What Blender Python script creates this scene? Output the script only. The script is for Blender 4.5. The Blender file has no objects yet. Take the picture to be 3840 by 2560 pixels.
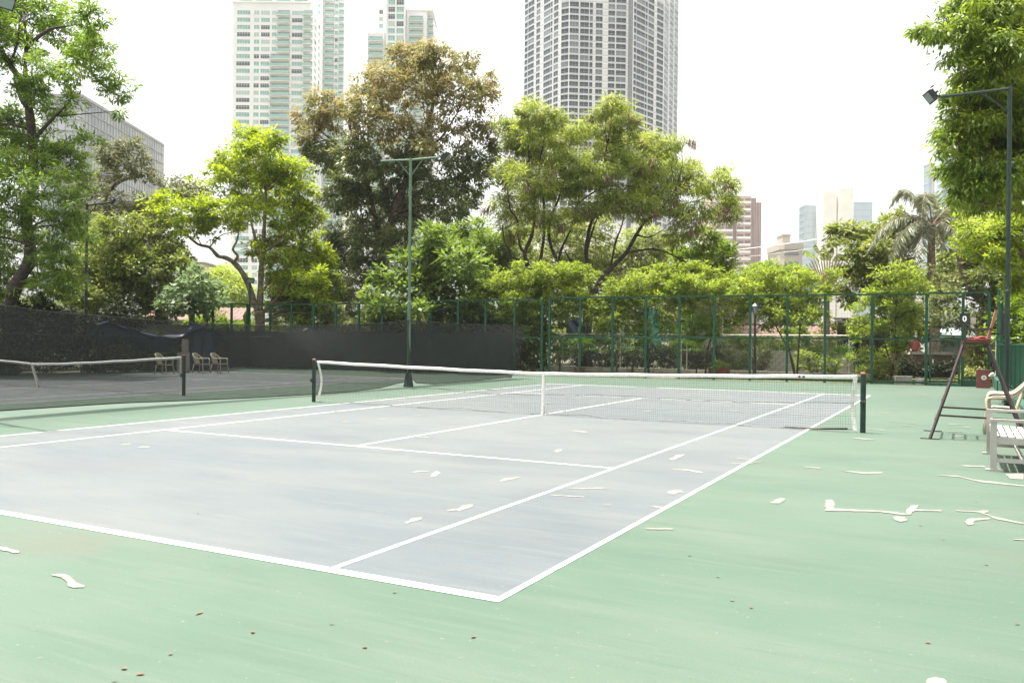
import bpy, bmesh, math, random
import numpy as np
from mathutils import Vector, Matrix

random.seed(7)
C = bpy.context.scene.collection
scene = bpy.context.scene
PI = math.pi

# ------------------------------------------------------------------ camera
YAW, PITCH, ROLL = -0.48959, -0.00162, 0.01002
CAM = Vector((7.968, -16.405, 1.601))
f = Vector((math.sin(YAW) * math.cos(PITCH), math.cos(YAW) * math.cos(PITCH), math.sin(PITCH)))
r = Vector((math.cos(YAW), -math.sin(YAW), 0.0))
u = r.cross(f)
rr = r * math.cos(ROLL) + u * math.sin(ROLL)
uu = -r * math.sin(ROLL) + u * math.cos(ROLL)
cam_data = bpy.data.cameras.new('camera')
cam_data.sensor_width = 36.0
cam_data.lens = 29.718
cam_data.clip_start = 0.1
cam_data.clip_end = 4000.0
cam = bpy.data.objects.new('camera', cam_data)
C.objects.link(cam)
cam.matrix_world = Matrix(((rr.x, uu.x, -f.x, CAM.x), (rr.y, uu.y, -f.y, CAM.y), (rr.z, uu.z, -f.z, CAM.z), (0, 0, 0, 1)))
scene.camera = cam

# ------------------------------------------------------------------ light
SUN_DIR = Vector((-0.26, 0.05, 1.0)).normalized()      # towards the sun, nearly overhead
SUN_ELEV = math.asin(SUN_DIR.z)
SUN_AZ = math.atan2(SUN_DIR.x, SUN_DIR.y)
world = bpy.data.worlds.new('World')
scene.world = world
world.use_nodes = True
nt = world.node_tree
nt.nodes.clear()
sky = nt.nodes.new('ShaderNodeTexSky')
sky.sky_type = 'NISHITA'
sky.sun_disc = False
sky.sun_elevation = SUN_ELEV
sky.sun_rotation = SUN_AZ
sky.air_density = 1.3
sky.dust_density = 6.0
sky.ozone_density = 1.0
hsv = nt.nodes.new('ShaderNodeHueSaturation')
hsv.inputs['Saturation'].default_value = 0.15            # thin bright cloud veil
bg = nt.nodes.new('ShaderNodeBackground')
bg.inputs['Strength'].default_value = 0.15
wo = nt.nodes.new('ShaderNodeOutputWorld')
nt.links.new(sky.outputs[0], hsv.inputs['Color'])
nt.links.new(hsv.outputs[0], bg.inputs['Color'])
nt.links.new(bg.outputs[0], wo.inputs[0])
sun_data = bpy.data.lights.new('sun', 'SUN')
sun_data.energy = 4.2
sun_data.angle = math.radians(0.6)
sun_data.color = (1.0, 0.955, 0.88)
sun = bpy.data.objects.new('sun', sun_data)
C.objects.link(sun)
sun.rotation_euler = SUN_DIR.to_track_quat('Z', 'Y').to_euler()
sun.location = (0, 0, 60)
scene.view_settings.view_transform = 'Standard'
scene.view_settings.look = 'None'
scene.view_settings.exposure = 1.35
scene.view_settings.gamma = 1.0
scene.view_settings.use_curve_mapping = False
scene.render.engine = 'CYCLES'
scene.cycles.max_bounces = 9
scene.cycles.diffuse_bounces = 6
scene.cycles.transmission_bounces = 6
scene.cycles.transparent_max_bounces = 12

# ------------------------------------------------------------------ materials
def mat(name, col, rough=0.6, metal=0.0, var=0.0, vscale=3.0, col2=None, bump=0.0, bscale=40.0, stretch=(1, 1, 1), spec=None, detail=6.0):
    m = bpy.data.materials.new(name)
    m.use_nodes = True
    n, l = m.node_tree.nodes, m.node_tree.links
    b = n['Principled BSDF']
    b.inputs['Roughness'].default_value = rough
    b.inputs['Metallic'].default_value = metal
    if spec is not None:
        b.inputs['Specular IOR Level'].default_value = spec
    c = (*col, 1)
    b.inputs['Base Color'].default_value = c
    if var or col2:
        tc = n.new('ShaderNodeTexCoord')
        mp = n.new('ShaderNodeMapping')
        mp.inputs['Scale'].default_value = stretch
        nz = n.new('ShaderNodeTexNoise')
        nz.inputs['Scale'].default_value = vscale
        nz.inputs['Detail'].default_value = detail
        rp = n.new('ShaderNodeValToRGB')
        if col2 is None:
            lo = [max(0, x * (1 - var)) for x in col]
            hi = [min(1, x * (1 + var)) for x in col]
        else:
            lo, hi = col, col2
        rp.color_ramp.elements[0].position = 0.32 if name != 'line_paint' else 0.26
        rp.color_ramp.elements[1].position = 0.68 if name != 'line_paint' else 0.40
        rp.color_ramp.elements[0].color = (*lo, 1)
        rp.color_ramp.elements[1].color = (*hi, 1)
        l.new(tc.outputs['Object'], mp.inputs[0])
        l.new(mp.outputs[0], nz.inputs['Vector'])
        l.new(nz.outputs[0], rp.inputs[0])
        l.new(rp.outputs[0], b.inputs['Base Color'])
    if bump:
        tc2 = n.new('ShaderNodeTexCoord')
        nz2 = n.new('ShaderNodeTexNoise')
        nz2.inputs['Scale'].default_value = bscale
        nz2.inputs['Detail'].default_value = 5
        bp = n.new('ShaderNodeBump')
        bp.inputs['Strength'].default_value = bump
        bp.inputs['Distance'].default_value = 0.02
        l.new(tc2.outputs['Object'], nz2.inputs['Vector'])
        l.new(nz2.outputs[0], bp.inputs['Height'])
        l.new(bp.outputs[0], b.inputs['Normal'])
    return m


def leaf_mat(name, dark, light, trans=0.35, rough=0.55, tint=None):
    """leaf colour differs leaf by leaf and, gently, by age from branch to branch"""
    m = bpy.data.materials.new(name)
    m.use_nodes = True
    n, l = m.node_tree.nodes, m.node_tree.links
    b = n['Principled BSDF']
    out = n['Material Output']
    geo = n.new('ShaderNodeNewGeometry')
    tc = n.new('ShaderNodeTexCoord')
    nz = n.new('ShaderNodeTexNoise')
    nz.inputs['Scale'].default_value = 0.7
    nz.inputs['Detail'].default_value = 2
    add = n.new('ShaderNodeMath'); add.operation = 'MULTIPLY_ADD'
    add.inputs[1].default_value = 0.62
    sub = n.new('ShaderNodeMath'); sub.operation = 'MULTIPLY_ADD'
    sub.inputs[1].default_value = 0.9; sub.inputs[2].default_value = -0.28
    rp = n.new('ShaderNodeValToRGB')
    rp.color_ramp.elements[0].position = 0.1
    rp.color_ramp.elements[0].color = (*dark, 1)
    rp.color_ramp.elements[1].position = 0.85
    rp.color_ramp.elements[1].color = (*light, 1)
    if tint:
        e = rp.color_ramp.elements.new(0.55)
        e.color = (*tint, 1)
    l.new(tc.outputs['Object'], nz.inputs['Vector'])
    l.new(nz.outputs[0], sub.inputs[0])
    l.new(geo.outputs['Random Per Island'], add.inputs[0])
    l.new(sub.outputs[0], add.inputs[2])
    l.new(add.outputs[0], rp.inputs[0])
    l.new(rp.outputs[0], b.inputs['Base Color'])
    b.inputs['Roughness'].default_value = rough
    b.inputs['Specular IOR Level'].default_value = 0.28
    tr = n.new('ShaderNodeBsdfTranslucent')
    hs = n.new('ShaderNodeHueSaturation')
    hs.inputs['Hue'].default_value = 0.485
    hs.inputs['Value'].default_value = 1.35
    hs.inputs['Saturation'].default_value = 1.1
    l.new(rp.outputs[0], hs.inputs['Color'])
    l.new(hs.outputs[0], tr.inputs['Color'])
    mx = n.new('ShaderNodeMixShader')
    mx.inputs[0].default_value = trans
    l.new(b.outputs[0], mx.inputs[1])
    l.new(tr.outputs[0], mx.inputs[2])
    l.new(mx.outputs[0], out.inputs[0])
    return m


def cloth_screen(name, col, cover):
    """woven shade cloth: fine threads with open gaps between them"""
    m = bpy.data.materials.new(name)
    m.use_nodes = True
    n, l = m.node_tree.nodes, m.node_tree.links
    b = n['Principled BSDF']
    b.inputs['Base Color'].default_value = (*col, 1)
    b.inputs['Roughness'].default_value = 0.8
    b.inputs['Specular IOR Level'].default_value = 0.2
    out = n['Material Output']
    tc = n.new('ShaderNodeTexCoord')
    nz = n.new('ShaderNodeTexNoise')
    nz.inputs['Scale'].default_value = 9
    mp = n.new('ShaderNodeMapping')
    mp.inputs['Scale'].default_value = (1, 0.35, 6)
    ma = n.new('ShaderNodeMath'); ma.operation = 'MULTIPLY_ADD'
    ma.inputs[1].default_value = 0.14
    ma.inputs[2].default_value = cover - 0.07
    tr = n.new('ShaderNodeBsdfTransparent')
    mx = n.new('ShaderNodeMixShader')
    l.new(tc.outputs['Object'], mp.inputs[0])
    l.new(mp.outputs[0], nz.inputs['Vector'])
    l.new(nz.outputs[0], ma.inputs[0])
    l.new(ma.outputs[0], mx.inputs[0])
    l.new(tr.outputs[0], mx.inputs[1])
    l.new(b.outputs[0], mx.inputs[2])
    l.new(mx.outputs[0], out.inputs[0])
    return m


def court_mat(name, base, alt, streak, speck, stain):
    m = bpy.data.materials.new(name)
    m.use_nodes = True
    n, l = m.node_tree.nodes, m.node_tree.links
    b = n['Principled BSDF']
    b.inputs['Roughness'].default_value = 0.62
    b.inputs['Specular IOR Level'].default_value = 0.35
    tc = n.new('ShaderNodeTexCoord')

    def noise(scale, stretch, detail=5, rot=0.0):
        mp = n.new('ShaderNodeMapping')
        mp.inputs['Scale'].default_value = stretch
        mp.inputs['Rotation'].default_value = (0, 0, rot)
        z = n.new('ShaderNodeTexNoise')
        z.inputs['Scale'].default_value = scale
        z.inputs['Detail'].default_value = detail
        z.inputs['Roughness'].default_value = 0.62
        l.new(tc.outputs['Object'], mp.inputs[0])
        l.new(mp.outputs[0], z.inputs['Vector'])
        return z.outputs[0]

    def mix(fac_sock, lo, hi, a, bcol, amount):
        rp = n.new('ShaderNodeMapRange')
        rp.inputs['From Min'].default_value = lo
        rp.inputs['From Max'].default_value = hi
        rp.inputs['To Max'].default_value = amount
        l.new(fac_sock, rp.inputs['Value'])
        mx = n.new('ShaderNodeMix'); mx.data_type = 'RGBA'
        l.new(rp.outputs[0], mx.inputs[0])
        if isinstance(a, tuple):
            mx.inputs[6].default_value = (*a, 1)
        else:
            l.new(a, mx.inputs[6])
        mx.inputs[7].default_value = (*bcol, 1)
        return mx.outputs[2]

    dk = tuple(x * 0.80 for x in base)
    c = mix(noise(0.16, (1, 1, 1), 4), 0.40, 0.62, base, alt, 1.0)
    c = mix(noise(0.33, (1, 1.5, 1), 5, 0.5), 0.54, 0.72, c, dk, 0.7)
    c = mix(noise(0.8, (0.45, 1.5, 1), 9, 0.20), 0.48, 0.72, c, streak, 0.7)
    c = mix(noise(1.6, (0.3, 1.9, 1), 9, -0.12), 0.53, 0.70, c, dk, 0.5)
    c = mix(noise(5.0, (0.18, 2.6, 1), 9, 0.08), 0.52, 0.70, c, streak, 0.55)
    c = mix(noise(9.0, (0.12, 2.8, 1), 9, -0.06), 0.55, 0.70, c, dk, 0.45)
    c = mix(noise(0.42, (0.7, 1.3, 1), 6, 0.9), 0.58, 0.72, c, stain, 0.7)
    c = mix(noise(22, (1, 1, 1), 3), 0.67, 0.70, c, speck, 0.9)
    c = mix(noise(48, (1, 1, 1), 2), 0.66, 0.71, c, dk, 0.8)
    c = mix(noise(90, (1, 1, 1), 3), 0.45, 0.75, c, tuple(x * 0.72 for x in base), 0.5)
    c = mix(noise(240, (1, 1, 1), 2), 0.5, 0.8, c, speck, 0.5)
    l.new(c, b.inputs['Base Color'])
    bp = n.new('ShaderNodeBump')
    bp.inputs['Strength'].default_value = 0.25
    bp.inputs['Distance'].default_value = 0.004
    l.new(noise(220, (1, 1, 1), 3), bp.inputs['Height'])
    l.new(bp.outputs[0], b.inputs['Normal'])
    return m


M = {}
M['apron'] = court_mat('green_acrylic', (0.048, 0.091, 0.060), (0.067, 0.107, 0.074), (0.090, 0.116, 0.086), (0.15, 0.15, 0.12), (0.085, 0.085, 0.062))
M['court'] = court_mat('grey_blue_acrylic', (0.079, 0.095, 0.102), (0.106, 0.119, 0.114), (0.126, 0.133, 0.123), (0.14, 0.14, 0.125), (0.095, 0.092, 0.092))
M['line'] = mat('line_paint', (0.14, 0.145, 0.135), 0.6, vscale=5, col2=(0.56, 0.56, 0.53), detail=10)
M['patch'] = mat('crack_filler_and_dapple', (0.185, 0.18, 0.15), 0.8, var=0.2, vscale=6)  # cream filler; also colours the painted light dapples
M['ground'] = mat('soil', (0.075, 0.085, 0.04), 0.95, vscale=0.4, col2=(0.16, 0.14, 0.09), bump=0.5, bscale=6)
M['path'] = mat('worn_concrete', (0.33, 0.31, 0.27), 0.9, var=0.25, vscale=2.5, bump=0.3, bscale=20)
M['green'] = mat('green_enamel', (0.004, 0.062, 0.030), 0.6, var=0.25, vscale=4)
M['palegreen'] = mat('faded_green_enamel', (0.10, 0.165, 0.10), 0.5, var=0.2, vscale=3)
M['darkgreen'] = mat('dark_green_enamel', (0.005, 0.022, 0.015), 0.45, var=0.3, vscale=5)
M['greenwall'] = mat('green_wall_paint', (0.022, 0.092, 0.058), 0.7, var=0.3, vscale=2.5, bump=0.15)
M['wire'] = mat('green_wire', (0.007, 0.035, 0.02), 0.5)
M['galv'] = mat('pale_pipe', (0.50, 0.46, 0.38), 0.5, var=0.2, vscale=6)
M['chain'] = mat('chain_wire', (0.33, 0.31, 0.25), 0.5, metal=0.3)
M['black'] = mat('black_metal', (0.018, 0.019, 0.021), 0.45)
M['lens'] = mat('lamp_glass', (0.26, 0.32, 0.30), 0.12)
M['screen'] = cloth_screen('black_shade_cloth', (0.030, 0.031, 0.028), 0.71)
M['hem'] = mat('black_hem', (0.012, 0.014, 0.012), 0.8)
M['cord'] = mat('black_cord', (0.02, 0.022, 0.022), 0.8)
M['band'] = mat('white_webbing', (0.78, 0.76, 0.70), 0.75, var=0.1, vscale=14)
M['netpost'] = mat('net_post_green', (0.012, 0.034, 0.023), 0.4, var=0.4, vscale=9)
M['rust'] = mat('rust_cap', (0.16, 0.06, 0.035), 0.7, var=0.3, vscale=30)
M['chairmetal'] = mat('brown_tube', (0.045, 0.030, 0.027), 0.42, var=0.3, vscale=8)
M['wood'] = mat('red_brown_wood', (0.22, 0.10, 0.075), 0.55, var=0.25, vscale=12, stretch=(1, 6, 6))
M['red'] = mat('red_cloth', (0.22, 0.030, 0.032), 0.85, var=0.2, vscale=20)
M['white'] = mat('white_print', (0.82, 0.82, 0.80), 0.6)
M['grey'] = mat('grey_print', (0.45, 0.43, 0.40), 0.6)
M['cream'] = mat('cream_plastic', (0.42, 0.37, 0.27), 0.42, var=0.08, vscale=4)
M['bench'] = mat('grey_white_paint', (0.40, 0.38, 0.345), 0.5, var=0.08, vscale=6)
M['maroon'] = mat('maroon_board', (0.20, 0.062, 0.052), 0.55, var=0.15, vscale=5)
M['gold'] = mat('yellow_green_print', (0.42, 0.42, 0.10), 0.6)
M['bark'] = mat('brown_bark', (0.045, 0.032, 0.022), 0.9, vscale=7, col2=(0.14, 0.105, 0.075), bump=0.8, bscale=18)
M['barklight'] = mat('tan_bark', (0.12, 0.085, 0.055), 0.9, vscale=6, col2=(0.30, 0.235, 0.17), bump=0.6, bscale=15)
M['barkdark'] = mat('black_bark', (0.022, 0.017, 0.013), 0.9, vscale=7, col2=(0.07, 0.052, 0.038), bump=0.8, bscale=18)
M['grass'] = leaf_mat('grass_blades', (0.09, 0.14, 0.025), (0.24, 0.30, 0.06), 0.3)
M['dry'] = mat('dry_leaf', (0.13, 0.085, 0.045), 0.8, var=0.4, vscale=30)
M['tarp'] = mat('blue_tarp', (0.014, 0.027, 0.085), 0.4, var=0.4, vscale=3, bump=0.6, bscale=4)
M['turq'] = mat('turquoise_net', (0.09, 0.42, 0.33), 0.7, var=0.3, vscale=3)
M['block'] = mat('hollow_block', (0.30, 0.285, 0.24), 0.95, var=0.3, vscale=3, bump=0.4, bscale=14)
M['mortar'] = mat('mortar', (0.20, 0.19, 0.165), 0.95)
M['rooftile'] = mat('terracotta_sheet', (0.17, 0.095, 0.075), 0.75, var=0.25, vscale=2)
M['plaster'] = mat('stained_plaster', (0.34, 0.30, 0.25), 0.9, var=0.2, vscale=1.5)
M['tin'] = mat('tin_sheet', (0.20, 0.19, 0.18), 0.6, var=0.35, vscale=2)
M['timber'] = mat('weathered_timber', (0.15, 0.10, 0.07), 0.85, var=0.35, vscale=4)
M['pot'] = mat('terracotta_pot', (0.24, 0.105, 0.06), 0.85, var=0.2, vscale=6)
M['twhite'] = mat('tower_white', (0.84, 0.84, 0.83), 0.8, var=0.05, vscale=0.12)
M['tframe'] = mat('tower_trim', (0.86, 0.85, 0.83), 0.7)
M['tglass'] = mat('green_window_glass', (0.20, 0.40, 0.35), 0.08, spec=0.8, var=0.45, vscale=0.22)
M['trail'] = mat('green_glass_rail', (0.26, 0.48, 0.41), 0.12, spec=0.8)
M['tgrey'] = mat('balcony_recess', (0.36, 0.34, 0.32), 0.8)
M['cpanel'] = mat('grey_white_panel', (0.85, 0.83, 0.81), 0.7, var=0.04, vscale=0.2)
M['cband'] = mat('blue_grey_band', (0.50, 0.55, 0.58), 0.55)
M['cglass'] = mat('smoked_glass', (0.022, 0.026, 0.033), 0.2, spec=0.15, var=0.6, vscale=0.16)
M['cdark'] = mat('dark_mullion', (0.17, 0.18, 0.19), 0.5)
M['dglass'] = mat('grey_curtain_glass', (0.30, 0.33, 0.37), 0.08, spec=0.8, vscale=0.06, col2=(0.60, 0.62, 0.65))
M['dframe'] = mat('grey_curtain_frame', (0.36, 0.36, 0.37), 0.5)
M['bluglass'] = mat('blue_curtain_glass', (0.60, 0.69, 0.73), 0.08, spec=0.8, var=0.15, vscale=0.08)
M['bluframe'] = mat('pale_frame', (0.44, 0.51, 0.55), 0.5)
M['brown'] = mat('brown_facade', (0.56, 0.43, 0.39), 0.7, var=0.12, vscale=0.2)
M['browndark'] = mat('brown_dark_glass', (0.22, 0.17, 0.165), 0.3)
M['tan'] = mat('tan_concrete', (0.40, 0.355, 0.31), 0.85)
M['creamwall'] = mat('cream_wall', (0.88, 0.85, 0.77), 0.8, var=0.04, vscale=0.2)
M['crane'] = mat('crane_paint', (0.80, 0.62, 0.60), 0.6)
M['skin'] = mat('skin', (0.36, 0.20, 0.13), 0.6)
M['shirt'] = mat('white_pink_shirt', (0.72, 0.52, 0.54), 0.8, var=0.3, vscale=9)
M['shirt2'] = mat('red_shirt', (0.45, 0.12, 0.09), 0.8)
M['trouser'] = mat('dark_trousers', (0.05, 0.05, 0.08), 0.8)
L = {}
L['feather'] = leaf_mat('feather_leaf', (0.064, 0.130, 0.021), (0.229, 0.335, 0.054), 0.45)
L['greyleaf'] = leaf_mat('grey_green_leaf', (0.105, 0.127, 0.056), (0.238, 0.245, 0.120), 0.3)
L['glossy'] = leaf_mat('glossy_leaf', (0.084, 0.133, 0.025), (0.294, 0.330, 0.084), 0.38, 0.40)
L['round'] = leaf_mat('round_leaf', (0.085, 0.140, 0.049), (0.232, 0.317, 0.146), 0.35, 0.40)
L['pale'] = leaf_mat('pale_leaf', (0.244, 0.305, 0.061), (0.329, 0.415, 0.098), 0.5)
L['lime'] = leaf_mat('lime_leaf', (0.122, 0.186, 0.016), (0.384, 0.474, 0.064), 0.5)
L['copper'] = leaf_mat('copper_leaf', (0.129, 0.151, 0.047), (0.370, 0.274, 0.118), 0.45, 0.45, tint=(0.224, 0.213, 0.078))
L['darkleaf'] = leaf_mat('dark_leaf', (0.081, 0.119, 0.035), (0.263, 0.269, 0.112), 0.42, 0.38, tint=(0.131, 0.163, 0.053))
L['mid'] = leaf_mat('mid_leaf', (0.079, 0.146, 0.017), (0.232, 0.329, 0.043), 0.45)
L['bigleaf'] = leaf_mat('broad_leaf', (0.068, 0.122, 0.022), (0.215, 0.295, 0.065), 0.42, 0.45)
L['pod'] = leaf_mat('acacia_leaf', (0.12, 0.17, 0.030), (0.34, 0.40, 0.09), 0.52)
L['poddry'] = leaf_mat('dry_pod', (0.122, 0.073, 0.049), (0.305, 0.207, 0.140), 0.2, 0.7)
L['silver'] = leaf_mat('silver_leaf', (0.122, 0.177, 0.037), (0.342, 0.378, 0.134), 0.4)
L['fresh'] = leaf_mat('fresh_leaf', (0.105, 0.165, 0.022), (0.36, 0.42, 0.085), 0.5, tint=(0.22, 0.30, 0.045))
L['over'] = leaf_mat('mango_leaf', (0.062, 0.122, 0.014), (0.26, 0.345, 0.060), 0.5, 0.38)
L['palm'] = leaf_mat('palm_leaflet', (0.10, 0.125, 0.06), (0.27, 0.28, 0.17), 0.35, 0.4)
L['fan'] = leaf_mat('fan_leaf', (0.037, 0.104, 0.015), (0.122, 0.220, 0.043), 0.35, 0.42)
L['hedge'] = leaf_mat('hedge_leaf', (0.047, 0.069, 0.019), (0.134, 0.167, 0.047), 0.3)
L['varieg'] = leaf_mat('yellowish_leaf', (0.183, 0.207, 0.061), (0.390, 0.403, 0.146), 0.4)
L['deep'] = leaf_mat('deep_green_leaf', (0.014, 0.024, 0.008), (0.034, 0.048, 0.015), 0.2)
L['rib'] = mat('palm_rib', (0.36, 0.34, 0.15), 0.6, vscale=0.8, col2=(0.45, 0.30, 0.17))

# ------------------------------------------------------------------ mesh helpers
class MB:
    def __init__(self):
        self.v, self.f, self.mi, self.cur = [], [], [], 0

    def box(self, c, s, rz=0.0, R=None):
        o = len(self.v)
        if R is None:
            R = Matrix.Rotation(rz, 3, 'Z')
        c = Vector(c)
        for z in (-.5, .5):
            for (x, y) in ((-.5, -.5), (.5, -.5), (.5, .5), (-.5, .5)):
                self.v.append(tuple(c + R @ Vector((x * s[0], y * s[1], z * s[2]))))
        for q in ((0, 3, 2, 1), (4, 5, 6, 7), (0, 1, 5, 4), (1, 2, 6, 5), (2, 3, 7, 6), (3, 0, 4, 7)):
            self.f.append([o + i for i in q]); self.mi.append(self.cur)
        return self

    def span(self, a, b):
        return self.box([(a[i] + b[i]) / 2 for i in range(3)], [abs(b[i] - a[i]) for i in range(3)])

    def bar(self, a, b, w, h, up=(0, 0, 1)):
        """square bar from a to b"""
        a, b = Vector(a), Vector(b)
        d = (b - a)
        z = d.normalized()
        x = Vector(up).cross(z)
        if x.length < 1e-4:
            x = Vector((1, 0, 0)).cross(z)
        x.normalize()
        y = z.cross(x)
        R = Matrix((x, y, z)).transposed()
        return self.box((a + b) / 2, (w, h, d.length), R=R)

    def tube(self, pts, rad, n=8, cap=True):
        pts = [Vector(p) for p in pts]
        if not hasattr(rad, '__len__'):
            rad = [rad] * len(pts)
        o = len(self.v)
        prev = None
        for i, p in enumerate(pts):
            if i == 0: t = pts[1] - pts[0]
            elif i == len(pts) - 1: t = pts[-1] - pts[-2]
            else: t = pts[i + 1] - pts[i - 1]
            t.normalize()
            if prev is None:
                a = Vector((1, 0, 0)) if abs(t.x) < .8 else Vector((0, 1, 0))
                x = (a - t * a.dot(t)).normalized()
            else:
                x = (prev - t * prev.dot(t)).normalized()
            prev = x
            y = t.cross(x)
            for k in range(n):
                an = 2 * PI * k / n
                self.v.append(tuple(p + (x * math.cos(an) + y * math.sin(an)) * rad[i]))
        for i in range(len(pts) - 1):
            for k in range(n):
                a, b = o + i * n + k, o + i * n + (k + 1) % n
                self.f.append([a, b, b + n, a + n]); self.mi.append(self.cur)
        if cap:
            self.f.append([o + k for k in range(n)][::-1]); self.mi.append(self.cur)
            e = o + (len(pts) - 1) * n
            self.f.append([e + k for k in range(n)]); self.mi.append(self.cur)
        return self

    def poly(self, pts):
        o = len(self.v)
        self.v += [tuple(p) for p in pts]
        self.f.append(list(range(o, o + len(pts)))); self.mi.append(self.cur)
        return self

    def prism(self, pts, z0, z1):
        """upright prism over a counter-clockwise outline"""
        o, n = len(self.v), len(pts)
        self.v += [(x, y, z0) for x, y in pts] + [(x, y, z1) for x, y in pts]
        for i in range(n):
            j = (i + 1) % n
            self.f.append([o + i, o + j, o + n + j, o + n + i]); self.mi.append(self.cur)
        self.f.append([o + n + i for i in range(n)]); self.mi.append(self.cur)
        self.f.append([o + i for i in range(n)][::-1]); self.mi.append(self.cur)
        return self

    def lathe(self, prof, c=(0, 0, 0), n=12):
        o = len(self.v)
        for rr_, z in prof:
            for k in range(n):
                a = 2 * PI * k / n
                self.v.append((c[0] + rr_ * math.cos(a), c[1] + rr_ * math.sin(a), c[2] + z))
        for i in range(len(prof) - 1):
            for k in range(n):
                a, b = o + i * n + k, o + i * n + (k + 1) % n
                self.f.append([a, b, b + n, a + n]); self.mi.append(self.cur)
        self.f.append([o + k for k in range(n)][::-1]); self.mi.append(self.cur)
        e = o + (len(prof) - 1) * n
        self.f.append([e + k for k in range(n)]); self.mi.append(self.cur)
        return self

    def grid(self, fn, nu, nv):
        o = len(self.v)
        for i in range(nu + 1):
            for j in range(nv + 1):
                self.v.append(tuple(fn(i / nu, j / nv)))
        for i in range(nu):
            for j in range(nv):
                a = o + i * (nv + 1) + j
                self.f.append([a, a + nv + 1, a + nv + 2, a + 1]); self.mi.append(self.cur)
        return self

    def mesh(self, name, mats, smooth=False):
        me = bpy.data.meshes.new(name)
        me.from_pydata(self.v, [], self.f)
        if not isinstance(mats, (list, tuple)):
            mats = [mats]
        for m in mats:
            me.materials.append(m)
        if len(mats) > 1:
            me.polygons.foreach_set('material_index', self.mi)
        if smooth:
            me.polygons.foreach_set('use_smooth', [True] * len(self.f))
        me.update()
        return me

    def build(self, name, mats, parent=None, smooth=False, loc=None, kind=None, label=None):
        return put(name, self.mesh(name, mats, smooth), parent, loc, kind, label)


def put(name, me, parent=None, loc=None, kind=None, label=None, rz=None, scale=None):
    o = bpy.data.objects.new(name, me)
    C.objects.link(o)
    if parent is not None:
        o.parent = parent
    if loc is not None:
        o.location = loc
    if rz is not None:
        o.rotation_euler = (0, 0, rz)
    if scale is not None:
        o.scale = scale
    if kind:
        o['kind'] = kind
    if label:
        o['label'] = label
    return o


def thing(name, label, cat, loc=(0, 0, 0), rz=0.0, group=None):
    o = bpy.data.objects.new(name, None)
    C.objects.link(o)
    o.empty_display_size = 0.3
    o.location = loc
    o.rotation_euler = (0, 0, rz)
    tag(o, label, cat, group)
    return o


def tag(o, label, cat, group=None):
    o['label'] = label
    o['category'] = cat
    if group:
        o['group'] = group
    return o


def children(o):
    return [c for c in o.children]


def copy_tree(o, parent=None):
    kids = [c for c in C.objects if c.parent == o]
    c = o.copy()
    C.objects.link(c)
    if parent is not None:
        c.parent = parent
    for k in kids:
        copy_tree(k, c)
    return c


def smooth_path(pts, sub=3):
    P = [Vector(p) for p in pts]
    if len(P) < 3:
        return P
    out = []
    for i in range(len(P) - 1):
        p0, p1, p2, p3 = P[max(i - 1, 0)], P[i], P[i + 1], P[min(i + 2, len(P) - 1)]
        for k in range(sub):
            t = k / sub
            out.append(0.5 * ((2 * p1) + (p2 - p0) * t + (2 * p0 - 5 * p1 + 4 * p2 - p3) * t * t + (3 * p1 - p0 - 3 * p2 + p3) * t ** 3))
    out.append(P[-1])
    return out


LEAF_COUNT = 0
DENSE = 2.6
def leaf_mesh(name, P, D, N, Ls, Ws, material):
    """one diamond leaf at every point P along D with face normal about N"""
    global LEAF_COUNT
    n = len(P)
    LEAF_COUNT += n
    S = np.cross(D, N)
    S /= np.linalg.norm(S, axis=1, keepdims=True) + 1e-9
    Ls, Ws = Ls[:, None], Ws[:, None]
    v = np.empty((n, 4, 3), np.float32)
    v[:, 0] = P
    v[:, 1] = P + D * Ls * .45 + S * Ws * .5
    v[:, 2] = P + D * Ls
    v[:, 3] = P + D * Ls * .45 - S * Ws * .5
    me = bpy.data.meshes.new(name)
    me.vertices.add(4 * n)
    me.vertices.foreach_set('co', v.ravel())
    me.loops.add(4 * n)
    me.loops.foreach_set('vertex_index', np.arange(4 * n, dtype=np.int32))
    me.polygons.add(n)
    me.polygons.foreach_set('loop_start', np.arange(0, 4 * n, 4, dtype=np.int32))
    me.polygons.foreach_set('loop_total', np.full(n, 4, np.int32))
    me.materials.append(material)
    me.update(calc_edges=True)
    return me


def unit(a):
    return a / (np.linalg.norm(a, axis=1, keepdims=True) + 1e-9)


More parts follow.
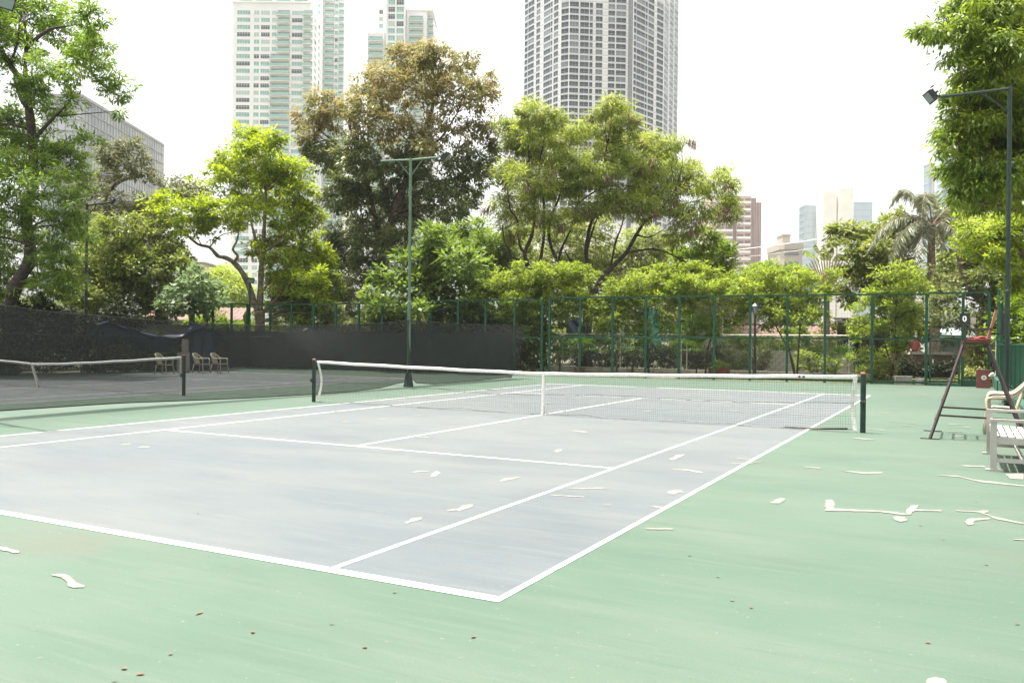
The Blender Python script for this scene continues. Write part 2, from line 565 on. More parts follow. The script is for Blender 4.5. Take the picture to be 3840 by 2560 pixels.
def foliage(name, lobes, material, parent, seed, leaf=(.2, .09), clump=(40, .34), lai=3.0, droop=.2, flat=.45, origin=(0, 0, 0), shell=.5, stray=.08, kind=None):
    """leaf sprays spread through uneven lobes; every spray is a small dome of leaves"""
    rg = np.random.default_rng(seed)
    PP_, DD_, NN_ = [], [], []
    m = clump[0]
    for (cx, cy, cz, a, b) in lobes:
        area = .5 * leaf[0] * leaf[1]
        n = max(m, int(lai * DENSE * PI * a * b / area))
        k = max(2, n // m)
        d = unit(rg.normal(size=(k, 3)))
        flip = (d[:, 2] < 0) & (rg.random(k) < .25)
        d[flip, 2] *= -1
        rad = shell + (1 - shell) * rg.random(k) ** .6
        far = rg.random(k) < stray
        rad[far] *= 1.0 + .45 * rg.random(far.sum())
        ph = rg.random(6) * 6.28
        wob = 1 + .20 * np.sin(3 * d[:, 0] + ph[0]) * np.sin(4 * d[:, 2] + ph[1]) + .18 * np.sin(5 * d[:, 1] + 4 * d[:, 0] + ph[2])
        cc = np.array([cx, cy, cz]) + d * np.array([a, a, b]) * (rad * wob)[:, None]
        off = unit(rg.normal(size=(k * m, 3))) * (rg.random((k * m, 1)) ** .45)
        off = off.reshape(k, m, 3)
        size = clump[1] * (.55 + .9 * rg.random((k, 1, 1)))
        tilt = rg.normal(size=(k, 1, 2)) * .35
        pos = off * np.array([1, 1, flat])
        pos[:, :, 2:] += (pos[:, :, :2] * tilt).sum(-1, keepdims=True)
        pos = cc[:, None, :] + pos * size
        out = off * np.array([1, 1, .4]) + .35 * d[:, None, :]
        out[:, :, 2] -= droop
        out += rg.normal(size=(k, m, 3)) * .32
        nn = off * .55 + .25 * d[:, None, :] + rg.normal(size=(k, m, 3)) * .38
        nn[:, :, 2] += 1.0
        PP_.append(pos.reshape(-1, 3)); DD_.append(out.reshape(-1, 3)); NN_.append(nn.reshape(-1, 3))
    P = np.concatenate(PP_) - np.array(origin)
    D = unit(np.concatenate(DD_))
    N = np.concatenate(NN_)
    keep = P[:, 2] > .05 - origin[2]
    P, D, N = P[keep], D[keep], N[keep]
    Ls = leaf[0] * (.65 + .7 * rg.random(len(P)))
    Ws = leaf[1] * (.65 + .7 * rg.random(len(P)))
    return put(name, leaf_mesh(name, P, D, N, Ls, Ws, material), parent, kind=kind)


def tree(key, name, label, crowns, bark, seed, twigs=5, group=None, cat='tree'):
    """crowns: list of (material, options) matching the lobe lists of TREES[key]"""
    trunks, lobe_lists = TREES[key]
    base = Vector(trunks[0][2][0])
    t = thing(name, label, cat, base, group=group)
    rnd = random.Random(seed)
    mb = MB()
    nodes = []
    for r0, r1, pts in trunks:
        sp = smooth_path([Vector(p) - base for p in pts])
        n = len(sp)
        rad = [r0 + (r1 - r0) * (i / (n - 1)) for i in range(n)]
        rad = [q * (1 + .10 * math.sin(i * 1.7 + r0 * 40)) for i, q in enumerate(rad)]
        if r0 == trunks[0][0]:
            rad[0] *= 1.35
        mb.tube(sp, rad, 8)
        nodes += [(p, q) for p, q in zip(sp, rad)]
    for lobes in lobe_lists:
        for (cx, cy, cz, a, b) in lobes:
            c = Vector((cx, cy, cz)) - base
            best = min(nodes, key=lambda q: (q[0] - c).length + max(0, (q[0].z - c.z)) * 1.5)
            p = best[0]
            dist = (c - p).length
            if dist > .25:
                mid = p.lerp(c, .5) + Vector((rnd.uniform(-.12, .12), rnd.uniform(-.12, .12), rnd.uniform(-.02, .16))) * dist
                r0 = min(best[1] * .6, .012 + .018 * dist)
                mb.tube(smooth_path([p, mid, c], 4), [r0 * (1 - .7 * i / 8) for i in range(9)], 5, cap=False)
            for k in range(twigs):
                d = Vector((rnd.gauss(0, 1), rnd.gauss(0, 1), rnd.gauss(.2, .8))).normalized()
                e = c + Vector((d.x * a, d.y * a, d.z * b)) * rnd.uniform(.7, 1.0)
                m2 = c.lerp(e, .5) + Vector((rnd.uniform(-.1, .1), rnd.uniform(-.1, .1), rnd.uniform(-.1, .1))) * a
                mb.tube([c, m2, e], [.014, .010, .004], 4, cap=False)
    mb.build('trunk', bark, t, smooth=True)
    for i, (lobes, (material, opt)) in enumerate(zip(lobe_lists, crowns)):
        foliage('crown', lobes, material, t, seed * 10 + i, origin=base, **opt)
    return t

TREES = {
 'feather': ([[0.3,0.1,[[-26.89,4.68,-0.05],[-26.83,4.73,2.85],[-26.54,4.91,3.94],[-26.17,5.13,4.85],[-26.36,5.05,6.47],[-26.15,5.18,7.92],[-26.18,5.18,9.55],[-26.37,5.1,11.18],[-26.63,4.98,12.09],[-27.14,4.73,12.9],[-27.48,4.57,13.54]]],[0.13,0.05,[[-26.14,5.1,10.07],[-26.32,5.09,11.53],[-26.54,5.07,12.46],[-26.6,5.13,13.75],[-26.77,5.13,14.87]]],[0.12,0.04,[[-26.26,5.03,10.97],[-26.77,4.98,11.56],[-27.18,4.99,12.34]]],[0.1,0.03,[[-26.19,5.07,11.87],[-25.54,5.59,12.65],[-24.56,6.28,12.89],[-24.04,6.71,12.21],[-23.52,7.16,11.71]]],[0.1,0.03,[[-26.36,4.98,13.49],[-25.72,5.5,14.28],[-25.08,6.03,14.53]]],[0.09,0.03,[[-26.15,5.09,7.91],[-25.95,5.51,8.6],[-25.57,6.03,9.48]]],[0.1,0.03,[[-26.1,5.11,9.62],[-25.24,5.22,10.27],[-24.17,5.44,11.09]]],[0.07,0.02,[[-26.96,4.66,12.76],[-26.66,4.8,13.66],[-26.57,4.82,14.73]]]],
   [[[-27.62,6.53,15.68,1.33,0.86],[-27.33,5.21,13.71,1.1,0.92],[-26.59,6.86,14.49,1.04,0.66],[-22.58,5.07,14.14,0.65,0.65],[-23.77,6.21,13.47,0.72,0.54],[-24.34,4.8,12.25,1.13,0.61],[-23.53,6.71,12.32,0.62,0.51],[-23.13,7.07,11.73,0.47,0.44],[-22.31,4.71,12.28,0.76,0.42],[-21.86,5.96,10.57,0.24,0.17],[-25.39,4.4,11.59,0.88,0.7],[-28.63,5.85,10.88,0.95,0.95],[-26.5,6.23,11.29,0.84,0.47],[-23.35,4.89,10.9,0.45,0.26],[-27.44,5.88,9.82,1.31,0.84],[-25.06,3.87,7.96,1.2,1.03],[-25.69,5.92,8.92,1.01,1.01],[-22.67,5.08,9.26,0.48,0.34],[-23.26,4.14,7.01,1.1,0.93],[-25.91,7.06,8.6,0.49,0.68],[-25.5,3.98,6.28,1.04,1.04],[-23.69,4.98,6.13,0.78,0.73],[-26.2,7.46,6.02,0.42,0.69],[-27.88,6.01,5.18,1.51,1.13],[-24.13,5.1,4.59,0.88,0.97],[-28.93,5.9,3.68,0.95,0.95],[-25.64,5.55,3.6,1.09,0.82],[-29.05,4.43,10.23,1.29,2.21],[-26.78,3.29,13.55,1.22,1.91],[-30.2,5.12,5.76,1.33,2.28],[-24.67,6.84,14.54,0.41,0.3],[-25.42,7.81,13.65,0.46,0.27],[-28.58,5.77,15.78,0.95,0.76]]]),
 'greyleaf': ([[0.2,0.06,[[-37.14,16.22,-0.05],[-36.99,16.24,8.58],[-36.41,16.48,10.3],[-35.68,16.8,10.84],[-34.77,17.22,11.01]]],[0.09,0.04,[[-36.4,16.62,10.45],[-36.16,16.66,11.67],[-35.98,16.66,12.43]]],[0.09,0.04,[[-34.84,17.45,8.1],[-34.34,17.49,9.36],[-32.93,18.02,10.11]]]],
   [[[-35.16,15.68,11.9,1.05,0.75],[-34.0,15.93,12.09,0.99,0.6],[-34.23,16.88,11.42,0.86,0.61],[-37.1,16.72,11.25,0.57,0.62],[-34.04,15.63,11.1,0.94,0.49],[-38.35,16.39,10.25,1.18,0.94],[-35.82,16.2,9.65,0.61,0.46],[-35.09,16.46,8.75,1.27,0.76],[-38.22,17.1,8.77,0.95,0.74],[-34.78,17.4,9.38,0.87,0.51],[-33.0,17.6,10.45,0.76,0.41],[-32.48,18.63,10.48,0.77,0.57],[-33.9,18.89,11.05,0.42,0.31],[-30.92,17.53,9.64,0.99,0.5],[-39.54,17.1,8.85,0.8,0.8]]]),
 'glossymass': ([[0.14,0.07,[[-29.56,14.59,-0.05],[-29.64,14.39,2.89],[-29.93,14.07,4.03],[-29.9,13.93,4.64],[-29.64,13.9,5.55]]],[0.06,0.03,[[-30.18,14.26,4.02],[-31.0,13.99,4.37],[-31.82,13.73,4.68]]],[0.2,0.08,[[-32.14,13.21,1.87],[-32.24,13.4,3.73],[-32.34,13.58,5.62]]]],
   [[[-30.27,12.03,6.74,1.38,1.0],[-31.53,14.85,6.65,1.47,1.07],[-29.07,14.25,5.79,0.96,0.78],[-32.87,13.19,5.6,1.28,1.05],[-29.44,12.43,4.75,1.55,0.89],[-30.54,12.01,3.64,1.89,0.8],[-29.05,13.42,5.15,0.95,0.59],[-30.72,16.04,6.62,0.63,0.68],[-31.28,12.3,4.57,1.35,0.9],[-32.02,14.44,3.31,1.19,0.52],[-34.25,14.05,7.05,0.72,0.96],[-32.03,15.28,3.59,0.53,0.43],[-32.4,12.37,2.77,0.91,0.59],[-31.22,13.04,2.6,1.14,0.55],[-33.68,12.51,4.18,0.93,1.16],[-29.6,15.83,5.72,0.57,0.57],[-29.79,12.7,5.67,1.12,0.89],[-30.13,15.42,4.75,0.57,0.95],[-34.22,13.46,6.8,0.53,0.47],[-31.18,15.37,7.58,0.78,0.55],[-27.28,13.71,5.33,0.47,0.43],[-34.44,14.02,4.72,0.59,0.5],[-28.48,13.31,4.51,0.78,0.39],[-30.19,13.53,3.3,1.03,0.34],[-30.46,14.62,5.87,0.5,0.27],[-30.96,15.75,6.14,0.25,0.36],[-30.66,13.28,4.76,0.68,0.46],[-33.59,14.37,3.44,0.52,0.29],[-32.92,13.01,5.99,0.28,0.5],[-29.89,13.57,3.09,0.27,0.22],[-31.99,12.47,2.26,0.32,0.31],[-29.97,12.91,2.21,0.51,0.28],[-31.78,11.5,5.07,0.38,0.57],[-27.38,14.17,5.96,0.2,0.25],[-31.47,14.44,6.73,0.5,0.55],[-30.52,16.33,4.36,0.21,0.46]]]),
 'roundleaf': ([[0.09,0.05,[[-25.84,13.17,-0.05],[-25.79,13.06,2.75],[-25.56,13.05,3.61]]]],
   [[[-24.99,12.4,4.2,0.97,0.76],[-27.19,13.78,3.45,1.16,0.67],[-25.16,13.63,3.85,0.69,0.78],[-26.62,12.5,3.13,0.73,0.52],[-24.4,13.22,3.28,0.47,0.55],[-25.65,13.53,2.99,0.65,0.52]]]),
 'palegreen': ([[0.2,0.1,[[-59.86,47.17,-0.05],[-60.12,47.37,4.98],[-60.16,47.68,7.27]]]],
   [[[-59.71,46.96,7.21,2.03,1.81],[-60.53,46.29,5.39,2.03,2.03],[-56.68,45.85,5.76,1.76,1.98],[-62.01,48.85,4.13,2.33,1.4],[-55.98,46.06,4.0,1.32,1.32]]]),
 'limegreen': ([[0.32,0.24,[[-26.53,18.47,-0.05],[-26.51,18.48,2.5],[-26.56,18.45,3.08]]],[0.19,0.06,[[-26.56,18.45,3.03],[-26.89,18.35,3.63],[-27.16,18.27,4.48],[-27.53,18.13,5.21],[-28.0,17.95,5.77],[-28.45,17.77,6.04],[-28.88,17.61,6.14],[-29.34,17.43,6.63],[-29.99,17.14,6.82],[-30.76,16.8,7.55]]],[0.09,0.04,[[-27.83,17.79,5.78],[-27.53,17.79,6.1],[-27.67,17.56,6.45],[-27.37,17.56,6.92],[-27.19,17.5,7.31]]],[0.2,0.07,[[-26.52,18.48,3.13],[-26.56,18.51,3.49],[-26.56,18.57,4.8],[-26.58,18.62,5.59],[-26.55,18.69,6.68],[-26.55,18.75,7.52],[-26.55,18.81,8.3],[-26.56,18.86,9.77]]],[0.1,0.05,[[-26.48,18.5,5.84],[-26.85,18.5,6.58],[-27.09,18.56,7.43],[-27.33,18.63,7.86],[-27.66,18.65,9.08]]],[0.13,0.06,[[-26.5,18.49,2.93],[-26.36,18.62,3.03],[-26.0,18.87,3.5],[-25.71,19.07,3.92],[-25.43,19.28,4.53]]],[0.08,0.04,[[-26.47,18.51,4.1],[-26.27,18.77,4.54],[-26.15,19.01,4.92],[-25.5,19.51,5.53]]],[0.08,0.03,[[-26.42,18.53,6.32],[-25.5,18.81,6.92],[-24.9,18.9,7.57],[-24.4,18.95,7.86]]]],
   [[[-26.94,17.9,12.58,0.82,0.58],[-24.76,17.44,12.16,0.75,0.56],[-29.13,19.05,12.0,1.1,0.75],[-25.78,17.72,11.31,1.52,0.95],[-25.08,18.99,10.89,0.92,0.77],[-30.61,19.14,11.32,0.76,0.66],[-29.37,18.97,10.25,1.31,0.85],[-27.82,20.5,10.25,1.68,0.92],[-24.44,19.34,9.69,0.87,0.72],[-24.33,19.59,8.4,0.87,0.87],[-31.73,17.01,9.36,1.14,0.55],[-31.55,15.69,8.43,0.63,0.48],[-29.29,15.83,8.36,1.33,0.62],[-28.69,16.78,8.69,1.1,0.62],[-26.03,16.74,8.33,1.3,0.61],[-25.0,18.6,8.3,1.34,0.81],[-32.67,17.97,8.05,1.17,0.46],[-26.39,21.16,7.21,1.17,1.02],[-27.28,18.8,6.58,0.59,0.64],[-24.55,19.52,5.62,1.07,0.58],[-24.45,18.67,4.59,1.24,0.76],[-22.51,18.29,4.52,0.83,0.83],[-24.82,18.1,5.98,0.8,0.43],[-27.08,19.78,6.97,0.65,0.45],[-24.94,21.4,6.04,0.75,1.01],[-29.15,16.3,7.41,0.95,0.43],[-29.09,18.74,7.95,0.65,0.35],[-25.27,20.7,3.75,1.0,0.75],[-24.12,20.86,3.49,0.74,0.84],[-26.2,19.58,4.94,0.74,0.49],[-25.43,20.53,2.99,1.0,0.5],[-26.12,17.93,12.19,0.4,0.26],[-27.42,19.17,12.92,0.29,0.24],[-26.22,17.41,11.73,0.37,0.3],[-25.8,18.79,10.73,0.57,0.55],[-25.41,20.61,11.24,0.45,0.38],[-28.94,18.28,11.41,0.33,0.27],[-27.62,16.74,10.46,0.52,0.37],[-28.3,20.06,9.44,0.71,0.4],[-25.68,19.78,10.31,0.46,0.38],[-23.91,20.33,8.42,0.43,0.36],[-29.65,14.05,8.71,0.55,0.27],[-31.39,16.16,8.74,0.32,0.22],[-28.44,16.05,7.88,0.58,0.33],[-29.64,17.8,8.29,0.47,0.35],[-27.87,17.56,8.07,0.63,0.32],[-25.51,20.82,8.99,0.5,0.37],[-31.11,16.88,8.24,0.55,0.19],[-25.17,20.89,6.41,0.45,0.51],[-25.86,17.97,6.78,0.22,0.27],[-25.42,19.89,6.19,0.47,0.34],[-24.77,20.76,4.74,0.69,0.43],[-25.78,20.74,4.73,0.33,0.51],[-25.64,18.1,5.77,0.36,0.23],[-26.77,20.29,7.11,0.3,0.26],[-24.34,21.74,6.26,0.28,0.47],[-29.83,17.79,7.9,0.5,0.26],[-29.6,19.54,7.76,0.3,0.21],[-26.72,20.96,3.95,0.49,0.45],[-23.24,20.33,2.77,0.26,0.47],[-26.26,18.79,5.11,0.28,0.28],[-23.54,18.17,2.47,0.35,0.21]]]),
 'coppertop': ([[0.4,0.1,[[-23.77,25.61,-0.05],[-23.74,25.72,3.69],[-23.59,25.91,6.38],[-23.19,26.22,9.09],[-22.6,26.64,11.26],[-22.07,27.02,13.18],[-21.42,27.47,15.1],[-21.13,27.73,17.02]]],[0.15,0.05,[[-23.01,26.02,9.05],[-22.14,26.71,10.3],[-21.33,27.37,11.02],[-20.71,27.92,11.22],[-19.74,28.66,11.92]]],[0.18,0.06,[[-23.49,25.77,6.9],[-24.27,25.34,10.37],[-24.99,24.94,13.04],[-25.48,24.67,14.9]]],[0.1,0.04,[[-21.82,26.66,13.08],[-20.62,27.5,13.94],[-19.78,28.15,15.61]]],[0.1,0.04,[[-24.77,25.09,12.24],[-26.33,24.49,13.61],[-27.54,24.07,14.72]]]],
   [[[-23.27,27.47,19.21,1.21,1.1],[-19.49,25.68,18.12,1.13,1.03],[-20.27,29.41,18.79,1.0,0.94],[-24.17,25.97,17.49,1.41,1.08],[-22.55,27.41,17.12,2.02,1.47],[-19.59,27.32,16.45,1.65,1.17],[-18.61,29.22,16.68,0.76,1.03],[-28.04,25.23,16.53,0.83,0.94],[-28.19,24.2,14.88,0.92,0.82],[-26.84,25.49,15.52,1.32,1.1],[-23.01,22.82,14.83,1.16,0.91],[-22.37,24.06,14.15,1.65,1.13],[-20.57,26.93,14.21,1.86,1.01],[-18.96,29.21,14.68,1.04,1.14],[-23.98,23.61,16.56,0.31,0.36],[-28.09,24.59,13.67,0.93,0.66],[-19.21,28.96,19.13,0.43,0.43],[-19.52,24.79,18.57,0.46,0.36],[-22.14,26.31,19.5,0.59,0.37],[-17.1,27.33,17.17,0.36,0.41],[-19.99,24.62,17.66,0.48,0.56],[-20.27,25.01,17.76,0.61,0.42],[-18.44,27.23,17.15,0.36,0.46],[-22.34,24.23,15.84,0.65,0.52],[-22.32,24.32,16.92,0.99,0.78],[-17.2,25.98,16.29,0.6,0.53],[-17.53,28.72,16.66,0.32,0.46],[-27.11,23.04,15.77,0.31,0.51],[-28.6,23.82,15.42,0.34,0.48],[-27.41,24.3,15.43,0.52,0.57],[-22.86,24.33,15.46,0.5,0.38],[-24.58,27.94,14.17,0.65,0.62],[-19.66,24.42,12.72,0.92,0.42],[-17.37,28.39,14.23,0.45,0.47],[-24.3,23.84,16.34,0.12,0.16],[-27.47,23.05,13.75,0.48,0.3],[-17.84,26.18,18.4,0.17,0.24],[-22.56,28.54,20.32,0.18,0.21],[-21.67,25.9,18.96,0.21,0.15],[-16.38,26.42,17.14,0.17,0.19]],[[-26.88,24.74,12.91,1.36,1.09],[-23.24,23.15,12.0,1.38,1.12],[-23.27,26.2,12.05,1.72,1.18],[-21.15,25.93,12.55,1.16,0.89],[-19.82,28.28,12.27,1.41,1.03],[-19.48,31.03,12.32,0.73,0.96],[-20.02,29.78,10.76,1.06,0.83],[-20.46,26.83,10.28,1.38,0.8],[-23.97,27.64,10.43,1.5,1.11],[-25.04,25.91,9.97,1.47,1.2],[-25.19,23.98,10.49,1.16,1.06],[-18.63,25.92,9.03,0.82,0.51],[-22.23,27.09,9.01,1.19,0.65],[-24.01,25.92,8.02,1.46,1.08],[-27.2,26.9,8.29,1.24,1.13],[-27.47,26.82,6.31,1.07,1.24],[-24.64,25.89,5.87,1.36,1.08],[-25.48,23.69,4.15,0.63,0.95],[-26.42,26.87,4.04,1.23,1.01],[-24.27,21.95,2.98,0.35,0.45],[-21.44,24.19,7.18,1.13,0.92],[-17.88,29.21,13.21,0.49,0.7],[-27.95,24.18,13.26,0.67,0.45],[-23.74,23.2,13.09,0.68,0.66],[-22.21,27.33,11.75,0.81,0.6],[-22.46,28.98,14.02,0.52,0.51],[-18.26,27.72,12.6,0.58,0.5],[-17.44,28.53,12.24,0.25,0.54],[-18.49,26.57,9.47,0.44,0.36],[-19.71,26.37,10.87,0.62,0.43],[-23.51,28.97,9.95,0.8,0.64],[-24.58,24.37,10.71,0.56,0.53],[-28.48,26.25,10.78,0.45,0.67],[-21.73,29.52,9.42,0.49,0.25],[-22.83,26.77,9.5,0.61,0.34],[-23.94,23.89,7.32,0.5,0.51],[-28.09,26.59,7.61,0.67,0.67],[-24.82,25.03,6.38,0.56,0.51],[-22.82,25.54,5.61,0.54,0.43],[-24.96,23.75,3.53,0.29,0.42],[-27.57,26.88,4.68,0.53,0.46],[-25.9,24.42,3.16,0.15,0.28],[-23.02,24.56,7.44,0.55,0.4],[-17.64,28.74,13.76,0.25,0.31]]]),
 'layered': ([[0.12,0.06,[[-25.9,21.07,-0.05],[-25.84,20.91,3.01],[-25.58,20.86,4.51]]]],
   [[[-26.19,21.34,5.82,1.17,0.66],[-25.04,21.34,4.78,0.96,0.75],[-25.71,20.47,3.74,1.25,0.75],[-25.35,22.33,6.0,0.72,0.87],[-27.4,21.39,4.83,0.93,0.62],[-23.94,20.47,3.35,0.93,0.73],[-27.1,20.54,3.38,0.91,0.66],[-23.92,21.36,4.5,0.6,1.0],[-26.58,22.19,2.67,1.14,0.47],[-26.76,21.58,6.48,0.43,0.36],[-24.34,21.04,4.08,0.48,0.39],[-26.66,19.88,3.92,0.54,0.44],[-23.94,20.95,5.07,0.37,0.37],[-27.09,22.1,4.54,0.37,0.25],[-24.12,21.32,4.01,0.37,0.38],[-27.37,20.65,2.77,0.39,0.37],[-24.81,21.57,4.83,0.24,0.55],[-25.4,21.83,2.31,0.4,0.25]]]),
 'midgreen': ([[0.15,0.08,[[-21.58,33.57,-0.05],[-21.66,33.63,5.79],[-21.85,33.62,8.19]]]],
   [[[-22.54,34.45,9.28,1.4,0.73],[-19.85,32.34,8.08,1.33,0.87],[-23.11,34.24,8.31,1.1,0.79],[-20.86,32.83,6.89,1.47,1.17],[-23.05,32.99,8.78,0.9,0.72],[-19.65,33.68,6.92,0.88,1.18]]]),
 'bigleaf': ([[0.13,0.06,[[-15.91,18.46,-0.05],[-15.84,18.42,2.87],[-15.57,18.48,4.38],[-15.35,18.52,5.88]]],[0.06,0.03,[[-15.77,18.54,3.52],[-16.71,18.06,4.16],[-17.48,17.67,4.15]]],[0.06,0.03,[[-15.77,18.54,3.52],[-14.59,19.15,4.4],[-13.63,19.64,5.06]]]],
   [[[-15.2,18.28,6.6,0.73,0.56],[-15.48,19.7,6.0,1.15,0.75],[-16.32,18.62,5.49,0.96,0.74],[-13.16,18.04,5.33,1.08,0.71],[-16.55,17.12,4.52,0.93,0.59],[-15.84,18.32,4.16,1.34,0.73],[-15.21,20.54,4.5,1.17,0.76],[-18.5,18.67,3.79,0.63,0.49],[-17.35,17.88,2.9,0.74,0.43],[-14.93,17.01,3.03,0.75,0.41],[-13.78,20.74,5.37,0.75,0.53],[-13.28,19.57,4.4,0.64,0.43],[-18.24,17.54,3.9,0.26,0.26],[-15.59,19.49,5.1,1.19,0.75],[-14.84,19.57,3.34,1.09,0.57],[-13.22,19.82,3.55,0.95,0.56],[-15.93,20.14,7.29,0.38,0.31],[-13.93,19.06,6.17,0.6,0.37],[-15.56,18.22,4.81,0.44,0.35],[-14.96,20.41,6.3,0.49,0.31],[-16.15,17.1,3.99,0.35,0.32],[-15.94,17.62,4.75,0.6,0.33],[-15.18,20.21,5.19,0.51,0.38],[-16.53,16.37,3.23,0.32,0.22],[-18.61,18.4,2.85,0.3,0.22],[-16.97,18.69,3.03,0.34,0.24],[-13.46,19.5,4.83,0.35,0.28],[-12.67,19.32,4.06,0.33,0.18],[-18.7,18.12,3.69,0.14,0.11],[-16.15,20.02,4.45,0.52,0.45],[-13.04,18.54,3.38,0.41,0.29],[-12.84,20.02,4.02,0.43,0.26]]]),
 'podL': ([[0.18,0.12,[[-12.55,25.92,-0.05],[-12.8,25.81,3.57],[-13.2,25.62,5.02],[-13.39,25.55,5.7]]],[0.12,0.04,[[-13.32,25.52,5.58],[-13.55,25.39,6.42],[-13.24,25.56,7.35],[-13.11,25.63,8.24],[-13.12,25.63,9.43],[-13.28,25.54,10.06],[-13.37,25.5,11.0],[-13.43,25.47,12.52]]],[0.08,0.03,[[-13.56,25.39,6.42],[-13.8,25.21,6.92],[-13.87,25.13,7.76],[-13.91,25.07,8.36],[-14.24,24.85,8.88],[-14.36,24.74,10.3]]],[0.1,0.03,[[-13.36,25.49,5.7],[-13.88,25.12,6.09],[-14.12,24.9,6.18],[-14.21,24.76,6.63],[-14.39,24.57,7.0],[-14.47,24.44,7.9]]],[0.11,0.04,[[-12.86,25.76,5.03],[-12.88,25.77,5.58],[-12.74,25.86,6.43],[-12.63,25.94,7.79],[-12.65,25.94,9.03],[-12.75,25.91,9.66],[-12.94,25.83,11.12],[-12.71,25.97,12.8]]]],
   [[[-15.08,26.01,13.8,0.5,0.5],[-12.64,23.94,13.57,0.84,0.65],[-11.94,25.04,13.35,0.9,0.66],[-14.54,26.33,12.81,0.99,0.85],[-13.17,26.93,12.43,1.34,0.94],[-14.62,25.57,10.95,0.83,0.83],[-12.38,23.87,10.11,1.25,0.79],[-14.98,25.65,9.31,0.64,0.69],[-14.46,27.08,9.19,0.96,0.71],[-12.84,28.04,10.48,1.11,0.86],[-14.66,25.72,7.78,0.69,0.59],[-11.42,24.49,8.16,0.84,0.61],[-11.73,27.93,13.42,0.85,0.6],[-10.9,25.54,11.22,1.13,0.8],[-13.69,25.99,14.86,0.34,0.25],[-15.63,26.35,14.3,0.18,0.26],[-14.32,25.96,13.77,0.47,0.31],[-11.46,24.87,13.81,0.44,0.34],[-12.99,24.76,12.87,0.34,0.42],[-14.26,26.92,13.13,0.66,0.46],[-13.03,24.09,10.23,0.31,0.42],[-12.97,26.21,9.84,0.48,0.39],[-14.9,24.29,8.99,0.29,0.27],[-12.85,24.24,9.3,0.37,0.37],[-11.3,27.15,10.18,0.58,0.43],[-12.88,23.69,7.52,0.36,0.32],[-10.96,25.0,7.84,0.35,0.27],[-10.85,26.3,13.5,0.32,0.26],[-9.94,25.39,10.62,0.42,0.47],[-12.35,24.04,14.25,0.14,0.13]]]),
 'podR': ([[0.34,0.28,[[-10.91,27.92,-0.05],[-10.84,28.03,2.9],[-10.7,28.17,3.9]]],[0.13,0.04,[[-10.78,28.0,3.64],[-11.73,27.54,5.12],[-12.37,27.26,6.01],[-12.62,27.18,6.55],[-12.86,27.1,7.35],[-12.89,27.14,8.42],[-12.7,27.29,9.08],[-12.53,27.44,9.56],[-12.14,27.7,11.12]]],[0.09,0.03,[[-12.33,27.17,6.0],[-12.25,27.38,6.76],[-11.92,27.72,7.75],[-11.77,27.96,8.47],[-11.55,28.24,9.92]]],[0.09,0.04,[[-10.94,27.91,3.89],[-11.26,27.59,4.74],[-11.41,27.35,5.57],[-11.58,27.11,6.14],[-11.79,26.85,6.64]]],[0.16,0.04,[[-10.66,28.06,3.89],[-10.65,28.05,4.34],[-10.77,27.97,5.5],[-10.93,27.87,6.8],[-10.72,27.97,8.14],[-10.44,28.11,8.83],[-10.21,28.22,10.56],[-9.9,28.37,12.78]]],[0.08,0.03,[[-10.92,27.93,6.61],[-10.66,27.97,7.61],[-10.3,28.05,8.62],[-9.7,28.27,10.03]]],[0.17,0.05,[[-10.62,28.09,4.14],[-10.15,28.36,5.14],[-9.62,28.67,5.84],[-8.98,29.04,6.59],[-8.52,29.31,7.54],[-8.01,29.61,8.46],[-7.52,29.89,8.79],[-6.57,30.42,10.15]]],[0.08,0.03,[[-8.89,29.01,6.63],[-8.28,29.33,6.76],[-7.58,29.7,6.84],[-6.88,30.07,6.65],[-6.22,30.41,6.29]]],[0.07,0.03,[[-9.69,28.58,5.83],[-9.55,28.91,7.24],[-9.31,29.29,8.27],[-9.15,29.62,9.71]]],[0.06,0.03,[[-11.54,27.61,9.07],[-11.11,27.78,9.61],[-10.4,28.11,10.11],[-9.68,28.43,10.38],[-8.97,28.76,10.16]]],[0.06,0.02,[[-8.36,29.3,7.63],[-7.7,29.27,7.47],[-6.95,29.29,7.8]]],[0.05,0.02,[[-7.47,29.77,8.77],[-6.13,30.66,9.41],[-4.64,31.62,9.95]]]],
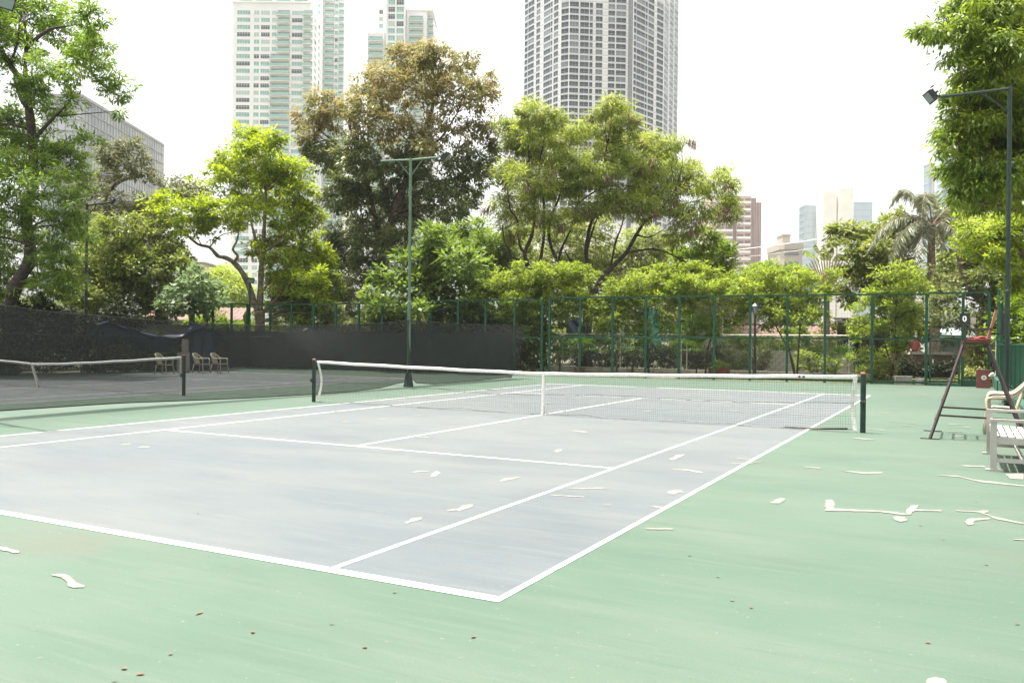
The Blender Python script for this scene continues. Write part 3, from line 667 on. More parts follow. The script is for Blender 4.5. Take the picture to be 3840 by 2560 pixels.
   [[[-8.99,27.0,14.16,0.91,0.57],[-10.52,28.9,13.5,1.1,0.7],[-8.97,29.01,13.93,0.69,0.74],[-9.22,31.17,13.04,0.98,0.88],[-9.92,28.78,12.0,1.34,0.85],[-11.13,28.51,10.8,1.35,0.85],[-8.73,27.76,10.24,1.3,0.82],[-8.15,29.71,11.14,1.09,0.85],[-6.6,28.85,12.19,0.96,0.53],[-7.03,31.43,11.48,1.01,0.86],[-7.2,30.01,9.76,1.34,0.84],[-7.64,27.6,8.94,1.0,0.62],[-9.51,27.18,9.0,0.96,0.62],[-11.06,27.13,8.78,0.73,0.59],[-6.0,31.9,10.97,0.86,0.71],[-4.15,29.73,10.38,1.05,0.57],[-3.95,32.86,10.14,0.56,0.66],[-4.27,32.36,9.08,0.7,0.55],[-4.85,28.82,8.7,1.04,0.66],[-6.54,31.22,7.88,1.06,0.55],[-8.92,26.69,14.65,0.24,0.28],[-6.83,28.0,12.75,0.43,0.24],[-4.26,32.02,11.53,0.35,0.25],[-9.89,27.01,14.16,0.42,0.27],[-11.62,29.71,14.31,0.45,0.32],[-9.51,28.59,13.97,0.27,0.36],[-7.49,28.77,12.65,0.33,0.35],[-10.02,30.1,13.04,0.5,0.39],[-9.35,26.11,10.86,0.6,0.36],[-8.48,30.51,10.39,0.55,0.4],[-7.06,27.47,11.38,0.57,0.45],[-5.79,28.69,12.37,0.51,0.3],[-6.58,32.81,12.1,0.56,0.37],[-7.93,30.56,9.15,0.54,0.45],[-8.64,27.58,8.97,0.42,0.35],[-9.93,26.29,8.56,0.37,0.28],[-12.9,29.56,9.09,0.37,0.32],[-6.56,31.2,10.65,0.33,0.34],[-5.41,32.69,10.47,0.43,0.31],[-3.08,30.07,9.1,0.26,0.33],[-3.84,32.41,8.66,0.33,0.26],[-6.07,29.69,8.69,0.5,0.38],[-5.27,29.44,7.95,0.5,0.23],[-9.57,27.72,15.06,0.1,0.12],[-7.97,30.16,13.41,0.2,0.14],[-4.07,30.73,11.07,0.18,0.12]]]),
 'darkround': ([[0.14,0.07,[[-5.4,35.39,-0.05],[-5.53,35.25,4.42],[-5.58,35.15,6.56]]]],
   [[[-5.66,33.62,7.6,1.04,0.89],[-5.43,36.89,6.98,0.82,1.1],[-6.68,35.39,6.61,1.14,0.92],[-5.64,36.66,6.0,0.99,0.77],[-7.14,34.17,6.52,0.75,0.75]]]),
 'silverback': ([[0.2,0.1,[[-13.04,40.38,-0.05],[-13.19,40.67,4.82],[-13.18,41.04,7.02]]]],
   [[[-12.87,40.61,7.28,2.17,1.36],[-14.95,40.01,7.62,1.87,1.06],[-17.11,38.73,8.05,1.62,1.25],[-11.23,42.99,6.8,1.65,1.39],[-9.89,41.36,5.11,1.22,1.35],[-11.97,38.22,5.27,1.78,1.19],[-14.44,36.47,5.51,1.77,1.3],[-16.7,36.42,5.86,1.5,1.32],[-18.9,34.14,7.52,1.18,1.18],[-22.13,38.2,6.11,1.61,1.28],[-8.69,42.58,5.15,1.23,1.23],[-19.54,38.71,8.62,1.59,1.59],[-14.4,36.28,8.72,1.76,1.17],[-11.96,40.77,8.5,1.85,1.23],[-20.69,38.96,4.2,1.61,1.28],[-17.19,38.99,4.17,1.88,1.25],[-13.46,39.68,3.85,1.84,1.23],[-9.2,42.21,4.22,1.54,1.23],[-17.23,35.44,6.39,1.48,1.19],[-13.82,37.64,6.78,0.88,0.58],[-15.39,36.83,7.03,0.95,0.6],[-17.56,37.14,8.73,0.64,0.63],[-9.82,41.33,5.56,0.58,0.75],[-10.87,44.13,3.94,0.49,0.8],[-11.0,39.11,4.51,0.71,0.51],[-13.79,38.32,6.4,0.88,0.58],[-15.74,37.44,5.35,0.8,0.57],[-19.48,34.67,8.7,0.58,0.62],[-21.64,34.37,5.69,0.66,0.55],[-8.9,40.8,5.97,0.46,0.6],[-18.86,37.17,6.97,0.65,0.89],[-15.83,35.73,9.19,0.85,0.62],[-11.25,44.24,8.82,0.98,0.74],[-19.3,36.17,5.23,0.69,0.69],[-16.46,41.55,4.69,0.78,0.56],[-14.84,40.71,2.88,0.67,0.56],[-8.4,44.04,3.69,0.55,0.6],[-16.91,38.14,6.55,0.69,0.7]]]),
 's1': ([[0.05,0.03,[[-9.95,20.5,-0.05],[-10.04,20.55,1.21],[-10.02,20.67,2.48],[-10.26,20.65,3.55]]]],
   [[[-9.45,19.91,4.79,0.83,0.54],[-9.13,21.33,4.67,0.64,0.51],[-10.33,19.83,4.39,0.84,0.5],[-11.62,20.02,4.6,0.77,0.43],[-12.04,19.91,4.09,0.73,0.43],[-10.76,19.31,3.53,0.91,0.5],[-9.47,20.09,3.59,0.83,0.71],[-8.48,20.21,3.71,0.54,0.41],[-10.26,19.73,2.71,0.58,0.71],[-10.48,19.27,1.93,0.46,0.37],[-11.25,19.59,2.88,0.63,0.55],[-9.6,21.77,2.72,0.56,0.65],[-8.36,21.05,4.17,0.63,0.63],[-9.96,20.07,2.05,0.5,0.54],[-10.44,20.18,4.71,0.36,0.23],[-8.47,20.81,4.97,0.22,0.25],[-10.16,20.93,4.75,0.31,0.26],[-12.14,19.84,4.87,0.28,0.2],[-11.67,18.83,4.4,0.31,0.23],[-10.4,19.68,3.15,0.36,0.21],[-10.59,20.56,3.66,0.46,0.38],[-9.17,21.92,4.21,0.24,0.24],[-10.23,20.69,2.33,0.24,0.39],[-10.87,19.86,2.29,0.2,0.16],[-11.84,20.57,2.38,0.25,0.26],[-8.63,20.09,3.22,0.21,0.36],[-7.74,20.69,4.54,0.22,0.29],[-10.8,20.68,2.03,0.18,0.27],[-9.12,20.74,3.44,0.45,0.3],[-8.11,20.46,3.06,0.49,0.3],[-8.29,21.5,5.02,0.55,0.36],[-9.75,21.72,3.02,0.34,0.42],[-8.92,21.1,5.01,0.52,0.24],[-9.68,20.31,4.09,0.5,0.24],[-10.79,19.14,4.86,0.47,0.41],[-8.05,20.55,3.68,0.43,0.33],[-9.32,21.75,4.89,0.39,0.41],[-10.59,20.14,2.99,0.49,0.28],[-10.96,20.96,4.53,0.53,0.43],[-9.81,19.57,4.86,0.3,0.29],[-9.32,20.26,2.79,0.46,0.22],[-8.82,20.09,4.74,0.38,0.35],[-10.54,19.96,3.16,0.34,0.35],[-10.23,19.36,2.96,0.53,0.27],[-10.27,19.78,2.97,0.48,0.29],[-10.77,19.86,4.21,0.36,0.35],[-10.16,19.96,4.07,0.42,0.35]]]),
 's2': ([[0.06,0.03,[[-5.28,22.42,-0.05],[-5.31,22.33,1.27],[-5.35,22.24,2.51],[-5.21,22.24,3.55],[-5.06,22.25,4.59]]],[0.03,0.015,[[-5.37,22.38,1.48],[-4.8,22.53,2.11],[-4.49,22.54,2.62]]]],
   [[[-5.82,23.21,4.46,0.9,0.64],[-6.42,21.1,4.09,0.7,0.49],[-4.93,22.64,5.03,0.63,0.33],[-5.95,21.85,3.54,1.0,0.71],[-7.18,21.49,3.54,0.71,0.42],[-4.86,21.71,3.52,0.69,0.41],[-7.74,20.7,2.85,0.74,0.5],[-6.13,21.08,2.69,0.74,0.49],[-4.6,22.89,2.53,0.5,0.42],[-7.46,22.22,2.73,0.64,0.64],[-5.73,22.41,1.89,0.54,0.5],[-4.61,23.59,3.61,0.51,0.64],[-4.72,22.08,4.69,0.32,0.32],[-5.88,21.02,3.75,0.32,0.28],[-4.79,22.78,4.73,0.22,0.14],[-6.82,21.58,3.71,0.35,0.3],[-7.81,21.25,3.53,0.38,0.2],[-5.52,22.02,3.31,0.34,0.17],[-8.54,20.97,3.1,0.29,0.26],[-5.96,22.58,2.86,0.27,0.26],[-5.16,23.43,2.79,0.19,0.19],[-6.49,21.35,2.72,0.34,0.26],[-5.76,22.05,2.34,0.29,0.22],[-4.93,23.36,3.99,0.18,0.3],[-4.79,22.07,3.88,0.37,0.29],[-4.75,21.84,4.32,0.53,0.27],[-6.32,21.45,3.74,0.37,0.21],[-5.32,21.47,2.34,0.52,0.32],[-7.91,21.65,4.61,0.4,0.23],[-5.55,23.01,3.86,0.51,0.26],[-5.49,21.89,2.46,0.51,0.22],[-7.47,20.42,3.38,0.36,0.19],[-5.58,21.32,4.49,0.51,0.25],[-6.77,21.06,3.39,0.42,0.31],[-6.53,20.82,2.31,0.31,0.2],[-5.86,21.96,4.09,0.45,0.41]]]),
 's3': ([[0.05,0.03,[[-2.75,23.2,-0.05],[-2.7,23.25,1.09],[-2.49,23.38,2.13],[-2.62,23.33,3.36]]],[0.04,0.02,[[-3.12,23.01,-0.11],[-3.15,22.91,1.29],[-3.28,22.75,2.52]]]],
   [[[-3.27,21.94,4.12,0.69,0.69],[-2.87,23.61,4.38,0.67,0.58],[-3.08,22.01,3.31,0.72,0.56],[-2.79,22.51,2.32,0.65,0.69],[-2.13,23.06,3.35,0.53,0.49],[-3.71,22.41,3.54,0.49,0.41],[-2.2,22.59,2.12,0.4,0.4],[-1.85,23.51,4.18,0.53,0.53],[-3.21,22.54,1.7,0.41,0.49],[-3.95,23.15,4.8,0.33,0.39],[-2.31,23.57,4.08,0.28,0.33],[-4.11,23.39,3.66,0.33,0.28],[-2.49,23.7,2.4,0.31,0.28],[-2.24,24.07,3.84,0.23,0.24],[-3.73,22.86,3.18,0.22,0.19],[-2.09,23.43,1.92,0.2,0.17],[-1.95,24.36,4.74,0.19,0.3],[-3.29,23.28,2.15,0.19,0.27],[-4.37,23.38,4.75,0.3,0.28],[-3.11,23.54,4.99,0.49,0.24],[-4.32,22.83,4.92,0.53,0.27],[-4.07,21.98,4.04,0.42,0.35],[-1.77,24.44,3.56,0.52,0.41],[-3.73,22.42,3.32,0.29,0.23],[-3.47,21.99,4.55,0.47,0.18],[-1.37,22.96,2.5,0.29,0.31],[-1.99,22.87,2.89,0.43,0.24],[-3.49,22.28,4.47,0.41,0.23],[-3.58,23.17,5.0,0.47,0.39],[-3.98,22.07,3.88,0.52,0.21],[-2.52,22.34,3.98,0.46,0.4],[-2.63,23.88,5.05,0.45,0.29],[-3.95,22.7,4.35,0.39,0.24]]]),
 's4': ([[0.05,0.025,[[1.2,24.18,-0.05],[1.06,24.03,0.75],[0.86,23.84,1.4],[0.39,23.51,2.4],[0.11,23.28,3.03]]],[0.05,0.025,[[1.24,24.2,-0.02],[1.3,24.13,0.95],[1.36,24.06,1.89],[1.43,24.0,3.35]]],[0.035,0.02,[[1.17,24.16,-0.02],[0.98,23.94,0.95],[0.87,23.75,1.94]]]],
   [[[-1.04,22.67,4.12,0.72,0.4],[-0.37,24.16,4.4,0.82,0.65],[0.53,24.85,4.13,0.78,0.74],[1.51,24.6,4.58,0.73,0.4],[2.17,24.09,3.94,0.59,0.32],[0.13,23.45,3.26,0.72,0.6],[1.25,23.9,3.07,0.6,0.6],[0.04,23.18,2.53,0.4,0.36],[1.72,23.36,2.73,0.67,0.47],[-0.79,23.32,3.54,0.61,0.52],[1.99,25.35,3.4,0.53,0.49],[0.6,24.37,2.56,0.45,0.49],[2.72,24.08,4.52,0.43,0.47],[-1.11,23.02,2.93,0.48,0.52],[-0.94,22.3,3.72,0.35,0.19],[-0.22,23.9,3.76,0.44,0.31],[0.28,23.57,3.57,0.4,0.34],[1.09,25.12,4.97,0.28,0.23],[1.97,25.26,3.7,0.22,0.19],[0.54,22.97,2.74,0.38,0.35],[0.87,23.6,3.41,0.21,0.25],[-0.11,24.43,2.22,0.18,0.19],[2.13,24.59,2.86,0.29,0.21],[-1.19,22.76,3.71,0.23,0.22],[1.7,24.32,3.51,0.25,0.2],[0.22,24.27,2.42,0.22,0.27],[2.21,25.71,4.33,0.24,0.21],[-1.2,22.98,3.42,0.24,0.3],[1.04,25.16,3.75,0.3,0.26],[-0.12,23.7,4.72,0.52,0.38],[-0.24,22.52,3.17,0.41,0.34],[1.76,25.19,2.81,0.39,0.27],[1.34,24.07,4.06,0.37,0.23],[1.36,23.26,4.72,0.29,0.35],[-0.36,24.43,4.13,0.49,0.2],[-0.34,22.31,4.02,0.33,0.38],[0.68,24.08,3.11,0.5,0.31],[-0.14,23.43,3.11,0.28,0.28],[0.28,24.56,3.38,0.4,0.24],[1.45,24.07,3.16,0.43,0.35]]]),
 's5': ([[0.06,0.03,[[5.3,22.51,-0.05],[5.38,22.51,0.5],[5.56,22.55,1.23],[5.47,22.46,2.33],[5.53,22.44,3.24]]],[0.03,0.015,[[5.38,22.55,0.68],[5.13,22.35,1.41],[5.05,22.23,2.14]]]],
   [[[5.23,21.8,3.72,0.79,0.25],[6.07,23.07,3.9,0.48,0.26],[4.57,21.8,3.22,0.62,0.33],[5.48,23.18,3.05,0.74,0.56],[6.06,22.34,2.87,0.54,0.33],[4.42,21.71,2.49,0.55,0.33],[5.24,21.91,2.32,0.8,0.4],[4.13,22.98,1.99,0.45,0.23],[4.5,22.86,0.99,0.64,0.37],[5.97,23.66,2.16,0.37,0.37],[5.52,22.9,1.41,0.48,0.48],[4.43,21.82,0.49,0.29,0.22],[4.58,21.32,3.7,0.29,0.1],[5.64,23.45,3.98,0.19,0.14],[5.0,22.33,3.08,0.32,0.15],[6.18,21.94,2.95,0.28,0.26],[5.65,21.95,2.97,0.23,0.14],[4.02,20.92,2.44,0.29,0.16],[5.8,23.28,2.48,0.29,0.24],[4.44,22.96,2.13,0.21,0.11],[4.12,21.2,1.08,0.33,0.15],[5.78,23.44,2.43,0.17,0.17],[5.49,22.22,1.86,0.23,0.2],[4.29,22.39,0.67,0.13,0.11],[5.75,23.58,2.84,0.42,0.31],[4.88,22.57,2.62,0.34,0.29],[6.09,23.62,2.48,0.48,0.17],[5.05,22.1,4.27,0.34,0.19],[5.6,21.57,4.58,0.31,0.35],[5.94,22.88,3.97,0.28,0.36],[5.84,23.0,4.51,0.33,0.3],[5.84,22.09,4.35,0.46,0.23],[4.94,22.07,2.85,0.29,0.3],[4.83,21.85,3.58,0.31,0.24],[6.4,22.03,3.9,0.34,0.28],[4.99,21.93,4.5,0.34,0.22]]]),
 'farwood': ([[0.2,0.1,[[-7.66,63.65,-0.05],[-7.65,63.35,6.68]]]],
   [[[-7.32,63.62,8.21,2.0,0.72],[-9.85,64.34,7.6,1.8,0.82],[-5.62,63.83,7.78,1.43,0.8],[-11.46,66.01,7.12,1.43,0.84],[-8.57,66.03,6.86,2.9,1.0],[-5.79,68.5,6.95,2.1,1.01],[-11.98,63.1,6.34,1.64,0.98]]]),
 'fardark': ([[0.2,0.1,[[-11.94,77.24,-0.05],[-12.03,77.43,8.56]]]],
   [[[-12.03,77.37,9.31,0.85,0.81],[-12.11,78.51,8.15,0.96,0.96]]]),
 'glossyright': ([[0.16,0.07,[[3.57,33.37,-0.05],[3.65,33.36,3.71],[3.75,33.34,5.6],[3.95,33.38,6.78]]],[0.07,0.03,[[3.67,33.43,4.19],[4.57,33.99,5.15],[5.19,34.39,5.87]]]],
   [[[2.05,33.47,7.78,0.63,0.53],[2.79,33.08,7.39,0.62,0.62],[3.41,32.22,6.22,1.02,0.7],[4.3,31.67,6.59,0.91,0.68],[4.7,31.93,5.69,1.09,0.77],[3.59,32.67,5.04,1.03,0.65],[4.77,34.42,4.7,0.95,0.57],[5.52,35.72,5.25,0.83,0.73],[2.58,33.92,5.87,0.82,0.68],[5.23,33.31,7.37,0.6,0.47],[4.01,35.76,8.74,0.32,0.3],[4.86,32.95,8.32,0.51,0.37],[3.84,34.61,7.87,0.73,0.48],[2.09,30.46,6.79,0.36,0.32],[4.29,35.03,4.26,1.21,0.73],[2.61,33.72,4.7,0.96,0.63],[7.57,37.8,7.31,0.99,1.14],[7.23,37.32,9.0,0.64,0.64],[8.21,36.8,8.15,0.63,1.11],[7.27,37.04,5.54,0.88,0.98],[1.5,33.47,7.72,0.3,0.26],[2.74,33.5,8.03,0.3,0.29],[3.08,31.67,6.78,0.51,0.34],[3.46,33.41,7.16,0.45,0.35],[5.28,36.27,5.61,0.51,0.46],[3.5,32.04,5.6,0.37,0.32],[3.93,35.94,5.1,0.45,0.26],[5.15,34.45,5.71,0.4,0.36],[3.36,32.74,5.98,0.37,0.26],[5.21,31.78,6.78,0.29,0.19],[4.46,33.31,8.45,0.15,0.16],[5.1,32.6,7.95,0.18,0.21],[3.26,33.99,7.86,0.32,0.24],[1.64,34.35,7.54,0.17,0.19],[4.78,36.07,3.71,0.67,0.4],[2.31,33.28,4.14,0.43,0.36],[7.24,34.78,6.1,0.46,0.63],[7.77,33.67,8.61,0.24,0.33],[7.8,36.58,8.8,0.32,0.46],[6.68,35.3,4.95,0.38,0.54]]]),
 'overhang': ([[0.3,0.16,[[11.66,11.85,-0.05],[11.43,11.79,3.93],[10.99,11.61,6.33],[10.66,11.49,8.14],[10.33,11.38,9.35]]],[0.1,0.04,[[10.98,11.49,6.31],[10.12,11.0,7.13],[9.17,10.45,7.11],[8.33,9.96,7.45]]],[0.1,0.04,[[10.64,11.32,8.1],[9.91,11.06,8.84],[9.17,10.8,8.99],[8.42,10.53,9.14]]],[0.08,0.03,[[10.42,11.2,8.93],[9.46,10.59,9.97],[8.61,10.05,10.16],[7.57,9.39,10.12]]],[0.08,0.03,[[10.31,11.15,9.29],[9.66,10.7,10.56],[8.81,10.15,10.88]]]],
   [[[7.27,8.74,9.88,0.44,0.23],[7.62,10.13,10.5,0.34,0.36],[7.82,11.17,11.31,0.43,0.33],[7.67,8.61,9.14,0.23,0.21],[8.1,10.42,9.86,0.41,0.29],[8.42,11.05,10.65,0.54,0.54],[8.79,9.4,10.38,0.62,0.51],[8.68,8.79,9.29,0.61,0.43],[8.42,10.36,9.21,0.48,0.34],[9.2,11.68,10.35,0.55,0.67],[9.21,11.85,9.4,0.55,0.55],[8.02,10.7,9.05,0.37,0.3],[7.71,9.48,8.4,0.38,0.14],[7.61,9.45,7.79,0.28,0.21],[8.11,10.07,8.21,0.53,0.41],[8.78,11.71,8.67,0.68,0.55],[8.22,9.35,7.32,0.61,0.4],[7.5,8.9,7.0,0.26,0.23],[7.93,10.23,6.94,0.36,0.24],[8.91,11.98,7.58,0.68,0.56],[8.32,9.02,6.32,0.6,0.39],[9.01,8.85,6.0,0.49,0.45],[8.22,8.72,5.71,0.45,0.2],[8.77,10.53,5.84,0.53,0.29],[9.91,11.29,9.99,0.73,1.09],[9.83,9.81,7.48,0.69,1.03],[9.84,9.84,5.88,0.69,0.69],[6.94,9.67,10.31,0.12,0.15],[9.3,11.1,8.21,0.54,0.61],[8.55,10.85,7.99,0.54,0.49],[8.43,10.92,8.88,0.49,0.42],[8.79,8.84,8.84,0.5,0.45],[9.17,10.48,7.12,0.48,0.6],[8.57,11.35,7.11,0.5,0.45],[8.7,11.83,6.43,0.56,0.38],[7.86,9.22,7.33,0.35,0.28],[7.48,10.83,7.73,0.32,0.2],[7.81,10.3,6.36,0.41,0.32],[8.2,11.46,5.75,0.5,0.28],[7.82,8.89,5.65,0.3,0.18],[9.0,11.11,5.73,0.54,0.27],[9.73,12.0,11.99,1.0,0.62],[8.29,9.99,11.39,0.71,0.48],[7.41,8.24,6.57,0.11,0.14],[6.93,8.3,9.87,0.22,0.12],[7.89,8.69,10.08,0.16,0.16],[8.15,8.61,10.44,0.14,0.13],[7.81,8.63,8.99,0.1,0.1],[7.83,10.22,9.66,0.2,0.14],[7.97,8.56,9.84,0.24,0.29],[9.39,11.54,11.16,0.28,0.26],[9.31,11.42,10.03,0.34,0.27],[8.75,11.39,9.24,0.2,0.17],[9.03,11.5,9.73,0.24,0.39],[8.85,11.09,8.91,0.24,0.25],[7.75,11.22,9.38,0.17,0.13],[8.01,11.47,8.83,0.2,0.09],[7.47,10.06,7.77,0.11,0.09],[7.78,11.38,8.87,0.26,0.25],[8.47,8.82,8.39,0.28,0.26],[8.62,8.89,7.38,0.31,0.17],[7.66,8.25,6.69,0.09,0.09],[8.1,8.97,6.85,0.19,0.11],[8.87,9.95,7.64,0.31,0.27],[7.93,9.73,6.25,0.33,0.19],[9.47,11.31,6.13,0.19,0.27],[8.32,10.91,6.26,0.26,0.12],[8.79,8.91,5.33,0.21,0.12],[10.25,10.78,10.54,0.25,0.49],[9.56,10.89,8.6,0.34,0.43],[10.35,10.73,5.56,0.27,0.31],[6.91,8.03,9.79,0.04,0.08],[8.85,10.7,8.04,0.26,0.29],[8.77,9.9,8.1,0.19,0.27],[8.44,10.77,8.44,0.22,0.21],[8.63,10.23,9.67,0.24,0.26],[9.65,12.36,7.27,0.23,0.32],[8.26,11.56,7.47,0.19,0.25],[8.98,8.98,5.76,0.18,0.14],[8.16,10.88,7.71,0.14,0.16],[7.74,10.53,7.57,0.15,0.09],[7.54,8.97,6.32,0.2,0.16],[7.81,8.5,5.4,0.22,0.1],[8.06,9.87,5.73,0.12,0.09],[8.99,9.94,5.8,0.18,0.11],[8.89,11.2,11.94,0.41,0.26],[8.18,11.44,11.48,0.27,0.2],[7.44,9.21,6.88,0.05,0.08]]]),
 'brightright': ([[0.1,0.05,[[10.55,15.56,-0.05],[10.15,15.3,2.89],[9.77,15.04,4.27],[9.27,14.72,5.09]]],[0.05,0.02,[[9.78,15.16,4.28],[8.91,14.7,4.97],[8.17,14.3,5.24]]]],
   [[[8.17,14.84,5.44,0.4,0.25],[8.8,15.43,5.69,0.54,0.26],[9.4,15.17,5.83,0.48,0.39],[8.44,13.89,4.93,0.57,0.3],[9.14,14.38,4.92,0.6,0.33],[9.58,16.0,4.62,0.43,0.34],[8.05,14.29,4.71,0.31,0.2],[7.87,12.92,5.49,0.13,0.11],[9.88,15.0,5.23,0.41,0.69],[8.9,13.97,4.21,0.54,0.33],[9.56,15.49,3.75,0.42,0.48],[8.52,13.33,4.43,0.45,0.27],[9.37,14.32,5.18,0.46,0.41],[8.17,13.21,5.01,0.19,0.14],[9.22,14.8,5.56,0.25,0.15],[9.5,16.33,6.37,0.18,0.22],[8.46,14.57,5.29,0.22,0.16],[8.78,14.32,5.15,0.24,0.19],[9.81,16.36,4.9,0.16,0.17],[7.84,13.02,4.69,0.1,0.09],[7.97,13.8,5.64,0.06,0.05],[10.27,16.27,5.62,0.22,0.42],[9.25,13.53,3.99,0.29,0.15],[9.35,15.65,3.41,0.17,0.27],[8.21,13.94,4.64,0.21,0.14],[8.96,13.41,5.12,0.21,0.17]]]),
 'darkright': ([[0.34,0.2,[[8.63,25.87,-0.05],[8.87,25.94,2.78],[9.36,26.13,4.05],[9.62,26.2,4.81],[10.01,26.35,5.11],[10.59,26.58,5.81]]],[0.28,0.14,[[9.3,26.23,2.02],[9.04,26.08,3.07],[8.44,25.75,3.92],[8.01,25.51,4.86],[7.75,25.35,5.81]]],[0.15,0.08,[[9.45,26.31,4.12],[9.27,26.14,5.25],[8.92,25.88,6.0]]]],
   [[[8.52,25.89,4.97,0.76,0.65],[8.89,23.99,4.35,0.8,0.62],[9.89,25.27,4.14,0.67,0.74],[8.02,27.7,4.43,0.6,0.68],[7.44,24.98,3.51,0.83,0.45],[6.77,24.76,2.94,0.65,0.46],[7.47,23.38,2.53,0.62,0.44],[8.31,24.7,2.89,0.63,0.37],[6.87,27.0,4.21,0.6,0.6],[8.95,26.9,5.72,0.78,0.58],[10.13,26.71,3.37,0.57,0.57],[9.85,24.5,5.09,0.73,0.54],[8.76,25.46,5.21,0.75,0.57],[8.92,27.29,4.55,0.29,0.27],[9.6,26.1,4.3,0.41,0.33],[10.5,27.3,3.95,0.37,0.46],[7.59,27.15,4.08,0.25,0.39],[7.06,25.7,3.93,0.42,0.2],[6.67,25.45,3.4,0.29,0.19],[7.96,23.42,2.41,0.25,0.19],[8.24,23.51,2.51,0.33,0.17],[7.03,26.25,3.62,0.22,0.24],[8.4,25.36,5.29,0.33,0.24],[9.72,28.15,3.49,0.25,0.24],[9.36,27.74,5.3,0.3,0.26],[8.8,27.86,5.99,0.35,0.28]]]),
}
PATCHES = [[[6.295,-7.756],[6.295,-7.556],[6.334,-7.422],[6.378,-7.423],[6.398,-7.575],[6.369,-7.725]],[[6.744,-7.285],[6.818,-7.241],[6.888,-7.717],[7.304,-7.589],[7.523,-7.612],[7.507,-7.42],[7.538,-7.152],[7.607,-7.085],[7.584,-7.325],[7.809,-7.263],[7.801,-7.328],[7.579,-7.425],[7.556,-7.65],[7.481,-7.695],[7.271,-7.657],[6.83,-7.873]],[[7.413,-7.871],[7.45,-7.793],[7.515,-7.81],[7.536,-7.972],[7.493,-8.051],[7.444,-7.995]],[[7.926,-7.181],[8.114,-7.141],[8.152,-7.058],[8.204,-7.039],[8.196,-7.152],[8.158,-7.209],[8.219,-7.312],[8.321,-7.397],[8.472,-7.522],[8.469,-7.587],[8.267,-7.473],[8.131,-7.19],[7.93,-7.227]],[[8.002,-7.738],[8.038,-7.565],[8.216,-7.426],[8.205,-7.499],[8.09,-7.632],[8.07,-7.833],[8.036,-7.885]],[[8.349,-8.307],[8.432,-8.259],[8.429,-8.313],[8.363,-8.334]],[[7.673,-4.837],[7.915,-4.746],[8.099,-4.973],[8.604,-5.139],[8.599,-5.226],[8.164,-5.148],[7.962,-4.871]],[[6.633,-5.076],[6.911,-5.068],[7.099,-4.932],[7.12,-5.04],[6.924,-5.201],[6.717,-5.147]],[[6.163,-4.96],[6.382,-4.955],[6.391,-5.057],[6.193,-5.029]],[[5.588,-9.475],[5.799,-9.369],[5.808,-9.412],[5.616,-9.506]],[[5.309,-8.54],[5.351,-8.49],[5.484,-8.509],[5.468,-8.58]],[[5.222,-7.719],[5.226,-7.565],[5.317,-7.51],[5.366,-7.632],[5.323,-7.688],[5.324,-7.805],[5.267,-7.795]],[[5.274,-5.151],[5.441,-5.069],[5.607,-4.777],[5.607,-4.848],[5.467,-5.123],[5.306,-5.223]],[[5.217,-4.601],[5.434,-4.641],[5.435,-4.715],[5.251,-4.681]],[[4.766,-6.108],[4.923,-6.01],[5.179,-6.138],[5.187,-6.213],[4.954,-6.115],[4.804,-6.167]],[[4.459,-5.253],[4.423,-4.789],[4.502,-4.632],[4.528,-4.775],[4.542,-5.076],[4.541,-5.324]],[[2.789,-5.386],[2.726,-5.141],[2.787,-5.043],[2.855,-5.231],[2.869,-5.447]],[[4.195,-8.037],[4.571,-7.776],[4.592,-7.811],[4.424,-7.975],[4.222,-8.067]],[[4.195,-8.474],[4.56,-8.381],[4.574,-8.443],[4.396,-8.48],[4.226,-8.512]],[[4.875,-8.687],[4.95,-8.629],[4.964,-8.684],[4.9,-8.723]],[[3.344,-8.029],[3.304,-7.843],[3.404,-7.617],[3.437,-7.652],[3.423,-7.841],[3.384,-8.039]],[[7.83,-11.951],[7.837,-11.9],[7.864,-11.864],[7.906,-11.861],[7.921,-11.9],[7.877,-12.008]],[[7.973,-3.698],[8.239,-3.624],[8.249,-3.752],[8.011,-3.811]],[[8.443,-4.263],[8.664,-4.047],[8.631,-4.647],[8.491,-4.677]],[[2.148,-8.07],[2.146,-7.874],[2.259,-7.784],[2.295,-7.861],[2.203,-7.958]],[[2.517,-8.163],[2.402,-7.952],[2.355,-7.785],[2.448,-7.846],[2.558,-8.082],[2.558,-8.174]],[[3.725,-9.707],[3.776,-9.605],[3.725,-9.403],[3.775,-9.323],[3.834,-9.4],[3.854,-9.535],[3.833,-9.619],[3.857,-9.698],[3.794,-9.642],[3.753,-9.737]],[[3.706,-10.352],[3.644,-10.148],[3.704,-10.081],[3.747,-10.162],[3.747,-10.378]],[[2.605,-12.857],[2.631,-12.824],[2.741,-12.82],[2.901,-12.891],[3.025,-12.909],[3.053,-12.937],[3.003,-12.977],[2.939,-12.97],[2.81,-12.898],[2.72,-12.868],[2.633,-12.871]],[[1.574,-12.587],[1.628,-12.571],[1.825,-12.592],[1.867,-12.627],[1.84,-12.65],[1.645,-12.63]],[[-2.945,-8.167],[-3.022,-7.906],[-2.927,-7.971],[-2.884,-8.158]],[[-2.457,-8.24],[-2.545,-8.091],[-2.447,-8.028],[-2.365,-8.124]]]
DRY_LEAVES = [[4.084, -12.933], [4.82, -12.041], [4.548, -13.695], [4.462, -13.45], [4.515, -13.81], [5.25, -12.894], [5.661, -12.483], [4.868, -12.7], [1.877, -10.983], [6.858, -11.221], [6.18, -10.193], [7.819, -11.352], [7.658, -8.139], [8.108, -6.572], [7.843, -8.632], [8.26, -10.761], [6.724, -11.141], [8.135, -9.352], [6.512, -10.658], [4.424, -13.689], [4.583, -13.013]]
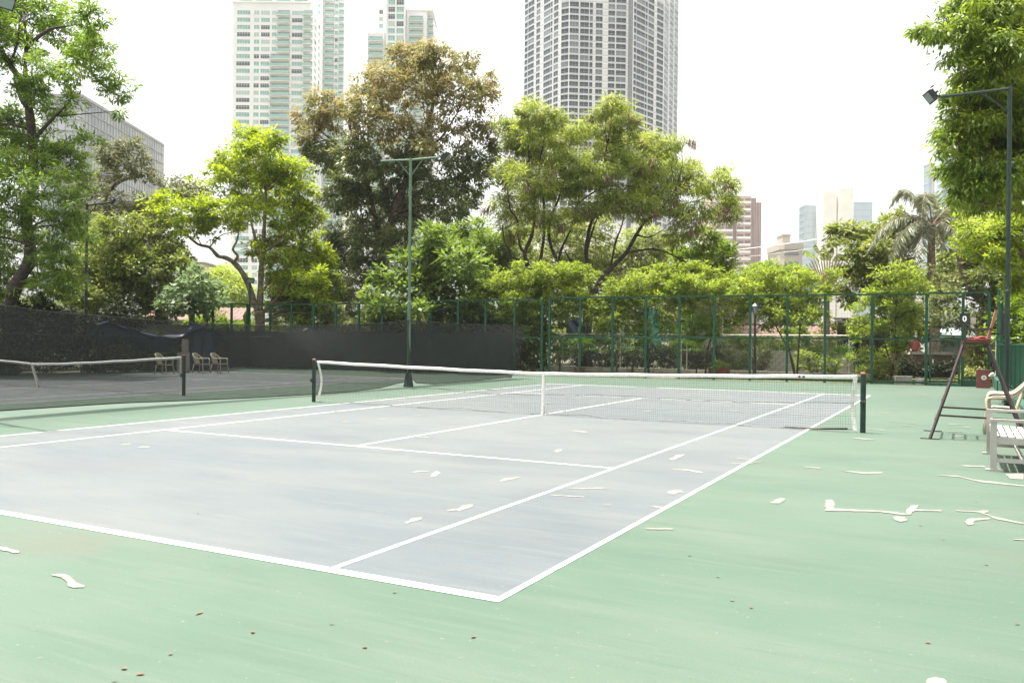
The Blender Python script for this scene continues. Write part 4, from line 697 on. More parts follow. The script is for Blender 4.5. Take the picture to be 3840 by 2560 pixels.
# ------------------------------------------------------------------ ground
g = MB().poly([(-1500, -300, -.05), (1500, -300, -.05), (1500, 3000, -.05), (-1500, 3000, -.05)]).build('ground', M['ground'])
g['kind'] = 'structure'
FA, FB = Vector((8.93, 20.6, 0)), Vector((-9.1, 18.59, 0))       # far fence line
C1, C2, C3 = Vector((-14.8, 17.95, 0)), Vector((-25.58, 16.75, 0)), Vector((-25.36, 12.86, 0))
apron = MB().poly([(9.05, -32, 0), (9.05, 20.62, 0), (FB.x, FB.y, 0), (C1.x, C1.y, 0), (C2.x, C2.y, 0), (-25.3, 12, 0), (-24.6, -32, 0)][::1]).build('court_apron', M['apron'])
apron['kind'] = 'structure'
garden = MB().poly([(9.6, 21.3, -.03), (9.6, 25.2, -.03), (-20, 22.6, -.03), (-20, 18.2, -.03)]).build('garden_soil', M['ground'])
garden['kind'] = 'structure'
side = MB().poly([(9.4, -30, -.03), (14.5, -30, -.03), (14.5, 24, -.03), (9.4, 24, -.03)]).build('side_path', M['path'])
side['kind'] = 'structure'


def court(cx, name):
    o = MB().poly([(cx - 5.485, -11.885, .002), (cx + 5.485, -11.885, .002), (cx + 5.485, 11.885, .002), (cx - 5.485, 11.885, .002)]).build(name, M['court'])
    o['kind'] = 'structure'
    h = .025
    z = .004
    lines = []
    for sx in (-5.485 + h, 5.485 - h):
        lines.append((cx + sx - h, -11.885, cx + sx + h, 11.885))
    for sx in (-4.115, 4.115):
        lines.append((cx + sx - h, -11.785, cx + sx + h, 11.785))
    for sy in (-11.885 + .05, 11.885 - .05):
        lines.append((cx - 5.485 + 2 * h, sy - .05, cx + 5.485 - 2 * h, sy + .05))
    for sy in (-6.4, 6.4):
        lines.append((cx - 4.09, sy - h, cx + 4.09, sy + h))
    lines.append((cx - h, -6.375, cx + h, 6.375))
    for (x0, y0, x1, y1) in lines:
        MB().poly([(x0, y0, z), (x1, y0, z), (x1, y1, z), (x0, y1, z)]).build('court_line', M['line'], o)
    return o


c1 = court(0.0, 'tennis_court')
c2 = court(-17.18, 'tennis_court')
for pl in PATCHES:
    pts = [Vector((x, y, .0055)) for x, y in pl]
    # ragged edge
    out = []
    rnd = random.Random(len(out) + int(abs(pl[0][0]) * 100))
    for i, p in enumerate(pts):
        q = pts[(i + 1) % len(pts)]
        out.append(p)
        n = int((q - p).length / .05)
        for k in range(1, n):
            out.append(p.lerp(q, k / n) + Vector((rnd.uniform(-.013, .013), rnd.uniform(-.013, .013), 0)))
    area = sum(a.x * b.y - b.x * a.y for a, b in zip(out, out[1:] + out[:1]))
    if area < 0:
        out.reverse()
    MB().poly(out).build('repair_and_dapple_patch', M['patch'], apron)
rnd = random.Random(31)
spots = [(rnd.uniform(6.3, 8.7), rnd.uniform(-1.5, 17.5)) for _ in range(34)] + [(rnd.uniform(-3, 5.2), rnd.uniform(1, 10.5)) for _ in range(26)] + [(rnd.uniform(-3.5, 4.5), rnd.uniform(-5.6, -.6)) for _ in range(9)] + [(rnd.uniform(-5, -1), rnd.uniform(-5, -1.0)) for _ in range(5)]  # small repairs; the set beside the wall also paints sun dapples as cream spots
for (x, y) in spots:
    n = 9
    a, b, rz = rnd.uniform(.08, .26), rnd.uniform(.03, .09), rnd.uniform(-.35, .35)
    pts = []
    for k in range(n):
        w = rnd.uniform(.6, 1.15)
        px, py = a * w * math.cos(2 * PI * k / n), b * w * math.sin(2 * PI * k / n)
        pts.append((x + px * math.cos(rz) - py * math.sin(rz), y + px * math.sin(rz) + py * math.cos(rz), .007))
    MB().poly(pts).build('repair_and_dapple_patch', M['patch'], apron)

# ------------------------------------------------------------------ dry leaves on the court
for i, (x, y) in enumerate(DRY_LEAVES):
    rnd = random.Random(i)
    l_, w_, cu = rnd.uniform(.014, .030) * (1.6 if i == 0 else 1), rnd.uniform(.007, .014), rnd.uniform(.0002, .0012)
    mb = MB()
    prof = [(-1, .05), (-.6, .7), (0, 1), (.6, .65), (1, .04)]
    mb.grid(lambda s, t, l_=l_, w_=w_, cu=cu: (l_ * (s * 2 - 1) * .5 * 1.4, w_ * (t * 2 - 1) * np.interp(s * 2 - 1, [q[0] for q in prof], [q[1] for q in prof]), .004 + cu * ((t * 2 - 1) ** 2 + .8 * (s * 2 - 1) ** 2)), 6, 2)
    t = mb.build('dry_leaf', M['dry'], None, smooth=True, loc=(x, y, .004), kind=None)
    t.rotation_euler = (0, 0, rnd.uniform(0, 6.28))
    tag(t, 'small curled brown dry leaf lying on the painted court', 'leaf', 'dry leaves scattered over the court')

# ------------------------------------------------------------------ tennis nets
def tennis_net(cx, y0, label, sag_c, post_h=1.07, lean=0.0, marks=False):
    t = thing('tennis_net', label, 'net', (cx, y0, 0))
    rnd = random.Random(int(cx * 10) + 3)
    for s in (-1, 1):
        mb = MB()
        mb.tube([(s * 6.4, 0, 0), (s * 6.4, 0, post_h - .03)], .048, 14)
        p = mb.build('net_post', M['netpost'], t, smooth=False)
        MB().lathe([(.050, 0), (.054, .012), (.050, .03), (.028, .045), (.002, .05)], (s * 6.4, 0, post_h - .03), 14).build('post_cap', M['rust'], p, smooth=True)
        MB().box((s * 6.4, -.07, .55), (.07, .05, .10)).tube([(s * 6.4 - .05, -.11, .56), (s * 6.4 + .05, -.11, .56)], .012, 8).build('winch', M['netpost'], p)
    E = 6.28

    def top(x):
        a = abs(x) / E
        return sag_c + (post_h - .035 - sag_c) * (a ** 1.25)

    def bulge(x, v):
        return .05 * math.sin(x * 1.3 + 1) * math.sin(PI * v) + .02 * math.sin(x * 5.1) * math.sin(PI * v) ** 2

    def bottom(x):
        return .022 + .018 * math.sin(x * 2.3) + .012 * math.sin(x * 6.1 + 2)

    mb = MB()
    n = 288
    for i in range(n + 1):
        x = -E + 2 * E * i / n
        zb, zt = bottom(x), top(x) - .05
        pts = []
        for k in range(7):
            v = k / 6
            jit = .0035 if 0 < k < 6 else 0
            pts.append((x + rnd.uniform(-jit, jit) * 2.5, bulge(x, v), zb + (zt - zb) * v))
        mb.tube(pts, .0012, 3, cap=False)
    m = 21
    for j in range(m):
        v = j / (m - 1)
        pts = []
        for i in range(97):
            x = -E + 2 * E * i / 96
            zb, zt = bottom(x), top(x) - .05
            pts.append((x, bulge(x, v) + .001, zb + (zt - zb) * v + rnd.uniform(-.004, .004)))
        mb.tube(pts, .0013 if j % 5 else .002, 3, cap=False)
    nl = mb.build('netting', M['cord'], t, kind='stuff')
    # lacing cord that droops below mid height
    pts = []
    for i in range(81):
        x = -E + 2 * E * i / 80
        pts.append((x, bulge(x, .5) - .006, .52 - .10 * (1 - abs(x) / E) + .03 * math.sin(x * 1.1) + .008 * math.sin(x * 7)))
    MB().tube(pts, .0032, 5).build('lacing_cord', M['cord'], t)
    mb = MB()
    pts = [(-E + 2 * E * i / 60, 0, bottom(-E + 2 * E * i / 60)) for i in range(61)]
    mb.tube([(x, .004 + .03 * math.sin(x * 3), z - .008) for x, y, z in pts], .006, 6).build('bottom_rope', M['chain'], t)
    # head band, folded over the cable
    def band(s, q):
        x = -E + 2 * E * s
        a = (q - .5) * 2
        wav = .004 * math.sin(x * 9) * (1 - abs(q - .5))
        return (x, .016 * math.cos(a * PI / 2) * (1 if a < 0 else -1) * abs(a) ** .2 + wav, top(x) - .068 * abs(a) + .004 * math.sin(x * 4))
    mb = MB()
    mb.grid(lambda s, q: band(s, q), 120, 8)
    hb = mb.build('head_band', M['band'], t, smooth=True)
    MB().tube([(-6.4, 0, post_h - .05), (-E, 0, top(-E) - .01)], .006, 6).tube([(E, 0, top(E) - .01), (6.4, 0, post_h - .05)], .006, 6).build('cable', M['galv'], t)
    for s in (-1, 1):
        x = s * (E - .01)
        mb = MB()
        mb.grid(lambda a, q: (x + s * (.036 - .072 * q) + s * -.11 * math.sin(PI * a) ** 1.3 * (.5 if s > 0 else .7), -.008 + .05 * math.sin(PI * a), .03 + (post_h - .09) * a), 14, 2)
        mb.build('side_band', M['band'], t, smooth=True)
    mb = MB()
    mb.bar((lean, -.015, sag_c - .005), (0, -.03, .01), .05, .008, up=(0, 1, 0))
    mb.bar((lean, .015, sag_c - .005), (0, .03, .01), .05, .008, up=(0, 1, 0))
    mb.box((lean, 0, sag_c + .002), (.052, .05, .012))
    mb.build('centre_strap', M['band'], t)
    MB().tube([(0, 0, .004), (0, 0, .04)], .02, 8).build('floor_anchor', M['rust'], t)
    if marks:
        for i, (xx, mm) in enumerate(((5.30, 'red'), (5.375, 'greenwall'))):
            zz = top(xx) - .035
            mk = MB()
            mk.poly([(xx + .026 * math.cos(k * PI / 6), -.0245 - .004, zz + .024 * math.sin(k * PI / 6)) for k in range(12)])
            mk.build('print_mark', M[mm], hb)
        mk = MB()
        for k in range(9):
            mk.poly([(5.72 + k * .022, -.0275, top(5.75) - .045 + .006 * (k % 3)), (5.734 + k * .022, -.0275, top(5.75) - .045 + .006 * (k % 3)), (5.736 + k * .022, -.0275, top(5.75) - .022), (5.722 + k * .022, -.0275, top(5.75) - .022)])
        mk.build('print_smudge', M['grey'], hb)
        MB().tube([(5.05, -.05, .03), (5.6, -.08, .035), (6.15, -.06, .06)], [.008, .016, .02], 8).build('rolled_hem', M['chairmetal'], t, smooth=True)
    return t


tennis_net(0.0, 0.0, 'black tennis net with white head band across the sunlit court', .914, marks=True)
tennis_net(-17.18, -.25, 'tennis net with leaning centre strap seen through the black shade cloth', .74, post_h=1.1, lean=-.36)

# ------------------------------------------------------------------ shade cloth between the courts
TOPP = [(-14, 2.0), (-7.0, 2.22), (-6.67, 2.18), (-5.8, 2.09), (-4.84, 2.05), (-3.78, 2.0), (-2.42, 1.94), (-1.28, 1.93), (.2, 1.92), (2.13, 1.95), (3.79, 2.02), (5.53, 2.11), (7.05, 2.24), (8.57, 2.2), (10.32, 2.18), (12.27, 2.18), (15.39, 2.23)]
BOTP = [(-14, .1), (-6.66, .14), (-5.78, .13), (-4.82, .12), (-3.76, .11), (-2.57, .08), (-.39, .04), (2.16, .025), (3.82, .02), (5.33, .05), (6.64, .18), (7.05, .30), (7.4, .12), (8.61, .025), (10.37, .02), (12.32, .02), (14.12, .06), (14.89, .03)]
ty, tz = zip(*TOPP)
by, bz = zip(*BOTP)


def cloth_x(y, v):
    sag = math.sin(PI * min(1, max(0, v)))
    d = min(abs(y - 7.05), abs(y + 7), 3.5) / 3.5
    fold = .05 * math.exp(-(abs(y - 7.05) / 1.3) ** 2) * math.sin((y - 7.05) * 9 + v * 6)
    return -8.4 + (.22 * sag * math.sin(y * .55 + .4) + .30 * (1 - v) ** 2 * math.sin(y * .35 + .5)) * d + .02 * math.sin(y * 3.1 + v * 4) * sag + fold * (1 - .3 * v)


def windscreen(y0, y1, label, slant=0.0):
    t = thing('shade_cloth', label, 'screen', (-8.4, (y0 + y1) / 2, 0))
    ym = (y0 + y1) / 2

    def pt(s, v):
        y = y0 + (y1 - y0) * s
        yy = y - slant * (1 - v) * s ** 6
        zt, zb = np.interp(y, ty, tz), np.interp(yy, by, bz)
        return (cloth_x(yy, v) + 8.4, yy - ym, zb + (zt - zb) * v)
    n = int((y1 - y0) / .09)
    MB().grid(pt, n, 22).build('cloth', M['screen'], t, smooth=True)
    MB().tube([pt(i / n, 0) for i in range(n + 1)], .013, 5).build('bottom_hem', M['hem'], t)
    MB().tube([pt(i / n, 1) for i in range(n + 1)], .007, 5).build('top_wire', M['hem'], t)
    if y1 < 7.06 and y0 > -8:
        MB().tube([(cloth_x(y, .75) + 8.37, y - ym, 1.63 - .03 * math.sin((y + 7) / 7.5 * PI)) for y in [-7 + k * .25 for k in range(31)]], .006, 5).build('middle_wire', M['wire'], t)
    return t


windscreen(-7.0, 7.05, 'long sagging black shade cloth stretched between two floodlight poles')
windscreen(7.06, 15.39, 'black shade cloth panel ending free beyond the twin floodlight pole', slant=.75)
windscreen(-14.0, -7.01, 'black shade cloth continuing out of view behind the near pole')

# ------------------------------------------------------------------ floodlights
def flood_head(parent, p, aim, s=1.0):
    """rectangular floodlight on a yoke; aim is a horizontal direction, tilted down"""
    a = Vector((aim[0], aim[1], 0)).normalized()
    d = (a * .8 + Vector((0, 0, -.6))).normalized()
    side = Vector((0, 0, 1)).cross(a).normalized()
    upv = side.cross(d)
    upv = -upv if upv.z < 0 else upv
    R = Matrix((side, upv, d)).transposed()
    c = Vector(p) + a * .24 * s
    mb = MB()
    mb.box(c, (.40 * s, .30 * s, .07 * s), R=R)
    for k in range(7):
        mb.box(c + R @ Vector(((k - 3) * .055 * s, 0, -.065 * s)), (.012 * s, .26 * s, .07 * s), R=R)
    mb.bar(Vector(p) - a * .05, c - d * .09 * s, .05 * s, .03 * s)
    for k in (-1, 1):
        mb.bar(c + R @ Vector((k * .215 * s, 0, 0)), c + R @ Vector((k * .215 * s, 0, -.12 * s)), .02 * s, .04 * s)
    mb.box(c + R @ Vector((0, 0, -.125 * s)), (.45 * s, .05 * s, .02 * s), R=R)
    h = mb.build('floodlight', M['black'], parent)
    MB().box(c + R @ Vector((0, 0, .036 * s)), (.33 * s, .23 * s, .012 * s), R=R).build('lamp_glass', M['lens'], h)
    return h


def lamp_pole(loc, h, arms, label, m='darkgreen', r=.055, lower=None, base=True, group=None, s=1.0, brace=True):
    """arms: list of (dx, dy, dz) ends relative to the pole top"""
    t = thing('floodlight_pole', label, 'floodlight', loc, group=group)
    mb = MB()
    zc = h * .36
    mb.tube([(0, 0, .0), (0, 0, zc)], r * 1.15, 12)
    mb.lathe([(r * 1.15, 0), (r * 1.4, .03), (r * 1.35, .10), (r, .14)], (0, 0, zc), 12)
    mb.tube([(0, 0, zc + .1), (0, 0, h)], r, 12)
    mb.build('pole', M[m], t)
    if base:
        MB().lathe([(.17, 0), (.165, .05), (.10, .42), (.07, .5), (.03, .51)], (0, 0, 0), 10).build('concrete_foot', M['darkgreen'], t)
    for (dx, dy, dz) in arms:
        e = Vector((dx, dy, h - .06 + dz))
        a = Vector((dx, dy, 0)).normalized()
        MB().tube([(0, 0, h - .06), e], r * .72, 8).build('arm', M[m], t)
        if brace:
            MB().bar(Vector((0, 0, h - .62)), Vector((0, 0, h - .08)).lerp(e, .42), .03, .03).build('brace', M[m], t)
        flood_head(t, e, a, s)
    return t


lamp_pole((-8.46, 7.05, 0), 7.68, [(-.9, -.46, -.05), (.86, .46, .10)], 'tall faded green pole with two floodlights between the courts', 'palegreen', .048)
lamp_pole((-8.46, -7.05, 0), 7.66, [(-.9, -.2, 0), (.78, -.1, .06)], 'twin floodlight pole of which only one lamp shows at the picture corner', 'palegreen', .05, s=.8)
lamp_pole((8.90, 6.76, 0), 7.72, [(-1.45, -.5, -.14)], 'dark floodlight pole with one arm reaching over the umpire chair', 'darkgreen', .048, base=False)
lamp_pole((-27.3, 8.46, 0), 7.6, [(.95, .5, .14)], 'slim dark floodlight pole with a single arm among the trees behind the shade cloth', 'darkgreen', .06)
lamp_pole((-25.7, 16.9, 0), 4.65, [(.06, -.05, .03)], 'short green lamp post at the fence corner in front of the forked tree', 'green', .05, brace=False, base=False)
lamp_pole((-10.55, 21.4, 0), 5.45, [(-.28, -.2, .02), (.28, .15, .02)], 'green lamp post with two small floodlights behind the double fence posts', 'green', .045, base=False, brace=False, s=.8)
lamp_pole((9.55, 25.5, 0), 5.95, [(-.1, -.1, .02)], 'dark lamp post rising behind the fence corner near the brown tree limbs', 'darkgreen', .09, base=False, brace=False)


def garden_lamp(loc, h, label):
    t = thing('garden_lamp', label, 'lamp', loc)
    MB().lathe([(.13, 0), (.13, .18), (.08, .25), (.07, .5), (.05, .55), (.045, h - .62), (.07, h - .6), (.045, h - .56), (.06, h - .5)], (0, 0, 0), 10).build('post', M['black'], t)
    l_ = MB()
    for k in range(6):
        a = k * PI / 3
        l_.bar((.07 * math.cos(a), .07 * math.sin(a), h - .5), (.15 * math.cos(a), .15 * math.sin(a), h - .14), .014, .014)
    l_.lathe([(.19, 0), (.16, .03), (.05, .12), (.015, .2)], (0, 0, h - .14), 6)
    ln = l_.build('lantern', M['black'], t)
    MB().lathe([(.06, 0), (.13, .33)], (0, 0, h - .49), 6).build('lantern_glass', M['lens'], ln)
    return t


garden_lamp((-.16, 21.75, 0), 3.35, 'black lantern post standing just behind the tall green fence')
garden_lamp((-29.2, 17.2, 0), 3.35, 'black lantern post behind the short stretch of fence by the forked tree')

# ------------------------------------------------------------------ tall green fences
def fence_run(t, posts, h, mid, mesh_low=True, post_w=.095, top_w=.065, wire_gap=.055, mesh_high=True, base_z=.1):
    """posts: points along the run; builds posts, rails and welded wire between them as parts of t"""
    o = Vector(t.location)
    posts = [Vector(p) - o for p in posts]
    for p in posts:
        MB().box((p.x, p.y, h / 2), (post_w, post_w, h), rz=.11).build('post', M['green'], t)
    a, b = posts[0], posts[-1]
    MB().bar((a.x, a.y, h), (b.x, b.y, h), top_w, top_w).build('top_rail', M['green'], t)
    MB().bar((a.x, a.y, mid), (b.x, b.y, mid), top_w, top_w).build('middle_rail', M['green'], t)
    MB().bar((a.x, a.y, base_z), (b.x, b.y, base_z), top_w, .08).build('bottom_rail', M['green'], t)
    mb = MB()
    d = (b - a); L_ = d.length; d.normalize()
    zones = []
    if mesh_low: zones.append((base_z, mid))
    if mesh_high: zones.append((mid, h))
    for z0, z1 in zones:
        n = int((z1 - z0) / wire_gap)
        for k in range(1, n):
            z = z0 + (z1 - z0) * k / n
            mb.tube([(a.x, a.y, z), (b.x, b.y, z)], .0022, 3, cap=False)
    n = int(L_ / .11)
    for k in range(1, n):
        p = a + d * (L_ * k / n)
        z0 = zones[0][0]; z1 = zones[-1][1]
        mb.tube([(p.x, p.y, z0), (p.x, p.y, z1)], .0017, 3, cap=False)
    mb.build('wire_mesh', M['wire'], t, kind='stuff')


tf = thing('tall_fence', 'tall green wire fence behind the far baseline of the sunlit court', 'fence', (0, 19.6, 0))
XS = [6.72, 4.78, 3.03, 1.57, .1, -1.38, -2.85, -4.31, -5.8, -7.3, -8.76]
dirf = (FB - FA).normalized()
onF = lambda x: FA + (FB - FA) * ((x - FA.x) / (FB.x - FA.x))
fence_run(tf, [onF(x) for x in XS], 3.56, 1.79)
# garden gate with its own frame
gt = thing('fence_gate', 'green wire gate with a lower door, beside the maroon board', 'gate', tuple(onF(7.36)))
go = Vector(gt.location)
pa, pb = onF(6.86) - go, onF(7.86) - go
for p in (pa, pb):
    MB().box((p.x, p.y, .98), (.055, .055, 1.76), rz=.11).build('door_stile', M['green'], gt)
for z in (.16, .26, 1.74, 1.86):
    MB().bar((pa.x, pa.y, z), (pb.x, pb.y, z), .045, .045).build('door_rail', M['green'], gt)
qa, qb = onF(6.78) - go, onF(7.93) - go
MB().bar((qa.x, qa.y, 3.59), (qb.x, qb.y, 3.59), .065, .065).build('top_rail', M['green'], gt)
MB().bar((qa.x, qa.y, 1.93), (qb.x, qb.y, 1.93), .055, .055).build('middle_rail', M['green'], gt)
mb = MB()
for k in range(31):
    z = 1.96 + k * .053
    mb.tube([(qa.x, qa.y, z), (qb.x, qb.y, z)], .0022, 3, cap=False)
for k in range(1, 11):
    q = qa.lerp(qb, k / 11)
    mb.tube([(q.x, q.y, 1.93), (q.x, q.y, 3.58)], .0018, 3, cap=False)
mb.build('upper_wire', M['wire'], gt, kind='stuff')
mb = MB()
for k in range(28):
    z = .3 + k * .052
    mb.tube([(pa.x, pa.y, z), (pb.x, pb.y, z)], .0024, 3, cap=False)
for k in range(1, 9):
    p = pa.lerp(pb, k / 9)
    mb.tube([(p.x, p.y, .26), (p.x, p.y, 1.74)], .0022, 3, cap=False)
mb.build('wire_mesh', M['wire'], gt, kind='stuff')
MB().box((pa.x + .1, pa.y - .05, .95), (.05, .05, .14)).build('latch', M['galv'], gt)
MB().box((0, -.1, .05), (1.1, .4, .1), rz=.11).build('door_step', M['greenwall'], gt)
cf = thing('tall_fence', 'narrow tall green fence bay between the gate and the low fence', 'fence', tuple(onF(8.4)))
fence_run(cf, [onF(7.98), onF(8.86)], 3.6, 1.82, base_z=.32)
MB().box((0.0, -.02, .12), (.84, .16, .24), rz=.11).build('concrete_kerb', M['greenwall'], cf)
lf = thing('tall_fence', 'tall green fence continuing behind the black shade cloth under the broad-leaved tree', 'fence', (-12, 18.3, 0))
fence_run(lf, [onF(-9.12)] + [Vector((x, 18.59 + (x + 9.1) * .1123, 0)) for x in (-10.46, -11.93, -13.36, -14.8)], 3.46, 1.72)
bf = thing('tall_fence', 'green fence behind the second court running to the corner lamp post', 'fence', (-20, 17.35, 0))
fence_run(bf, [C1 + (C2 - C1) * (k / 8) for k in range(9)], 3.35, 1.7)
kf = thing('tall_fence', 'short green fence stretch turning towards the second court by the lantern post', 'fence', (-25.5, 14.8, 0))
fence_run(kf, [C2 + (C3 - C2) * (k / 3) + Vector((0, -.12 if k == 0 else 0, 0)) for k in range(4)], 3.35, 1.7)
rf = thing('tall_fence', 'tall green fence bay rising above the low fence at the corner', 'fence', (9.16, 19.0, 0))
fence_run(rf, [(9.16, 20.5, 0), (9.16, 19.2, 0), (9.16, 17.6, 0)], 3.62, 1.8, base_z=.5)
# low dark windscreen hung on the second court's back fence
sc = thing('dark_screen', 'dark green screen cloth tied along the back fence of the second court', 'screen', (-18, 17.5, 0))
mb = MB()
path = [C3 + Vector((.1, 0, 0)), C2 + Vector((.15, -.15, 0)), C1 + Vector((0, -.12, 0)), onF(-10.6) + Vector((0, -.12, 0))]
for a, b in zip(path, path[1:]):
    n = max(2, int((b - a).length / .4))
    mb.grid(lambda s, v, a=a, b=b: (a.x + (b.x - a.x) * s + 18 + .04 * math.sin(s * 40), a.y + (b.y - a.y) * s - 17.5 + .04 * math.cos(s * 37 + v), .08 + 1.85 * v + .03 * math.sin(s * 21)), n * 2, 4)
M['dkscreen'] = mat('dark_green_cloth', (0.014, 0.024, 0.020), 0.85, var=0.4, vscale=2)
mb.build('cloth', M['dkscreen'], sc, smooth=True)

# ------------------------------------------------------------------ low fence on its wall
lw = thing('low_fence', 'low green railing on a painted concrete wall beside the umpire chair', 'fence', (9.15, 4, 0))
mb = MB()
prof = [(-.10, 0), (.14, 0), (.14, .42), (-.04, .42), (-.10, .36)]
o = len(mb.v)
ys = [-34, 16.55]
for yy in ys:
    mb.v += [(x, yy, z) for x, z in prof]
for k in range(5):
    j = (k + 1) % 5
    mb.f.append([k, j, 5 + j, 5 + k]); mb.mi.append(0)
mb.f.append([0, 1, 2, 3, 4][::-1]); mb.mi.append(0)
mb.f.append([5, 6, 7, 8, 9]); mb.mi.append(0)
mb.build('wall', M['greenwall'], lw)
MB().bar((0, -34, 1.62), (0, 16.5, 1.62), .05, .045).build('top_rail', M['green'], lw)
MB().bar((0, -34, .50), (0, 16.5, .50), .04, .035).build('bottom_rail', M['green'], lw)
post = MB().box((0, 0, 0), (.06, .06, 1.2)).mesh('post', M['green'])
for k in range(15):
    put('post', post, lw, (0, -12 + k * 2.03, 1.02))
pick = MB().box((0, 0, 0), (.02, .035, 1.08)).mesh('picket', M['green'])
k = 0
y = -9.0
while y < 16.4:
    put('picket', pick, lw, (.015, y, 1.06))
    y += .17
    k += 1
mb = MB()
for k in range(19):
    mb.tube([(.035, -34, .56 + k * .055), (.035, 16.5, .56 + k * .055)], .0025, 3, cap=False)
mb.build('wire_mesh', M['wire'], lw, kind='stuff')
MB().box((-.1, 7.0, .24), (.22, .62, .36)).box((-.06, 7.0, .45), (.30, .7, .05)).build('lamp_plinth', M['greenwall'], lw)
MB().box((-.04, 19.0, .2), (.2, 4.9, .4)).build('wall', M['greenwall'], lw, loc=(0, -4, 0))

# ------------------------------------------------------------------ umpire chair
def umpire():
    t = thing('umpire_chair', 'tall brown metal umpire chair facing the net with a ladder front', 'chair', (8.1, .3, 0))
    X = lambda x: x - 8.1
    SZ = 1.62
    yn, yf = -.26, .26            # seat half width
    fy = {-1: -.76, 1: .70}       # feet
    for s in (-1, 1):
        ty_ = yn if s < 0 else yf
        MB().bar((X(7.50), fy[s], .01), (X(7.99), ty_, SZ), .038, .038).build('leg', M['chairmetal'], t)
        MB().bar((X(8.92), fy[s], .01), (X(8.34), ty_, SZ), .038, .038).build('leg', M['chairmetal'], t)
        zf = .46 if s > 0 else .40
        fx = 7.50 + .49 * zf / SZ
        bx = 8.92 - .58 * .38 / SZ
        fyy = fy[s] + (ty_ - fy[s]) * .26
        MB().bar((X(fx), fyy, zf), (X(bx), fyy, zf - .02), .035, .03).build('side_brace', M['chairmetal'], t)
        MB().box((X(7.50), fy[s], .008), (.30, .05, .014)).build('foot_plate', M['chairmetal'], t)
        MB().box((X(8.92), fy[s], .008), (.22, .05, .014)).build('foot_plate', M['chairmetal'], t)
    for k in range(1, 5):
        q = k / 5
        x = 7.50 + .49 * q
        y0, y1 = fy[-1] + (yn - fy[-1]) * q, fy[1] + (yf - fy[1]) * q
        MB().bar((X(x) - .02, y0, SZ * q), (X(x) - .02, y1, SZ * q), .03, .05).build('ladder_rung', M['chairmetal'], t)
    MB().bar((X(8.75), -.55, .5), (X(8.75), .5, .5), .03, .03).build('back_brace', M['chairmetal'], t)
    MB().box((X(8.17), 0, SZ + .035), (.42, .60, .035)).build('seat', M['wood'], t)
    MB().box((X(8.17), -.27, SZ), (.40, .035, .035)).box((X(8.17), .27, SZ), (.40, .035, .035)).box((X(8.34), 0, SZ), (.035, .54, .035)).box((X(7.99), 0, SZ), (.035, .54, .035)).build('seat_frame', M['chairmetal'], t)
    b = MB().bar((X(8.33), 0, SZ + .05), (X(8.475), 0, SZ + .56), .58, .035, up=(1, 0, 0))
    R = None
    # the board leans back; build it as a slanted slab
    mb = MB()
    mb.v = [(X(8.33), -.29, SZ + .06), (X(8.37), -.29, SZ + .06), (X(8.37), .29, SZ + .06), (X(8.33), .29, SZ + .06), (X(8.455), -.27, SZ + .57), (X(8.495), -.27, SZ + .57), (X(8.495), .27, SZ + .57), (X(8.455), .27, SZ + .57)]
    mb.f = [[0, 3, 2, 1], [4, 5, 6, 7], [0, 1, 5, 4], [1, 2, 6, 5], [2, 3, 7, 6], [3, 0, 4, 7]]
    mb.mi = [0] * 6
    mb.build('backrest', M['wood'], t)
    for s in (-1, 1):
        yy = s * .30
        MB().box((X(8.20), yy, SZ + .25), (.42, .04, .03)).build('armrest', M['chairmetal'], t)
        MB().bar((X(8.005), yy, SZ - .12), (X(8.005), yy, SZ + .40 if s < 0 else SZ + .25), .035, .035).build('arm_post', M['chairmetal'], t)
    mb = MB()
    mb.bar((X(8.57), -.1, SZ + .16), (X(8.57), -.1, SZ + .52), .04, .05).bar((X(8.40), -.1, SZ + .17), (X(8.57), -.1, SZ + .17), .035, .035)
    mb.build('back_bracket', M['black'], t)
    MB().bar((X(7.93), -.2, SZ - .20), (X(7.97), -.2, SZ + .03), .03, .05).bar((X(7.97), .2, SZ - .22), (X(7.97), .2, SZ + .03), .03, .05).build('front_hook', M['wood'], t)
    return t


umpire()


def text(name, s, size, m, parent, loc, rot, depth=.002):
    cu = bpy.data.curves.new(name, 'FONT')
    cu.body = s
    cu.size = size
    cu.extrude = depth
    cu.offset = size * .035
    cu.align_x = 'CENTER'; cu.align_y = 'CENTER'
    cu.materials.append(m)
    tmp = bpy.data.objects.new(name, cu)
    C.objects.link(tmp)
    bpy.context.view_layer.update()
    me = bpy.data.meshes.new_from_object(tmp.evaluated_get(bpy.context.evaluated_depsgraph_get()))
    bpy.data.objects.remove(tmp)
    bpy.data.curves.remove(cu)
    o = bpy.data.objects.new(name, me)
    C.objects.link(o)
    o.parent = parent
    o.location = loc
    o.rotation_euler = rot
    return o


sb = thing('score_board', 'small black score box showing a white 0 fixed to the umpire chair', 'score board', (8.0, -.02, 2.03))
MB().box((0, -.28, .0), (.155, .05, .16)).box((0, -.28, .088), (.165, .06, .016)).box((0, -.28, -.085), (.16, .055, .012)).build('box', M['black'], sb)
text('digit', '0', .125, M['white'], sb, (-.004, -.308, 0), (PI / 2, 0, 0))
MB().box((.125, -.1, -.02), (.075, .012, .11)).bar((.12, -.1, -.16), (.12, -.1, -.06), .015, .012).build('score_card', M['cream'], sb)
text('digit', '6', .085, M['grey'], sb, (.125, -.109, -.02), (PI / 2, 0, 0), .001)

